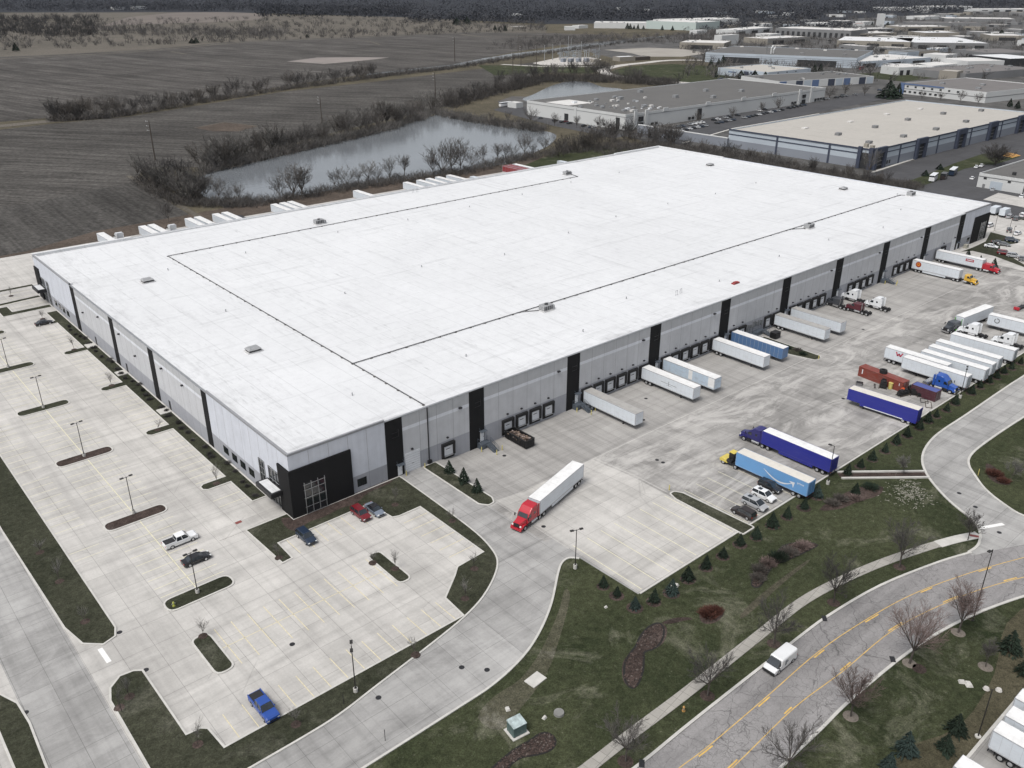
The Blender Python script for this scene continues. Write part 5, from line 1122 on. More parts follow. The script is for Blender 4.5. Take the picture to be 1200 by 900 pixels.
# saplings of the parking lot
saps=[(238,746,'at the top of the small island beside the front bays'),(232,873,'at the inner corner of the bottom left lawn'),(347,849.5,'on the grass median right of the blue pickup'),(487,768,'on the median below the right end of the lot'),(545,702,'on the curved median near the driveway bend'),(437,660,'at the upper end of the slim island in the front lot'),(463,667,'at the middle of the slim island in the front lot'),(463,592,'on the front lawn right of the silver car'),(530,611,'on the median beside the straight driveway'),(327,654,'on the lawn tip at the walk to the entrance'),(254,567,'on the strip finger nearest the entrance canopy'),(185,504,'on the second strip finger from the entrance'),(131,452,'on the third strip finger from the entrance'),(87,410,'on the fourth strip finger from the entrance'),(50,374,'on the strip beside the far parked black car'),(13,347,'on the far planted corner at left'),(70,682,'in the long left grass island, upper one'),(100,729,'in the long left grass island, lower one'),(152,817,'near the tip of the bottom left lawn'),(556,667,'on the median beside the curb'),(47,648,'high in the long left grass island'),(140,830,'beside the entrance road kerb at bottom left')]
SP=[bare_tree_mesh(3.4,.5,900+i,fine=1.,tw=.012,levels=3,trunk_r=.045,upright=1.) for i in range(4)]
sapo=[]
for i,(px,py,l) in enumerate(saps):
    p=G(px,py); t=thing('sapling','thin bare sapling '+l,'sapling',(p.x,p.y,.1),i*1.3,'young trees of the parking lot')
    k=i%4
    if i<4: a=SP[k][0].build('trunk',M_BARK,t); b=SP[k][1].build('crown',M_TWIGG,t); sapo.append((a.data,b.data))
    else:
        for nm,d in (('trunk',sapo[k][0]),('crown',sapo[k][1])): o=bpy.data.objects.new(nm,d); COL.objects.link(o); o.parent=t
    t.scale=(1,1,1.+.25*math.sin(i*2.1))
    struct(MB().cyl((p.x,p.y,.1),(p.x,p.y,.135),.75,.7,12).build('mulch_ring',M_MULCH),'stuff')
# spruces
def spruce_mesh(h,seed,dens=1.):
    r=random.Random(seed); m=MB(); n=int(520*dens); R0=h*.36
    for i in range(n):
        u=r.random()**.75; z=h*(.06+.92*(1-u)); az=r.uniform(0,6.283); rr=R0*(u*1.02+.02)*(.55+.5*r.random())*(1+.12*math.sin(z*9/h*3))
        c=Vector((rr*math.cos(az),rr*math.sin(az),z)); L=h*.14*(.5+u*.6); o=Vector((math.cos(az),math.sin(az),-.35)); s=Vector((-math.sin(az),math.cos(az),r.uniform(-.5,.5)))*(L*.45)
        m.add([c-o*L*.5,c+s*.5+Vector((0,0,.02)),c+o*L*.7,c-s*.5],[(0,1,2,3)])
        if i%3==0: m.add([c-o*L*.3,c+Vector((0,0,L*.35)),c+o*L*.5],[(0,1,2)])
    return m
SPM=[]
def spruce(label,px,py,h,mat=None,group=None,z=0.,i=0):
    p=G(px,py,z); k=(i%5,mat is None)
    t=thing('spruce_tree',label,'spruce',(p.x,p.y,z),i*1.7,group)
    if len(SPM)<5:
        a=MB().cyl((0,0,-.1),(0,0,.9),.05,.02,6).build('trunk',M_BARK,t); b=spruce_mesh(1.,300+i).build('crown',M_NEEDLE,t); SPM.append((a.data,b.data))
    else:
        for nm,d in (('trunk',SPM[i%5][0]),('crown',SPM[i%5][1])): o=bpy.data.objects.new(nm,d); COL.objects.link(o); o.parent=t
    if mat:
        for c in t.children:
            if c.name.startswith('crown'): c.material_slots[0].link='OBJECT'; c.material_slots[0].material=mat
    q=random.Random(int(px*7+py)); h*=q.uniform(.66,.98); t.scale=(h*q.uniform(.85,1.15),h*q.uniform(.85,1.15),h); t.rotation_euler=(q.uniform(-.05,.05),q.uniform(-.05,.05),q.uniform(0,6)); return t
GS='young spruces along the truck yard lawn'
LS=[(706.7,687,2.6,'first spruce on the lawn right of the driveway curve'),(722.7,698,3.0,'second spruce right of the driveway curve, left of the yard corner'),(744,712,3.3,'bluish spruce just below the yard corner tip'),(766,705,3.,'spruce right of the bluish one below the yard corner'),(786.7,695,3.4,'spruce beside the yard edge with a pale stone next to it'),(806,679,3.2,'spruce on the lawn edge between pale stone and grass median'),(827,665,3.,'spruce below the middle of the light trailer lot edge'),(847,652,3.,'spruce left of the grass median end'),(867,638,3.2,'spruce just below the end of the grass median'),(886,630,2.8,'spruce right of the grass median end'),(905,616,3.2,'spruce under the dark brown parked car'),(922,606,2.8,'spruce below the silver minivan'),(942,595,3.3,'spruce below the rear of the sky blue trailer'),(957,582,3.4,'spruce at the rear corner of the sky blue trailer by the lamp'),(993,556,2.9,'spruce right of the yard lamp, left of the pale kerb channel'),(1008,547,2.8,'spruce at the left end of the pale kerb channel'),(1022,538.5,2.8,'spruce above the kerb channel, third from the yard lamp'),(1037,529,2.8,'spruce between the kerb channel and royal blue trailer'),(1050,519.5,2.9,'spruce left of the royal blue drop trailer rear'),(1063,511,3.,'spruce under the rear of the royal blue drop trailer'),(1077,502,2.8,'spruce right of the royal blue drop trailer rear'),(1087,494,2.9,'spruce below the flat brown frame'),(1097,488,2.8,'spruce below the short maroon container'),(1109,481,2.8,'spruce at the kerb right of the maroon container'),(1119,473,3.,'spruce beside the right yard lamp'),(1138,461,3.,'spruce in front of the lowest white trailer'),(1148,454,3.,'spruce in front of the white row, second from the right lamp'),(1159,448,3.,'spruce in front of the middle of the white row'),(1168,443,3.,'spruce in front of the upper white row'),(1176,437,3.,'spruce at the upper end of the white row'),(1185,432,3.,'spruce right of the white row end'),(1196,426,3.,'spruce at the right picture edge on the yard lawn')]
for i,(a,b,h,l) in enumerate(LS):
    p=G(a,b); struct(MB().cyl((p.x,p.y,-.06),(p.x,p.y,-.035),h*.42,h*.4,14).build('mulch_ring',M_MULCH),'stuff'); spruce(l,a,b,h,M_NEEDLE2 if i in(2,4,13) else None,GS,-.06,i)
for i,(a,b,l) in enumerate(((526.5,553,'spruce nearest the wall in the dock median'),(543,565,'middle spruce of three in the dock median'),(559,576,'outer spruce of three in the dock median'))): spruce(l,a,b,3.7,None,'spruces in the dock median',.1,i+7)
for i,(a,b,h,l) in enumerate(((1183,763,4.6,'big dark spruce at the right edge below the street'),(1200,790,4.8,'big dark spruce cut by the right edge above the corner trailers'),(1120,858,4.4,'dark spruce left of the twin globe lamp'),(1060,882,4.6,'bluish spruce at the bottom, left of the pair'),(1040,903,4.8,'bluish spruce cut by the bottom edge'),(1107,880,4.,'small dark spruce below the twin globe lamp'))): spruce(l,a,b,h,M_NEEDLE2 if i in(3,4) else None,'spruces of the corner lot',-.06,i+3)
for i,(a,b,l) in enumerate(((1134.5,298.5,'tiny spruce nearest the far docks'),(1149,304,'tiny middle spruce beside the red truck at the far docks'),(1164,314.5,'largest tiny spruce in front of the red truck at the far docks'))): spruce(l,a,b,(2.6,2.4,4.2)[i],None,'spruces by the far docks',0,i)
spruce('dark spruce in the planted bed near the kerb channel',1002,579,3.,None,None,-.06,2)
# shrubs
def shrub(label,px,py,r0,h,mat,seed,name='shrub',group=None,z=-.05,n=260,cat='shrub'):
    r=random.Random(seed); m=MB(); p=G(px,py)
    for i in range(n):
        a=r.uniform(0,6.283); q=r.random()**.6*r0; b=Vector((q*.6*math.cos(a),q*.6*math.sin(a),0)); e=Vector((q*1.1*math.cos(a+r.uniform(-.3,.3)),q*1.1*math.sin(a),h*(1-.45*(q/r0)**2)*r.uniform(.5,1.05)))
        twig(m,b,e,.035,r)
        for k in range(2): twig(m,b.lerp(e,.6),e+Vector((r.uniform(-.3,.3),r.uniform(-.3,.3),r.uniform(-.1,.25))),.03,r)
    return tag(m.build(name,mat,None,loc=(p.x,p.y,z)),label,cat,group)
shrub('rusty red twig shrub clump on the lawn above the van',830,720,1.6,1.,M_REDTWIG,1,n=420); shrub('smaller red twig shrub clump right of the other one',838,717,1.3,.9,M_REDTWIG,2,n=300)
shrub('long dark red shrub bed inside the access road curve',1165,556,1.7,.9,M_REDTWIG,3,n=420); shrub('low red shrub at the end of the access road bed',1176,564,1.3,.7,M_REDTWIG,4)
for i,(a,b,rr,h,mt) in enumerate(((912,655,1.8,1.4,M_NEEDLE),(890,668,1.6,.8,M_BRUSH),(900,660,1.6,.8,M_TWIGR),(925,648,1.7,.8,M_BRUSH),(942,640,1.6,.8,M_TWIGR),(888,678,1.4,.7,M_BRUSH),(985,585,1.6,.8,M_BRUSH),(1020,572,1.7,.9,M_NEEDLE),(1003,584,1.5,.7,M_TWIGR),(975,590,1.5,.8,M_BRUSH))):
    shrub(('dark green bush in the curved bed above the worn path','brown twiggy bush at the left of the curved bed','reddish twig bush left of the dark green one in the curved bed','brown bush right of the dark green one in the curved bed','reddish twig bush at the right end of the curved bed','lowest brown bush of the curved bed','brown bush in the bed below the kerb channel','dark green bush at the right of the bed below the kerb channel','reddish bush in the bed below the kerb channel','leftmost brown bush of the bed below the kerb channel')[i],a,b,rr,h,mt,20+i)
for i,(a,b) in enumerate(((396,580),(407,577),(418,574),(430,569),(444,564),(384,586),(372,590),(352,603))): shrub(('bare shrub near the glazed front corner','dry shrub by the charcoal block','bare shrub below the small office window','dry shrub right of the office window','bare shrub by the second charcoal pier','dry shrub at the foot of the window grid','low shrub under the window grid','low shrub at the entrance corner')[i],a,b,.9,.8,M_BRUSH if i%2 else M_TWIGD,60+i,z=.1,n=120,group='foundation shrubs')
for i in range(34):
    y=12+i*3.6+rnd.uniform(-1.5,1.5); p=PX((rnd.uniform(-2.4,-.9),y,.1)); shrub('low dark shrub in the strip along the long side wall',p[0],p[1],rnd.uniform(.45,.95),rnd.uniform(.4,.9),M_TWIGD,80+i,z=.1,n=90,group='shrubs in the side wall strip')
for i,(x,y) in enumerate(((141,-9.5),(142,-12.5),(143,-15.),(141.6,-17.5))): p=PX((x,y,-.8)); q=shrub(('dark low shrub nearest the wall in the planted dock median','dark low shrub second in the planted dock median','brown shrub toward the tip of the planted dock median','dark shrub at the tip of the planted dock median')[i],0,0,1.2,.8,(M_TWIGD,M_NEEDLE,M_BRUSH,M_NEEDLE)[i],120+i,n=160); q.location=(x,y,-.78)
sapw=bare_tree('pale bare sapling beside the dark red shrub bed',G(1184,562),4.,.6,404,crown=M_TWIGG,levels=4,tw=.02)
bare_tree('small pale bare tree growing by the kerb channel',G(1059,556),4.,.6,405,crown=M_TWIGG,levels=4,tw=.02)
# grass tussocks: uneven blades over the lawns (uncountable)
def tufts(name,px0,px1,py0,py1,n,seed,mat,test):
    r=random.Random(seed); m=MB()
    for i in range(n):
        p=G(r.uniform(px0,px1),r.uniform(py0,py1)); 
        if not test(p): continue
        for k in range(4):
            a=r.uniform(0,6.28); q=Vector((p.x+r.uniform(-.2,.2),p.y+r.uniform(-.2,.2),-.06)); twig(m,q,q+Vector((math.cos(a)*.12,math.sin(a)*.12,r.uniform(.1,.28))),.03,r)
    return struct(m.build(name,mat),'stuff')

# ------------------------------------------------------------------ lamps, bollards and other site furniture
def lamp(label,px,py,h,base=True,arms=2,rz=0.,z=0.,group='parking lot lamps'):
    p=G(px,py,z); t=thing('light_pole',label,'light pole',(p.x,p.y,z),rz,group)
    b0=.75 if base else .0
    if base: MB().cyl((0,0,-.2),(0,0,.75),.32,.32,14).build('concrete_base',M_POLECONC,t)
    MB().cyl((0,0,b0),(0,0,h),.085,.065,8).box((0,0,b0+.03),(.34,.34,.06)).build('pole',M_POLE,t)
    for s in ((-1,1) if arms==2 else (1,)):
        a=MB().bar((0,0,h-.1),(s*.55,0,h-.05),.06).build('lamp_arm',M_POLE,t); MB().box((s*.85,0,h-.02),(.65,.42,.14)).build('lamp_head',M_POLE,t)
    return t
for i,(px,py,l) in enumerate(((51,478,'second lit island from the far corner, left lot'),(99,535,'third lit island from the far corner, left lot'),(157,602,'island above the white pickup'),(231.7,695,'island below the black sedan'),(10,431,'island at the far left edge of the lot'))): lamp('dark twin-head light pole on the '+l,px,py,8.,True,2,R(5))
lamp('dark twin-head light pole on the grass median below the front lot',417,811,8.3,True,2,R(60)); lamp('dark twin-head light pole at the driveway bend by the trailer lot',674,665.7,7.8,True,2,R(-20))
lamp('dark light pole with concrete base behind the royal blue trailer rear',970,567,8.6,True,1,R(100)); lamp('slim light pole in front of the blue sleeper truck on the yard edge',1125,466,7.8,True,2,R(20))
lamp('tall dark street lamp standing right of the road curve',1140,727,13.4,False,1,R(170),group='street lamps')
p=G(1146,863); t=thing('globe_lamp','dark lamp post with two pale saucer heads in the corner lawn','street lamp',p,R(-50)); MB().cyl((0,0,-.1),(0,0,8.2),.08,.07,8).build('pole',M_POLE,t); MB().cyl((0,0,-.1),(0,0,.12),.4,.4,12).build('concrete_base',M_POLECONC,t)
for s in (-1,1): a=MB().bar((0,0,8.1),(s*.6,0,8.25),.05).build('lamp_arm',M_POLE,t); MB().cyl((s*.75,0,8.15),(s*.75,0,8.42),.42,.3,14).build('lamp_head',basic('lamp_pale',(.45,.43,.4),.4),t)
# bollards at the dock stairs and medians
def bollard(x,y,label,h=1.1):
    t=tag(MB().cyl((0,0,-.1),(0,0,h),.1,.1,10).cyl((0,0,h),(0,0,h+.07),.1,.04,10).build('bollard',M_BOLL,None,loc=(x,y,gz(x,y))),label,'bollard','yellow bollards')
for x,n in ((43.6,'the dock stairs nearest the front corner'),(72.2,'the dock stairs left of the first docked trailer'),(215.8,'the stairs at the far docks')):
    bollard(x-.6,-2.,'yellow bollard at the left of '+n); bollard(x+1.0,-5.1,'yellow bollard in front of '+n); bollard(x+3.2,-4.3,'yellow bollard at the right of '+n)
bollard(24.4,-.9,'yellow bollard left of the white roll-up door'); bollard(29.0,-.9,'yellow bollard right of the white roll-up door'); bollard(60.2,-39.,'yellow bollard at the tip of the grass median by the trailer lot'); bollard(142.,-22.,'yellow bollard at the tip of the planted dock median')
q=G(1146,557); tag(MB().cyl((0,0,-.1),(0,0,1.5),.06,.06,8).box((0,0,1.35),(.16,.08,.3)).build('marker_post',M_BOLL,None,loc=(q.x,q.y,0)),'slim yellow marker post inside the access road curve','marker post')
q=G(204,711); t=thing('traffic_cap','yellow capped fire hydrant on the island below the black sedan','hydrant',(q.x,q.y,.12))
def hydrant(t,c):
    MB().cyl((0,0,0),(0,0,.12),.2,.2,12).cyl((0,0,.12),(0,0,.62),.13,.12,12).build('barrel',c,t); MB().cyl((0,0,.62),(0,0,.8),.15,.05,12).build('bonnet',c,t)
    for s in (-1,1): MB().cyl((s*.12,0,.45),(s*.24,0,.45),.07,.07,8).build('outlet_cap',M_STEEL,t)
t.name='fire_hydrant'; hydrant(t,paint('hydrant_lime',(.36,.38,.08),.5)); t.scale=(1.2,1.2,1.1)
q=G(801,833); t=thing('fire_hydrant','orange yellow fire hydrant on the verge left of the street','hydrant',(q.x,q.y,-.04),R(30)); hydrant(t,paint('hydrant_orange',(.42,.24,.08),.5)); t.scale=(1.2,1.2,1.15)
q=G(102,760)
for i,(a,b,l) in enumerate(((143,835,'thin dark marker rod on the bottom left lawn'),(451.5,868,'thin dark rod beside the lower driveway'),(403,832-6,'short dark rod on the median left of the lamp'),(1,1,''))):
    if l: q=G(a,b); tag(MB().cyl((0,0,-.1),(0,0,1.9),.045,.045,8).box((0,0,1.75),(.08,.05,.3)).build('marker_rod',M_DKMET,None,loc=(q.x,q.y,.05)),l,'marker rod')
# transformer cabinet, slab, well ring, stone
q=G(605.5,857); t=thing('transformer_cabinet','teal green transformer cabinet with weathered pale lid on the lawn','utility cabinet',(q.x,q.y,-.06),R(-8))
cgt=basic('cabinet_green',(.09,.14,.135),.5,.1,.2); MB().bx(-1.,1.,-.85,.85,.12,1.7).build('cabinet_body',cgt,t); m=MB().hexa([(-1.04,-.9,1.702),(1.04,-.9,1.702),(1.04,.9,1.702),(-1.04,.9,1.702)],[(-1.04,-.9,1.78),(1.04,-.9,1.78),(1.04,.9,1.95),(-1.04,.9,1.95)]); m.build('lid',basic('lid_pale',(.38,.45,.45),.5,.1,.5,1.2),t)
m=MB(); m.bx(-.95,-.02,-.875,-.852,.2,1.6); m.bx(.02,.95,-.875,-.852,.2,1.6); m.build('cabinet_door',cgt,t); MB().bx(-1.3,1.3,-1.2,1.2,.0,.12).build('pad',M_POLECONC,t)
q=G(627.5,796.5); tag(MB().box((0,0,0),(2.7,1.9,.16)).box((-.7,0,.085),(.8,.8,.02)).box((.6,.2,.085),(.5,.5,.02)).build('concrete_pad',M_KERB,None,loc=(q.x,q.y,.0),rz=R(5)),'pale concrete utility slab lying in the lawn beside the driveway','concrete slab')
q=G(655,836); t=tag(MB().cyl((0,0,-.1),(0,0,.28),.75,.7,18).cyl((0,0,.28),(0,0,.3),.45,.45,16).build('well_ring',basic('well_grey',(.2,.2,.19),.9),None,loc=(q.x,q.y,0)),'round grey concrete well ring near the transformer cabinet','well')
for a,b,s,l in ((790.5,686,1.,'pale stone beside the fifth spruce'),(710,711.5,.4,'small white stone below the first lawn spruces'),(595,831,.6,'pale flat stone above the transformer cabinet'),(638,841,.5,'small pale stone left of the well ring'),(1127,799,.7,'pale rock pile piece in the corner lawn'),(1135,802,.9,'flat grey rocks in the corner lawn')):
    q=G(a,b); r=random.Random(int(a)); m=MB(); m.hexa([(-s*.7,-s*.5,-.1),(s*.6,-s*.6,-.1),(s*.7,s*.5,-.1),(-s*.6,s*.6,-.1)],[(-s*.5,-s*.3,.22*s+.1),(s*.4,-s*.35,.18*s+.1),(s*.5,s*.3,.25*s+.1),(-s*.4,s*.35,.2*s+.1)]); tag(m.build('stone',M_KERB,None,loc=(q.x,q.y,0),rz=a),l,'stone')
# white double rail between spruces and access road
A=G(981,553.5);B=G(1083,552.5); t=thing('kerb_channel','low straight channel with two pale kerbs running to the access road','channel',A); d=B-A; n=9
for o in (0,1):
    off=Vector((-d.y,d.x,0)).normalized()*(-2.4*o); m=MB(); m.ribbon([off,d+off],.42,-.1,.34); m.build('rail',M_KERB,t)
m=MB(); off=Vector((-d.y,d.x,0)).normalized()*(-1.2); m.ribbon([off,d+off],1.9,-.1,.075); struct(m.build('stone_bed',M_MULCH,t),'thing')
# loose road sign frame at the right yard edge (far red tipped barrier)
q=G(1197,361.5); t=thing('flatbed_dolly','grey low dolly with a red end at the right edge of the yard','dolly',(q.x,q.y,0),R(175)); MB().bx(-2,3,-.6,.6,.5,.75).build('deck',M_DKMET,t); MB().bx(3,3.5,-.8,.8,.3,1.1).build('end_board',P_TRRED,t)
for s in (-1,1): wheel(t,-1.2,s*.7,.4,.25,s)
# low electrical cabinet by the far pier
tag(MB().bx(-1,1,-.6,.6,0,1.2).bx(-1.05,1.05,-.65,.65,1.2,1.27).build('utility_box',basic('box_tan',(.34,.33,.28),.7),None,loc=(276.,-1.6,0)),'small tan utility box beside the far end pier','utility cabinet')
# --- vehicles in the north-east lot
NE=[('suv',(1158,267),(1166,265),P_CARWHITE,0,'white car parked right beside the far building corner'),('suv',(1181.5,274),(1189,269.5),P_GREY,20,'dark grey car parked apart in the far right lot'),('sedan',(1190,276.5),(1199,274),P_CARWHITE,0,'white sedan right of the dark grey car in the far lot'),('suv',(1181,283.5),(1188,284),P_NAVY,-75,'blue car parked at the lawn of the far lot'),('sedan',(1172,288),(1179,289),P_GREY,-75,'grey car between the blue and the black one in the far lot'),('sedan',(1165,285),(1173,288),P_BLACK,-75,'black sedan parked at the lawn of the far lot'),('sedan',(1154.5,289),(1167,292.5),P_CARWHITE,-75,'white sedan nearest the far building lawn'),('suv',(1172,298),(1180,300),P_RED,-75,'dark red car at the right end of the far lot'),('suv',(1182,301),(1192,303.5),P_SILVER,-75,'silver car right of the dark red one in the far lot'),('suv',(1197,305),(1206,309),P_GREEN if False else P_GREY,-75,'grey car cut by the right edge of the far lot')]
for k,a,b,c,rz,l in NE: at_wheels(k,l,a,b,'R',c,rz)
def boxtruck(label,px,py,rz,col,group=None):
    p=G(px,py); t=thing('box_truck',label,'box truck',(p.x,p.y,0),rz,group); MB().bx(0,5.2,-1.2,1.2,.9,3.5).build('cargo_box',col,t); MB().ext([(5.25,.5),(7.2,.5),(7.3,1.2),(6.6,1.5),(6.2,2.3),(5.25,2.35)],-1.05,1.05,bev=.12).build('cab',M_WHITE,t); MB().hexa([(6.62,-.9,1.52),(6.65,-.9,1.52),(6.65,.9,1.52),(6.62,.9,1.52)],[(6.24,-.85,2.22),(6.27,-.85,2.22),(6.27,.85,2.22),(6.24,.85,2.22)]).build('windshield',M_AUTOGLASS,t)
    MB().bx(0,7,-.4,.4,.55,.88).build('chassis',M_FRAME,t)
    for x in (1.2,6.2):
        for s in (-1,1): wheel(t,x,s*.95,.42,.3,s)
    return t
boxtruck('white box truck parked behind the far right building corner',1162,252.5,R(0),M_TRWHITE); boxtruck('second white box truck with plain body right of its twin',1173,255,R(0),M_TRWHITE)
for i,(a,b,c,l) in enumerate(((1183,255.5,P_SILVER,'silver car right of the box trucks'),(1191,258,P_GREY,'grey car right of the silver one by the box trucks'),(1198.5,254,P_CARWHITE,'white car at the edge right of the box trucks'))): p=G(a,b); car('suv',l,(p.x-2,p.y,0),R(5),c)
lamp('pale light pole in the far lot near the box trucks',1165,270.5,6,True,1,0,group='far lot lamps'); lamp('pale light pole between cars of the far lot',1182,273,6,True,1,0,group='far lot lamps'); lamp('light pole right of the white sedan in the far lot',1185,283.5,6,True,1,0,group='far lot lamps')

# ------------------------------------------------------------------ industrial park and the far side
ZB=-.5
C_WHITE=basic('far_wall_white',(.56,.57,.565),.8,0,.06,.02); C_BLUEW=basic('far_wall_bluish',(.42,.47,.52),.8,0,.1,.03); C_NAVY=basic('far_wall_navy',(.045,.055,.085),.7,0,.1); C_TAN=basic('far_wall_tan',(.27,.25,.215),.8,0,.1,.03)
C_GREY=basic('far_wall_grey',(.19,.193,.197),.8,0,.12,.03); C_GREYB=basic('far_wall_greyblue',(.23,.25,.285),.8,0,.08,.03); C_DARK=basic('far_dark_opening',(.025,.026,.028),.7); C_BLUE=basic('far_wall_blue',(.10,.15,.27),.7,0,.1,.03); C_REDR=basic('far_red_roof',(.33,.07,.05),.7,0,.1,.03)
FOOT=[]
class OB:      # building on an oriented footprint: u along the front, v away from the viewer
    def __init__(s,name,label,pA,pB,depth,h,wall,roof,z=ZB,par=.6,group=None,cat='building'):
        A=pA if isinstance(pA,Vector) else G(*pA,z); B=pB if isinstance(pB,Vector) else G(*pB,z); d=(B-A); d.z=0; s.L=d.length; s.D=depth; s.h=h
        s.t=thing(name,label,cat,(A.x,A.y,z),math.atan2(d.y,d.x),group); n_=Vector((-d.y,d.x,0)).normalized(); FOOT.append((A+d*.5+n_*depth*.5,math.hypot(s.L,depth)*.5))
        L,D=s.L,depth; m=MB(); e=.35
        m.bx(0,L,0,e,-1,h); m.bx(0,L,D-e,D,-1,h); m.bx(0,e,e,D-e,-1,h); m.bx(L-e,L,e,D-e,-1,h); m.build('wall',wall,s.t)
        MB().bx(e,L-e,e,D-e,h-1.2,h-par).build('roof',roof,s.t)
    def front(s,name,rects,mat,d=.12):
        for u0,u1,z0,z1 in rects: MB().bx(u0,u1,-d,-.003,z0,z1).build(name,mat,s.t)
    def side(s,name,rects,mat,left=True,d=.12):
        for v0,v1,z0,z1 in rects:
            if left: MB().bx(-d,-.003,v0,v1,z0,z1).build(name,mat,s.t)
            else: MB().bx(s.L+.003,s.L+d,v0,v1,z0,z1).build(name,mat,s.t)
    def units(s,pts,sz=(3,2.2,1.6),mat=None):
        for u,v in pts: MB().bx(u-sz[0]/2,u+sz[0]/2,v-sz[1]/2,v+sz[1]/2,s.h-.6,s.h-.6+sz[2]).build('roof_unit',mat or M_STEEL,s.t)
# white warehouse with the grey roof behind the pond
V=lambda x,y,z=ZB: Vector((x,y,z))
b=OB('white_warehouse','white warehouse with grey gravel roof beside the pond, with scattered roof units',V(389,272),V(634,272),98,10.2,C_WHITE,M_ROOFGREY)
b.front('pilaster',[(u,u+5,9,11.4) for u in (38,85,128,168)],C_WHITE,.5); b.front('pilaster',[(8,11,0,11.6),(19,22,0,11.6),(205,208,0,11.6),(222,225,0,11.6)],C_WHITE,.8); b.front('band',[(0,245,8.2,8.45)],C_GREY)
b.front('window',[(13,17,0,3.6),(13,17,4.6,7.6),(211,215,0,3.),(211,215,4.5,7.)]+[(u,u+2,1,2.6) for u in (26,30,196,200,230,234,238,242)]+[(76,80,0,7.5),(66,68,1,2.6),(70,72,1,2.6)],C_DARK,.95)
b.side('band',[(0,98,8.2,8.45)],C_GREY); b.side('window',[(5,8.5,0,7.5),(1,2.2,1,2.6),(12,14,1,2.6),(18,20,1,2.6),(24,26,1,2.6)],C_DARK); b.side('pilaster',[(46,48,-.5,10.6)],C_WHITE,True,.4); b.side('dock_door',[(54,58,.5,5)],C_DARK)
r=random.Random(12)
for i in range(46):
    u,v=r.gauss(28,22),r.uniform(6,70)
    if 3<u<150: s=r.uniform(.8,2.6); MB().box((u,v,9.6+s*.25),(s*1.4,s,s*.5+.2),0,0).build('roof_unit',r.choice((M_ROOFPALE,M_STEEL,M_WHITE,M_STEEL)),b.t)
b.units([(60,60),(100,40),(120,20),(150,50),(170,30),(105,80)],(4,3,2),M_STEEL)
MB().bx(6,30,60,84,9.61,9.66).build('roof_patch',M_ROOFPALE,b.t)
# tan-roofed warehouse with navy piers
b=OB('tan_roof_warehouse','tan-roofed warehouse with navy piers and pale blue panels right behind the main warehouse',V(389.5,97.5,0),V(606,97.5,0),92,10.,C_BLUEW,M_ROOFTAN,z=-.3)
L,D=b.L,b.D
b.front('base_wall',[(12,L,-.5,4.4)],C_GREYB,.08); b.front('coping',[(0,L,9.6,10.35)],C_NAVY,.3); b.front('stripe',[(0,L,7.2,7.7)],C_NAVY,.12)
b.front('pier',[(u,u+1.,-.5,10.) for u in (28,73,116,160,190)],C_NAVY,.35)
for u in (0,46,96,140,184):
    b.front('entrance_tower',[(u,u+2.2,-.5,11.),(u+9.5,u+11.7,-.5,11.)],C_NAVY,1.6); b.front('tower_head',[(u+2.2,u+9.5,8.,11.)],C_NAVY,1.5); b.front('glazing',[(u+2.2,u+9.5,-.3,8.)],C_DARK,.4); b.front('glazing_bar',[(u+2.2,u+9.5,z,z+.3) for z in (1.5,3.5,5.5)],C_GREY,.5)
b.front('window',[(u,u+1.6,1.,2.8) for u in (12.6,15.2,17.8)],C_DARK,.14)
b.side('base_wall',[(0,D,-.5,4.2)],C_GREYB,True,.08); b.side('coping',[(0,D,9.6,10.35)],C_NAVY,True,.3); b.side('stripe',[(0,D,7.,7.6)],C_NAVY); b.side('pier',[(v,v+1.1,-.5,10.) for v in (25,58)],C_NAVY,True,.35); b.side('entrance_tower',[(0,2.2,-.5,11.),(6.5,8.5,-.5,11.)],C_NAVY,True,1.4); b.side('glazing',[(2.2,6.5,-.3,8.)],C_DARK,True,.4)
b.units([(20,14),(55,12),(95,12),(140,14),(33,40),(75,40),(120,42),(165,40),(200,30)],(3.4,2.6,1.5),C_GREY); b.units([(40,66),(85,62),(135,64),(178,62)],(4.5,2.4,.7),M_ROOFPALE); b.units([(5,4),(8,9)],(2,2,2),C_TAN)
bw=OB('retaining_wall','dark grey retaining wall with white top left of the tan-roofed warehouse',V(389.,189),V(389.,260),1.2,5.,C_GREYB,C_WHITE,cat='wall'); MB().bx(0,bw.L,-.2,1.3,5.,5.4).build('wall_cap',C_WHITE,bw.t)
# small grey-roofed building at right
b=OB('white_depot','white depot with grey roof and loading doors at the right edge',V(387,42),V(387,-30),70,7.2,C_WHITE,M_ROOFGREY)
b.front('band',[(0,b.L,5.6,5.9)],C_GREY); b.front('loading_door',[(6,11.5,0,4.2)],C_BLUEW); b.front('window',[(2.5,3.9,4.6,5.6),(13.5,14.9,4.6,5.6)],C_DARK); b.front('dock_door',[(21,25.5,.6,4.3),(27.5,32,.6,4.3)],C_DARK,.3); b.front('door_leaf',[(21.6,24.9,.7,3.8),(28.1,31.4,.7,3.8)],M_DOORW,.34); b.front('door',[(2.6,3.8,0,2.3)],C_GREY,.1); b.units([(12,10)],(1.4,1.4,1.4),C_DARK)
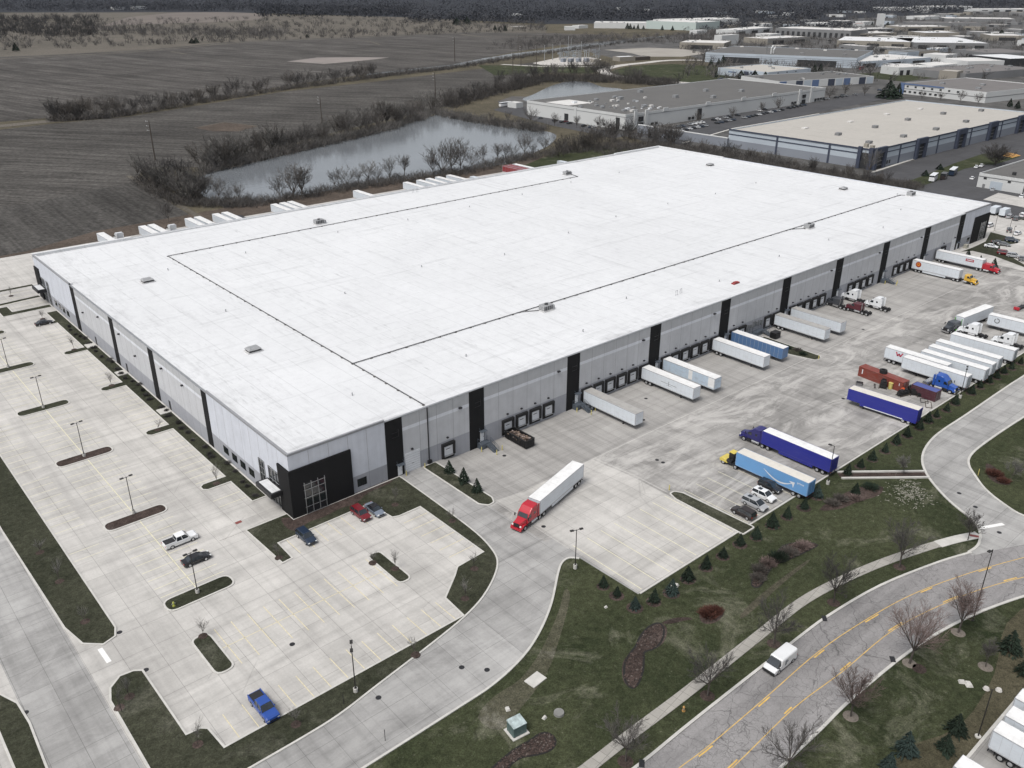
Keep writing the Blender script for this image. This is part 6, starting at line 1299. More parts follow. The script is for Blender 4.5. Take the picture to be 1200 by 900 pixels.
# two-storey white building with dark roof
b=OB('office_block','white two-storey building with blue corner and dark brown roof behind the tan-roofed one',V(731,256),V(718,177),95,8.5,C_WHITE,M_ROOFDARK)
b.front('band',[(0,b.L,4.,4.5)],C_GREY); b.front('window',[(6+u*8,8+u*8,5.6,7.) for u in range(7)]+[(4+u*5,6.4+u*5,1.2,2.8) for u in range(8)],C_DARK); b.front('coping',[(0,42,7.8,8.9)],C_BLUE,.4); b.front('corner_tower',[(0,4,0,9.)],C_BLUE,.5); b.side('band',[(0,95,4.,4.5)],C_GREY,False); b.units([(20,30),(45,50),(60,20)],(4,3,1.5))
OB('far_shop','pale flat-roofed block right above the dark brown roof','',0,0,0,0,0) if False else None
# pale blue office with tan roof
b=OB('pale_office','pale blue-white office with tan roof and blue corner glazing, left of the navy-piered warehouse',V(742,462),V(739,398),72,7.2,C_BLUEW,M_ROOFTAN)
b.front('window',[(34,40,0,6),(42,44,1,3),(46,48,1,3),(50,52,1,3),(42,44,4,6),(46,48,4,6)],C_NAVY); b.front('sign_band',[(14,24,3.6,4.6)],C_BLUE); b.side('window',[(v,v+2,5,6) for v in (15,30,45)],C_DARK,False); b.side('door',[(4,7,0,3)],C_DARK,False); b.units([(15,20),(40,40),(25,55)],(3,2,1.5))
# far blocks: label, left base px, right base px, depth, height, wall, roof, dark opening count
FB=[('long pale blue ribbed factory wall with grey roof, widest of the far blocks',(826,72.5),(1003,80),130,11,C_BLUEW,M_ROOFGREY,2),('concrete hall with rows of dark bay openings, far behind the ribbed factory',(908,41.5),(996,45.5),70,13,C_GREY,M_ROOFPALE,14),('low white and blue panelled row building in front of the ribbed factory',(912,104),(1023,97.5),55,6.5,C_WHITE,M_ROOFGREY,-9),
('white block with a glazed side right of the ribbed factory',(1003,80),(1090,74.5),60,7,C_BLUEW,M_ROOFPALE,3),('pale cream works building left of the ribbed factory',(796,57),(848,58.5),60,9,C_TAN,M_ROOFPALE,1),('white process tower block beside the cream works building',(845,53),(865,51.5),14,14,C_WHITE,M_ROOFPALE,0),('low pale building above the ribbed factory chimney',(899,52),(949,49.5),50,8,C_TAN,M_ROOFPALE,2),
('white and green plant building behind the substation, left half',(696,33),(757,33.5),60,11,C_WHITE,M_ROOFPALE,0),('white and green plant building behind the substation, taller right half',(757,33.5),(815,36),90,15,basic('far_wall_green',(.45,.52,.50),.8),M_ROOFPALE,0),('small white shed left of the white and green plant',(662,35.5),(674,35.5),20,7,C_WHITE,M_ROOFPALE,0),('tiny white shed next to the plant trees',(678,33.5),(689,33),18,6,C_WHITE,M_ROOFPALE,0),
('long white far warehouse at the foot of the dark woods',(798,28),(866,25.5),90,7,C_WHITE,M_ROOFPALE,0),('cluster of pale sheds before the concrete hall',(862,41),(905,37),40,8,C_WHITE,M_ROOFPALE,3),('flat pale shed left of the concrete hall',(842,38),(860,39.5),30,6,C_TAN,M_ROOFGREY,1),('white office above the concrete hall',(950,31),(973,31),40,7,C_WHITE,M_ROOFPALE,1),('grey office above the right end of the concrete hall',(978,29),(1001,29),40,8,C_GREY,M_ROOFPALE,2),
('tall plain white tower in the far park',(1029,31.5),(1035.5,31.5),14,26,C_WHITE,M_ROOFPALE,0),('tiny building with a red roof near the tall white tower',(1003,31),(1013,31),18,6,C_WHITE,C_REDR,0),('white store left of the red-roofed one',(1012,29.5),(1024,29),26,7,C_WHITE,M_ROOFPALE,0),('very long white warehouse under the woods at the top right',(1036,12.5),(1090,12.5),90,9,C_WHITE,M_ROOFPALE,0),('second very long white warehouse under the woods at the top right',(1091,11),(1139,10.5),90,9,C_WHITE,M_ROOFPALE,6),('pale warehouse row at the top right corner',(1147,14),(1215,13.5),70,8,C_WHITE,M_ROOFPALE,5),
('white shed in the middle of the far right park',(1083,23),(1105,22),50,7,C_WHITE,M_ROOFPALE,0),('wide grey far hall right of the white shed',(1107,25),(1190,26),90,7,C_GREY,M_ROOFPALE,0),('dark long far hall below the white shed',(1062,30),(1150,31),50,7,C_GREY,M_ROOFDARK,0),('broad white-roofed hall behind the ribbed factory, left part',(980,54.5),(1066,57),110,9,C_TAN,M_ROOF,3),('broad white-roofed hall behind the ribbed factory, right part',(1070,57.5),(1158,58.5),150,9,C_GREY,M_ROOF,4),('white-roofed block at the far right behind the white hall',(1160,47.5),(1200,48),60,8,C_TAN,M_ROOFPALE,1),
('pale office with white roof edge in the far park',(1057,36.5),(1113,36),60,8,C_TAN,M_ROOFPALE,2),('second pale office with white roof edge below the other',(1084,45),(1123,44.5),50,9,C_TAN,M_ROOF,0),('low cream building left of the pale offices',(1003,44.5),(1050,43),50,7,C_TAN,M_ROOFPALE,3),('grey low shop near the red-roofed building',(1002,38),(1048,37),40,6,C_GREY,M_ROOFPALE,4),
('white gabled hall left of the dark hall at right',(1132,83),(1175,82),45,10,C_WHITE,M_ROOFPALE,1),('dark-walled hall with a white roof at the right edge',(1181,81),(1222,79.5),60,11,C_DARK,M_ROOF,0),('small white workshop with windows below the ribbed factory end',(1052,88.5),(1075,87.5),26,8,C_WHITE,M_ROOFPALE,3),('long pale workshop roof below the ribbed factory end',(1034,81),(1051,85),40,6,C_WHITE,M_ROOFPALE,2),('white workshop left of the gabled hall',(1092,84),(1124,81),30,6,C_WHITE,M_ROOFPALE,2),('brown-roofed hall at the right above the office block',(1130,95),(1215,88),60,7,C_GREY,M_ROOFDARK,0),('pale block at the left of the dark brown roof',(1099,93.5),(1120,95),16,9,C_TAN,M_ROOFTAN,0),
('grey roofed hall behind the gabled hall',(1157,70),(1215,69),70,8,C_GREY,M_ROOFDARK,0),('bluish shed beside the ribbed factory right end',(1040,68.5),(1062,70),30,9,C_BLUEW,M_ROOFGREY,2),('tan shed behind the bluish shed',(1063,67.5),(1100,66),40,7,C_TAN,M_ROOFGREY,3),('white farm house at the top left, left one',(134,11.8),(146,11.4),16,9,C_WHITE,M_ROOFPALE,0),('white farm shed at the top left, right one',(158,11),(172.5,10.5),20,9,C_WHITE,M_ROOFPALE,0),('substation control house with white roof',(726,72),(744.5,71),14,5,C_TAN,M_ROOF,0),('small tan hut on the substation pad',(695.5,73.5),(702.5,73),6,4,C_TAN,M_ROOFPALE,0),('low brown shed right of the substation house',(745,71),(762,70),14,4,M_WOOD,M_ROOFDARK,0),
('white house in the woods edge above the canal',(600,18.5),(612,18.5),18,6,C_WHITE,M_ROOFPALE,0),('pale house at the field edge near dark conifers',(600,34.5),(616,34),14,5,C_TAN,M_ROOFPALE,0),('tiny pale hut in the woods, center top',(722,11.5),(727,11.5),12,7,C_WHITE,M_ROOFPALE,0),('tiny white house in the woods, right of center top',(756,13.5),(761,13.5),12,7,C_WHITE,M_ROOFPALE,0),('white truck depot strip left of the white warehouse',(605,127),(613,126),10,4,C_WHITE,M_ROOFPALE,0)]
for i,(l,a,bb,d,h,wm,rm,n) in enumerate(FB):
    if bb==0: continue
    o=OB('industrial_building' if h>4 and 'house' not in l else 'outbuilding',l,a,bb,d,h,wm,rm,par=.3); r=random.Random(i); L=o.L
    if n==-9:
        for k in range(12): o.front('wall_panel',[(L*(k+.08)/12,L*(k+.92)/12,0,h-.4)],(C_BLUE,C_WHITE,C_NAVY,C_BLUEW)[k%4],.1)
    elif n>0: o.front('door_bay',[(L*(k+.25)/n,L*(k+.75)/n,0,h*.62) for k in range(n)],C_DARK,.12)
    if 'ribbed' in l and n==2: o.front('rib',[(0,L,z,z+.5) for z in (2,4,6,8)],C_GREYB,.1)
    if L>60:
        for k in range(int(L/16)): MB().box((r.uniform(4,L-4),r.uniform(4,d-4),h+.3),(r.uniform(2,5),r.uniform(2,4),1.6)).build('roof_unit',r.choice((M_STEEL,M_ROOFPALE,C_GREY)),o.t)
r=random.Random(77); k=0
for i in range(900):
    if k>=64: break
    px,py=r.uniform(800,1225),14+62*r.random()**1.2; A=G(px,py,ZB); L=r.uniform(16,48); dp=r.uniform(14,36); c=A+Vector((dp*.5,-L*.5,0))
    if any((c-f).length<rr+math.hypot(L,dp)*.5+4 for f,rr in FOOT): continue
    k+=1; wm_,wn_=r.choice(((C_WHITE,'white'),(C_TAN,'tan'),(C_GREY,'grey'),(C_BLUEW,'bluish'),(C_GREY,'grey'))); rm_,rn_=r.choice(((M_ROOFPALE,'pale'),(M_ROOFDARK,'dark'),(M_ROOFGREY,'grey'),(M_ROOFPALE,'pale'),(M_ROOFTAN,'tan')))
    sz_='long' if L>34 else 'small' if L<24 else 'mid-sized'; o=OB('industrial_building','%s %s-walled building with a %s roof in the clutter of the far industrial park'%(sz_,wn_,rn_),A,A+Vector((0,-L,0)),dp,r.uniform(4.5,8.5),wm_,rm_,par=.3,group='small buildings of the far industrial park')
    o.front('door_bay',[(L*.2,L*.45,0,3.5)],C_DARK)
q=G(902,74,ZB); t=thing('process_chimney','white elbowed exhaust ducts standing before the ribbed factory','chimney',q)
for s in (0,5): MB().cyl((s,0,0),(s,0,17-s*.4),.9,.9,10).cyl((s,0,16.5-s*.4),(s+9,4,19-s*.4),.9,.9,10).build('duct',C_WHITE,t)
MB().cyl((-5,3,0),(-5,3,20),.7,.6,10).build('stack',C_GREY,t)
# --- far parking rows, trucks and dark vehicles
FC={}
def far_car(label,px,py,rz,col,group,z=-.42):
    p=G(px,py,z)
    if col not in FC:
        m=MB(); m.ext([(0,.3),(0,.8),(.4,.95),(3.6,.95),(4.5,.8),(4.6,.4)],-.9,.9,0,bev=.12); m.hexa([(.4,-.8,.95),(3.4,-.8,.95),(3.4,.8,.95),(.4,.8,.95)],[(.9,-.65,1.45),(2.6,-.65,1.45),(2.6,.65,1.45),(.9,.65,1.45)],1); m.bx(.95,2.55,-.64,.64,1.452,1.5,0)
        for x in (.9,3.6):
            for s in (-1,1): m.cyl((x,s*.7,.33),(x,s*.92,.33),.33,.33,10,2)
        o=m.build('parked_car',[col,M_AUTOGLASS,M_TYRE]); FC[col]=o.data
    else: o=bpy.data.objects.new('parked_car',FC[col]); COL.objects.link(o)
    o.location=p; o.rotation_euler=(0,0,rz); return tag(o,label,'car',group)
cn={P_CARWHITE:'white',P_BLACK:'black',P_SILVER:'silver',P_GREY:'grey',P_NAVY:'dark blue',P_RED:'red'}; cl_=[P_CARWHITE,P_BLACK,P_BLACK,P_SILVER,P_GREY,P_BLACK,P_NAVY,P_CARWHITE,P_BLACK]
r=random.Random(9)
ORD='first second third fourth fifth sixth seventh eighth ninth tenth eleventh twelfth'.split()
def row(p0,p1,n,rz,where,group,skip=.15,fix=None):
    cnt={}
    for i in range(n):
        if r.random()<skip: continue
        c=fix or r.choice(cl_); t=i/(n-1); cnt[c]=cnt.get(c,0)+1; far_car('%s %s car from the left in %s'%(ORD[cnt[c]-1],cn[c],where),p0[0]+(p1[0]-p0[0])*t,p0[1]+(p1[1]-p0[1])*t,rz,c,where)
row((788,157),(862,141.5),17,R(90),'the roadside row by the white warehouse','a'); row((792,149),(866,134.5),17,R(-90),'the dark window row by the white warehouse','b',.3); row((875,139),(945,124),17,R(90),'the long row left of the tan roof','c',.05); row((880,131),(940,120),10,R(-90),'the entrance row of the white warehouse','d',.3); row((950,120),(1010,111),12,R(90),'the lot beyond the white warehouse corner','e',.2); row((985,112),(1035,105),8,R(-90),'the lot before the panelled row building','f',.3)
row((622,138),(690,150),9,R(0),'the strip lot beside the pond','g',.25)
for px,py,c,l in ((660,143.5,P_RED,'red car on the pond side of the white warehouse'),(756,153,P_RED,'red car at the white warehouse corner entrance'),(693,150,P_CARWHITE,'white car near the white warehouse corner')): far_car(l,px,py,0.,c,'cars by the white warehouse')
r=random.Random(4)
for i in range(46):
    a=r.choice(((840,60,40,5),(930,60,60,4),(1010,66,60,6),(1080,72,60,8),(1150,60,60,8),(1040,48,80,6),(1110,85,60,4),(870,95,40,3),(965,96,30,4),(1020,36,40,4))); c=r.choice(cl_); far_car('%s vehicle far off among the industrial park lots'%cn[c],a[0]+r.uniform(-1,1)*a[2],a[1]+r.uniform(-1,1)*a[3],r.uniform(0,3.1),c,'vehicles far off in the industrial park').scale=(1.5,1.5,1.6)
def bus(label,px,py,rz,col,top,L=10.):
    p=G(px,py,-.4); t=thing('bus',label,'bus',p,rz); MB().bx(0,L,-1.25,1.25,.5,2.4).build('bus_body',col,t); MB().bx(.05,L-.05,-1.2,1.2,2.4,3.1).build('window_band',M_AUTOGLASS,t); MB().bx(0,L,-1.25,1.25,3.1,3.35).build('roof',top,t)
    for x in (2,L-2):
        for s in (-1,1): wheel(t,x,s*1.05,.5,.3,s)
bus('dark bus with a white roof parked on the asphalt behind the warehouse',1114,206.5,R(14),P_NAVY,M_WHITE); bus('white tanker-like bus left of the dark bus',1091,213.5,R(14),P_CARWHITE,M_WHITE,9); bus('dark van body between the two buses',1104,211.5,R(14),P_BROWN,P_BROWN,6)
for px,py,c,l in ((1143,197.5,P_CARWHITE,'white car above the white depot, left'),(1149,196,P_CARWHITE,'white car above the white depot, right'),(1138,211,P_CARWHITE,'white van at the left corner of the depot'),(1162,224.5,P_SILVER,'silver car at the depot loading doors'),(1070,222,P_BLACK,'black car at the brush edge behind the warehouse'),(1196,232.5,P_CARWHITE,'white truck cab at the depot dock')): far_car(l,px,py,R(12),c,'cars by the depot')
bus('white parked trailer truck at the pond end of the white warehouse',586,125.5,R(5),P_CARWHITE,M_WHITE,12); bus('red tanker trailer in the far grass lot',1007,82,R(10),P_RED,P_RED,12)
for i in range(7):
    p=G(944+i*2.2+(i%3)*6,78+(i%2)*1.2-i*.4,-.4); trailer('grey trailer in the storage line right of the pale office',p,R(100),side=C_GREY,roof=C_GREY,group='grey trailers in the storage line',gear=False,ribs=False) if False else None
p=G(893-40,60,0)
# orange pile in the far lot
q=G(1183,182.5,-.4); tag(MB().hexa([(-5,-4,-.1),(6,-4,-.1),(5,4,-.1),(-4,4,-.1)],[(-3,-2,1.2),(3,-2,1.),(3,2,1.3),(-2,2,1.1)]).build('sand_pile',basic('sand_orange',(.42,.23,.07),.95,0,.2,.5),None,loc=q),'orange sand pile in the lot right of the lone dark tree','sand pile')
# --- power poles and the substation
def by_px(b,t):   # height that puts the top on the second pixel row
    p=G(*b,-.4); lo,hi=1.,90.
    for _ in range(30):
        m_=(lo+hi)/2; y=PX((p.x,p.y,p.z+m_))[1]
        lo,hi=(m_,hi) if y>t else (lo,m_)
    return p,lo
for b,t_,l in (((182,188),141,'tall wooden power pole left of the pond thicket, nearest'),((377.5,145),113,'wooden power pole behind the middle of the pond'),((510.5,119),85,'wooden power pole at the right end of the pond'),((601,88),62,'wooden power pole left of the substation by the far thicket'),((533,72),43.5,'tall power pole beside the canal'),((610.5,77),54,'dark power pole left of the substation'),((628.7,77.5),53,'dark power pole at the substation corner'),((607,60),41,'far thin power pole beyond the canal')):
    p,h=by_px(b,t_); t=thing('power_pole',l,'power pole',p,R(-30),'power poles across the fields'); w=max(.24,h*.015)
    MB().cyl((0,0,-1),(0,0,h),w*1.3,w*.8,8).build('pole',M_WOOD,t)
    for k in range(3):
        z=h*(.97-.11*k); MB().cyl((0,0,z),(-1.5 if k%2==0 else -1.4,0,z+.15),.09,.06,6).build('insulator_arm',M_STEEL,t); MB().cyl((-1.5,0,z),(-1.5,0,z+.5),.14,.1,8).build('insulator',C_WHITE,t)
t=thing('substation','electric substation with pale masts and steel racks on white gravel','substation',G(665,72,-.4),R(8))
def rel(px,py): 
    p=G(px,py,-.4)-t.location; p.z=0; p.rotate(Euler((0,0,-R(8)))); return p
for b,tp_ in (((638,72),53),((647.5,70.5),52),((656,70.5),50),((665.5,72),42),((669,66),45),((681,68),48),((702,66),53),((690,70),56),((675,71),57)):
    p,h=by_px(b,tp_); q=rel(*b); MB().cyl((q.x,q.y,0),(q.x,q.y,h),.45,.3,8).build('mast',M_STEEL,t)
r=random.Random(8)
for i in range(34):
    q=rel(r.uniform(652,702),r.uniform(66.5,71.5)); h=r.uniform(4,11); m=MB(); m.cyl((q.x,q.y,0),(q.x,q.y,h),.3,.3,6); m.bx(q.x-4,q.x+4,q.y-.3,q.y+.3,h-.5,h); m.cyl((q.x+3.6,q.y,0),(q.x+3.6,q.y,h),.3,.3,6); m.build('steel_rack',M_STEEL if i%3 else C_BLUEW,t)
for i in range(4): q=rel(660+i*9,72.5); MB().box((q.x,q.y,2),(6,4,4)).build('transformer',C_GREYB,t)
# --- trees: pond banks, ditch, thickets
BT=[vase_tree_mesh(8.,(.75,.95,.6,.85,1.05,.7,.5)[i],500+i,nl=10,ns=8,nt=6,tw=.026,stem=(.2,.14,.22,.18,.15,.2,.24)[i],jit=.12) for i in range(7)]
BTM=[]
def bt_parts(t,k,cr,scale):
    if k>=len(BTM): pass
    while len(BTM)<=k:
        j=len(BTM); a=BT[j][0].build('trunk',M_BARK,t); b=BT[j][1].build('crown',M_TWIG,t); BTM.append((a.data,b.data)); bpy.data.objects.remove(a); bpy.data.objects.remove(b)
    a=bpy.data.objects.new('trunk',BTM[k][0]); b=bpy.data.objects.new('crown',BTM[k][1])
    for o in (a,b): COL.objects.link(o); o.parent=t
    b.material_slots[0].link='OBJECT'; b.material_slots[0].material=cr; t.scale=scale
NB=[(257,234,10),(268,236,7),(281,236,8),(292,239,5.5),(328,231,11),(344,232,14),(354,232,15),(393,220,9),(407,218,10),(420,215,6),(432,213,10),(443,211,7.5),(457,210,10.5),(474,205.5,10),(508,205,13),(519,205,17),(529,203,17),(540,200,16),(553,196,11),(566,192,10),(583,188,9),(593,185,8),(600,185,8.5),(614,183,12),(625,182,7),(638,177,9),(198,260,8)]
LN=['bare tree at the left tip of the near pond bank','slim bare tree next to the left tip of the near bank','second slim bare tree on the near bank','small bare tree at the near bank left of the broad pair','bare tree left of the broad dark pair on the near bank','broad dark bare tree, left of the pair before the pond','broad dark bare tree, right of the pair before the pond','bare tree between the broad pair and the greenish one','greenish round bare tree on the near pond bank','small bare tree right of the greenish round one','round bare tree above the back trailers','slim bare tree between two round ones','round bare tree left of the isolated pond tree','isolated round bare tree with clear trunk before the pond','bare tree at the left of the tall clump by the pond','tallest bare tree of the clump by the pond','second tall bare tree of the clump by the pond','tall bare tree at the right of the clump','bare tree right of the tall clump','low round bare tree right of the tall clump','round bare tree near the right part of the pond','thin bare tree near the right part of the pond','slender bare tree near the right pond bank','dark bare tree above the red trailers','small bare tree right of the red trailers','bare tree at the right end of the near bank','lone bare tree at the field edge behind the trailers']
for i,(px,py,h) in enumerate(NB):
    p=G(px,py,-.4); t=thing('bare_tree',LN[i],'tree',p,i*1.9,'single trees on the near pond bank'); wd=h/8*(1.25 if i in(5,6,8,10,13,20) else .95); bt_parts(t,i%7,M_TWIGG if i in(8,10,11,12) else M_TWIG,(wd,wd,h/8))
def mixmesh(k,tw):
    T,Cn=vase_tree_mesh(7.,(.8,.65,.95,.7)[k%4],700+k,nl=9,ns=7,nt=5,tw=tw*.6,stem=.10,jit=.14); m=MB(); m.v=T.v+Cn.v; m.f=T.f+[[i+len(T.v) for i in f] for f in Cn.f]; m.m=[0]*len(T.f)+[1]*len(Cn.f); return m
FT=[]; 
def far_tree(label,p,h,wd,k,cr,group):
    while len(FT)<8:
        o=mixmesh(len(FT),.055).build('bare_tree',[M_BARK,M_TWIG]); FT.append(o.data); bpy.data.objects.remove(o)
    o=bpy.data.objects.new('bare_tree',FT[k%8]); COL.objects.link(o); o.location=p; o.rotation_euler=(0,0,k*2.4); o.scale=(wd/7,wd/7,h/7); o.material_slots[1].link='OBJECT'; o.material_slots[1].material=cr
    return tag(o,label,'tree',group)
def thicket(label,group,P,n,h0,h1,jx,jy,cr,seed):
    r=random.Random(seed); S=[]; 
    for i in range(n):
        t=(i+r.random())/n*(len(P)-1); k=min(int(t),len(P)-2); f=t-k; px=P[k][0]+(P[k+1][0]-P[k][0])*f+r.uniform(-jx,jx); py=P[k][1]+(P[k+1][1]-P[k][1])*f+r.uniform(-jy,jy)
        h=r.uniform(h0,h1); far_tree(label,G(px,py,-.45),h,h*r.uniform(.75,1.1),r.randint(0,99),r.choice(cr),group)
thicket('leafless bushy tree in the hedge line between the two fields','trees of the field hedge',[(60,141),(85,139),(130,137),(200,126),(250,117),(330,104),(400,95),(445,89)],58,10,15,5,1.6,[M_TWIG,M_TWIGD,M_BRUSH],1)
thicket('leafless tree in the dense band on the far pond bank','trees of the far pond bank',[(232,203),(279,190),(320,179),(360,170),(400,160),(440,150),(470,143),(508,131)],66,10,16,6,3.2,[M_TWIG,M_TWIG,M_TWIGG,M_BRUSH],2)
thicket('leafless tree in the thicket at the left end of the pond','trees of the left pond thicket',[(160,206),(185,220),(205,228),(225,236),(240,232),(222,222),(196,212)],34,8,13,8,4,[M_TWIG,M_TWIGD,M_TWIGG],3)
thicket('leafless tree in the wood between the pond and the substation','trees of the substation wood',[(515,126),(545,117),(580,108),(605,100),(640,90),(680,86),(710,88),(760,96)],58,9,15,8,3.5,[M_TWIG,M_TWIGD],4)
thicket('leafless tree in the wood behind the main warehouse far corner','trees of the corner wood',[(648,183),(680,176),(700,170),(730,165),(770,166),(790,170)],40,7,13,8,5,[M_TWIG,M_TWIGD,M_BRUSH],5)
thicket('low bare tree in the scrub strip before the tan-roofed warehouse','scrub trees before the tan roof',[(790,172),(850,180),(900,190),(960,202),(1010,212),(1050,217)],34,4.,7.5,8,3,[M_TWIG,M_BRUSH,M_TWIGD],6)
thicket('leafless tree on the spit at the right of the pond','trees on the pond spit',[(535,139),(560,143),(600,151),(640,156),(560,137)],18,5,9,6,2,[M_TWIG,M_TWIGG],7)
for i,(a,b,h,l) in enumerate(((1018,203,12,'tall pale bare tree at the near corner of the tan-roofed warehouse'),(1166,194.5,11,'dense dark lone tree on the grass strip behind the warehouse'),(703,153,9,'bare tree left of the white warehouse corner'),(744,150,8,'bare tree before the white warehouse entrance'),(817,143,8,'bare tree before the long white wall, left'),(858,139,8,'bare tree before the long white wall, second'),(892,133,8,'bare tree before the long white wall, third'),(912,130,10,'bare tree before the long white wall, right'),(972,115,11,'dark bare tree right of the white warehouse'),(990,113,11,'second dark bare tree right of the white warehouse'),(1013,112,9,'bare tree left of the evergreens by the office block'),(622,143,11,'round bare tree at the pond-side end of the white warehouse'),(650,147,8,'bare tree on the pond side of the white warehouse'),(676,150,8,'second bare tree on the pond side of the white warehouse'),(1080,116,7,'bare tree before the office block, left'),(1102,117,7,'bare tree before the office block, middle'),(1125,120,9,'bare tree before the office block, right'),(1146,122,9,'bare tree at the office block corner'))):
    p=G(a,b,-.4); t=thing('bare_tree',l,'tree',p,i*1.1); k=h/8; bt_parts(t,i%7,(M_TWIGG,M_TWIGD,M_TWIG)[0 if i==0 else 1 if i==1 else 2],(k*(1.5 if i==1 else 1.),)*2+(k,))
    if i==1:
        for s in range(3): 
            a2,b2=BTM[s]; o=bpy.data.objects.new('crown',b2); COL.objects.link(o); o.parent=t; o.rotation_euler=(0,0,s*2+1); o.material_slots[0].link='OBJECT'; o.material_slots[0].material=M_TWIGD
# conifers far off
for i,(a,b,h,l) in enumerate(((19,60,14,'lone dark conifer at the left field edge'),(535,29,17,'dark conifer clump left of the far field corner, first'),(547,28,17,'dark conifer clump left of the far field corner, second'),(580,35.5,13,'dark narrow conifer at the far field corner, first'),(585,36,12,'dark narrow conifer at the far field corner, second'),(592,36.5,12,'dark narrow conifer at the far field corner, third'),(735,34,13,'conifer before the white and green plant, first'),(738.5,34,12,'conifer before the white and green plant, second'),(743,34.3,10,'conifer before the white and green plant, third'),(747.5,34.3,13,'conifer before the white and green plant, fourth'),(754,34.5,11,'conifer before the white and green plant, last'),(776,35.5,11,'conifer before the taller plant half, left'),(788,36,11,'conifer before the taller plant half, right'),(833,77.5,10,'small conifer left of the pale office'),(841.5,78,13,'tall conifer left of the pale office'),(847,75.5,13,'second tall conifer left of the pale office'),(868,92,9,'round conifer before the pale office, left'),(884,94.5,11,'dark conifer before the pale office, middle'),(896,95,10,'dark conifer before the pale office, right'),(839,90.5,7,'dark bush left of the pale office'),(954,85,12,'dark conifer right of the pale office, left'),(961,83.5,12,'dark conifer right of the pale office, right'),(945,85.5,7,'small dark conifer right of the pale office'),(962,117,9,'dark narrow conifer at the white warehouse end'),(1041,115,16,'large dark evergreen left of the office block'),(1051,115,13,'evergreen right beside the office block corner'),(1022,29.5,9,'conifer left of the tall white tower'),(1040,30.5,10,'dark conifer right of the tall white tower'),(1173,42,12,'round dark conifer in the far right park'),(1183,125,8,'dark evergreen at the right behind the tan roof'),(1192,127,9,'dark evergreen at the right edge behind the tan roof'),(1084,206,3.4,'dark shrub ball on the grass strip, left'),(1101,198.5,3.4,'dark shrub hedge on the grass strip, right'),(360,44,6,'dark bush at the far field edge'),(230,50.5,9,'dark bushy tree at the far field track'),(225,51,9,'dark bushy tree beside its twin at the far field track'))): 
    t=spruce(l,a,b,h,M_NEEDLE,None,-.4,i); 
    if i in (1,2,16,17,18,24,27,28,31,32,33,34,35): t.scale=(h*1.6,h*1.6,h*.9)
# uncountable: undergrowth, scattered far scrub, the far woods
def stuff(name,region_fn,n,seed,size,mats,k=10,flat=.5):
    r=random.Random(seed); m=MB()
    for i in range(n):
        p,s=region_fn(r); mi=r.randrange(len(mats))
        for j in range(k):
            c=p+Vector((r.gauss(0,.35)*s,r.gauss(0,.35)*s,r.random()**.8*s*flat*1.2)); q=Vector((r.uniform(-1,1),r.uniform(-1,1),r.uniform(-.2,1)))*(s*size); w_=Vector((r.uniform(-1,1),r.uniform(-1,1),r.uniform(-1,1)))*(s*size*.5)
            m.add([c-w_,c+w_,c+q],[(0,1,2)],mi)
    return struct(m.build(name,mats),'stuff')
def along(P,jx,jy,s0,s1,z=-.45):
    def f(r):
        t=r.random()*(len(P)-1); k=min(int(t),len(P)-2); a=t-k
        return G(P[k][0]+(P[k+1][0]-P[k][0])*a+r.uniform(-jx,jx),P[k][1]+(P[k+1][1]-P[k][1])*a+r.uniform(-jy,jy),z),r.uniform(s0,s1)
    return f
def wisps(name,fn,n,seed,mats,w0=.035,k=9,ln=1.):
    r=random.Random(seed); m=MB()
    for i in range(n):
        p,s=fn(r); mi=r.randrange(len(mats)); a0=len(m.f)
        for j in range(k):
            b=p+Vector((r.gauss(0,.3)*s,r.gauss(0,.3)*s,0)); e=b+Vector((r.gauss(0,.3)*s,r.gauss(0,.3)*s,s*r.uniform(.4,1.)*ln)); twig(m,b,e,w0*s**.5,r); twig(m,b.lerp(e,.5),e+Vector((r.gauss(0,.3)*s,r.gauss(0,.3)*s,0)),w0*.8*s**.5,r)
        for q in range(a0,len(m.f)): m.m[q]=mi
    return struct(m.build(name,mats),'stuff')
UB=[M_BRUSH,M_TWIG,M_TWIGD]
wisps('undergrowth',along([(160,212),(205,236),(240,240),(300,240),(400,222),(470,212),(540,203),(600,188),(660,178),(720,172),(790,172)],7,4,1.6,4.2),1900,1,UB)
wisps('undergrowth',along([(235,203),(290,190),(350,176),(400,164),(455,151),(510,133),(560,143),(640,154)],5,2.6,2.5,6.),1700,2,UB+[M_TWIGG])
wisps('undergrowth',along([(700,178),(800,176),(860,184),(920,196),(980,208),(1040,218),(1075,222)],8,5,1.4,3.8),1700,3,UB)
wisps('undergrowth',along([(60,142),(130,138),(250,118),(340,104),(440,91),(530,80),(600,68),(700,55)],5,1.0,2.5,6.),1300,4,UB,.045)
wisps('undergrowth',along([(520,126),(600,103),(640,93),(720,94),(790,99)],8,3.5,3.,7.),1500,5,UB,.045)
wisps('far_scrub',along([(430,92),(480,85),(530,81),(600,69),(660,60),(720,52),(780,44)],6,.8,2.,6.),320,6,[M_TWIGD,M_TWIG],.07)
wisps('far_scrub',along([(600,54),(660,48),(720,45),(780,47),(840,44),(860,38)],30,5,4,8.),900,7,[M_TWIGD,M_TWIG],.07)
def far_scatter(r):
    px=r.uniform(-60,640); hi=62-(px+60)*.037; py=r.uniform(22,hi); return G(px,py,-.5),r.uniform(5,10)
wisps('scattered_far_trees',far_scatter,950,8,[M_TWIGD,M_TWIGD,M_TWIG],.095,11)
def left_wood(r): px=r.uniform(-60,115); return G(px,r.uniform(20,44),-.5),r.uniform(9,14)
wisps('far_wood',left_wood,420,9,[M_TWIGD],.11,12)
wisps('far_wood',along([(110,32),(160,38),(230,38),(300,40),(330,42)],14,4,7,12),200,10,[M_TWIGD,M_TWIG],.1,11)
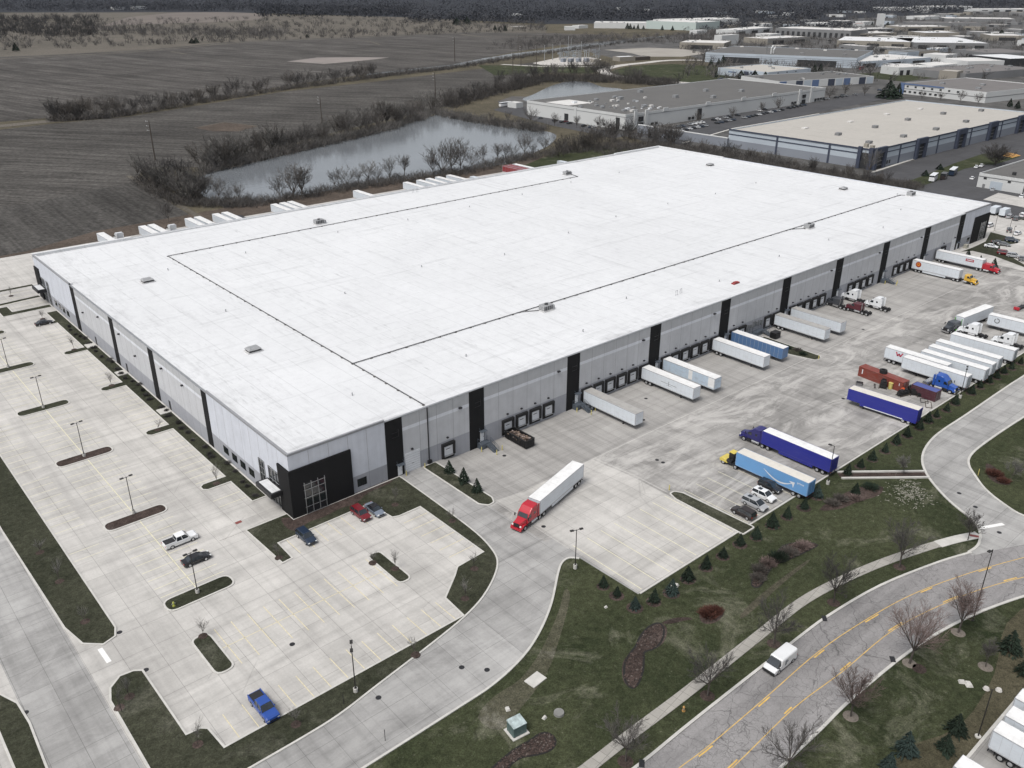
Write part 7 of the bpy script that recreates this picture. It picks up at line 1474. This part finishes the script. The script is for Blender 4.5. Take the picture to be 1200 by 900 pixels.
M_FOREST=barkmat('far_forest',(.036,.038,.044)); M_FOREST2=barkmat('far_forest_dark',(.027,.029,.035)); M_FOREST3=barkmat('far_forest_pale',(.050,.051,.056))
def top_wood(r):
    px=r.uniform(-120,1320); e=13 if px<260 else 19 if px<480 else 27 if px<640 else 24 if px<960 else 16 if px<1130 else 9
    if 100<px<330: e=13
    py=e-(r.random()**1.6)*(e+17); return G(px,py,-.5),r.uniform(16,30)
stuff('far_forest',top_wood,8000,11,.16,[M_FOREST,M_FOREST2,M_FOREST2,M_FOREST3],16,.55)
def mid_wood(r): 
    px=r.uniform(300,480); return G(px,r.uniform(9,21),-.5),r.uniform(12,20)
stuff('far_forest',mid_wood,500,12,.26,[M_FOREST,M_FOREST2],12,.6)
def park_trees(r):
    px=r.uniform(800,1240); return G(px,r.uniform(10,100)*r.random()**.35,-.5),r.uniform(6,11)
wisps('park_tree_scrub',park_trees,1500,13,[M_TWIGD,M_TWIG],.09,11)
stuff('far_forest',lambda r:(G(r.uniform(800,1000),r.uniform(26,36),-.5),r.uniform(9,14)),300,14,.26,[M_FOREST,M_FOREST2],12,.6)
sheet('forest_floor',[G(-700,16)[:2],G(260,14)[:2],G(480,20)[:2],G(640,28)[:2],G(960,24)[:2],G(1130,14)[:2],G(1900,8)[:2],G(1900,-15)[:2],G(600,-17)[:2],G(-700,-15)[:2]],-.35,M_FOREST2)

# --- thin air haze over the whole site
hz=MB().bx(-9050,14050,-9050,14050,-4.,112.).build('haze',[]); hz['kind']='stuff'
hm=bpy.data.materials.new('thin_haze'); hm.use_nodes=True; hn=hm.node_tree; hn.nodes.clear(); ho=hn.nodes.new('ShaderNodeOutputMaterial'); hv=hn.nodes.new('ShaderNodeVolumePrincipled')
hv.inputs['Color'].default_value=(.80,.88,1.,1); hv.inputs['Density'].default_value=HAZE; hv.inputs['Anisotropy'].default_value=.2; hn.links.new(hv.outputs[0],ho.inputs['Volume']); hz.data.materials.append(hm)
scene.cycles.volume_bounces=0
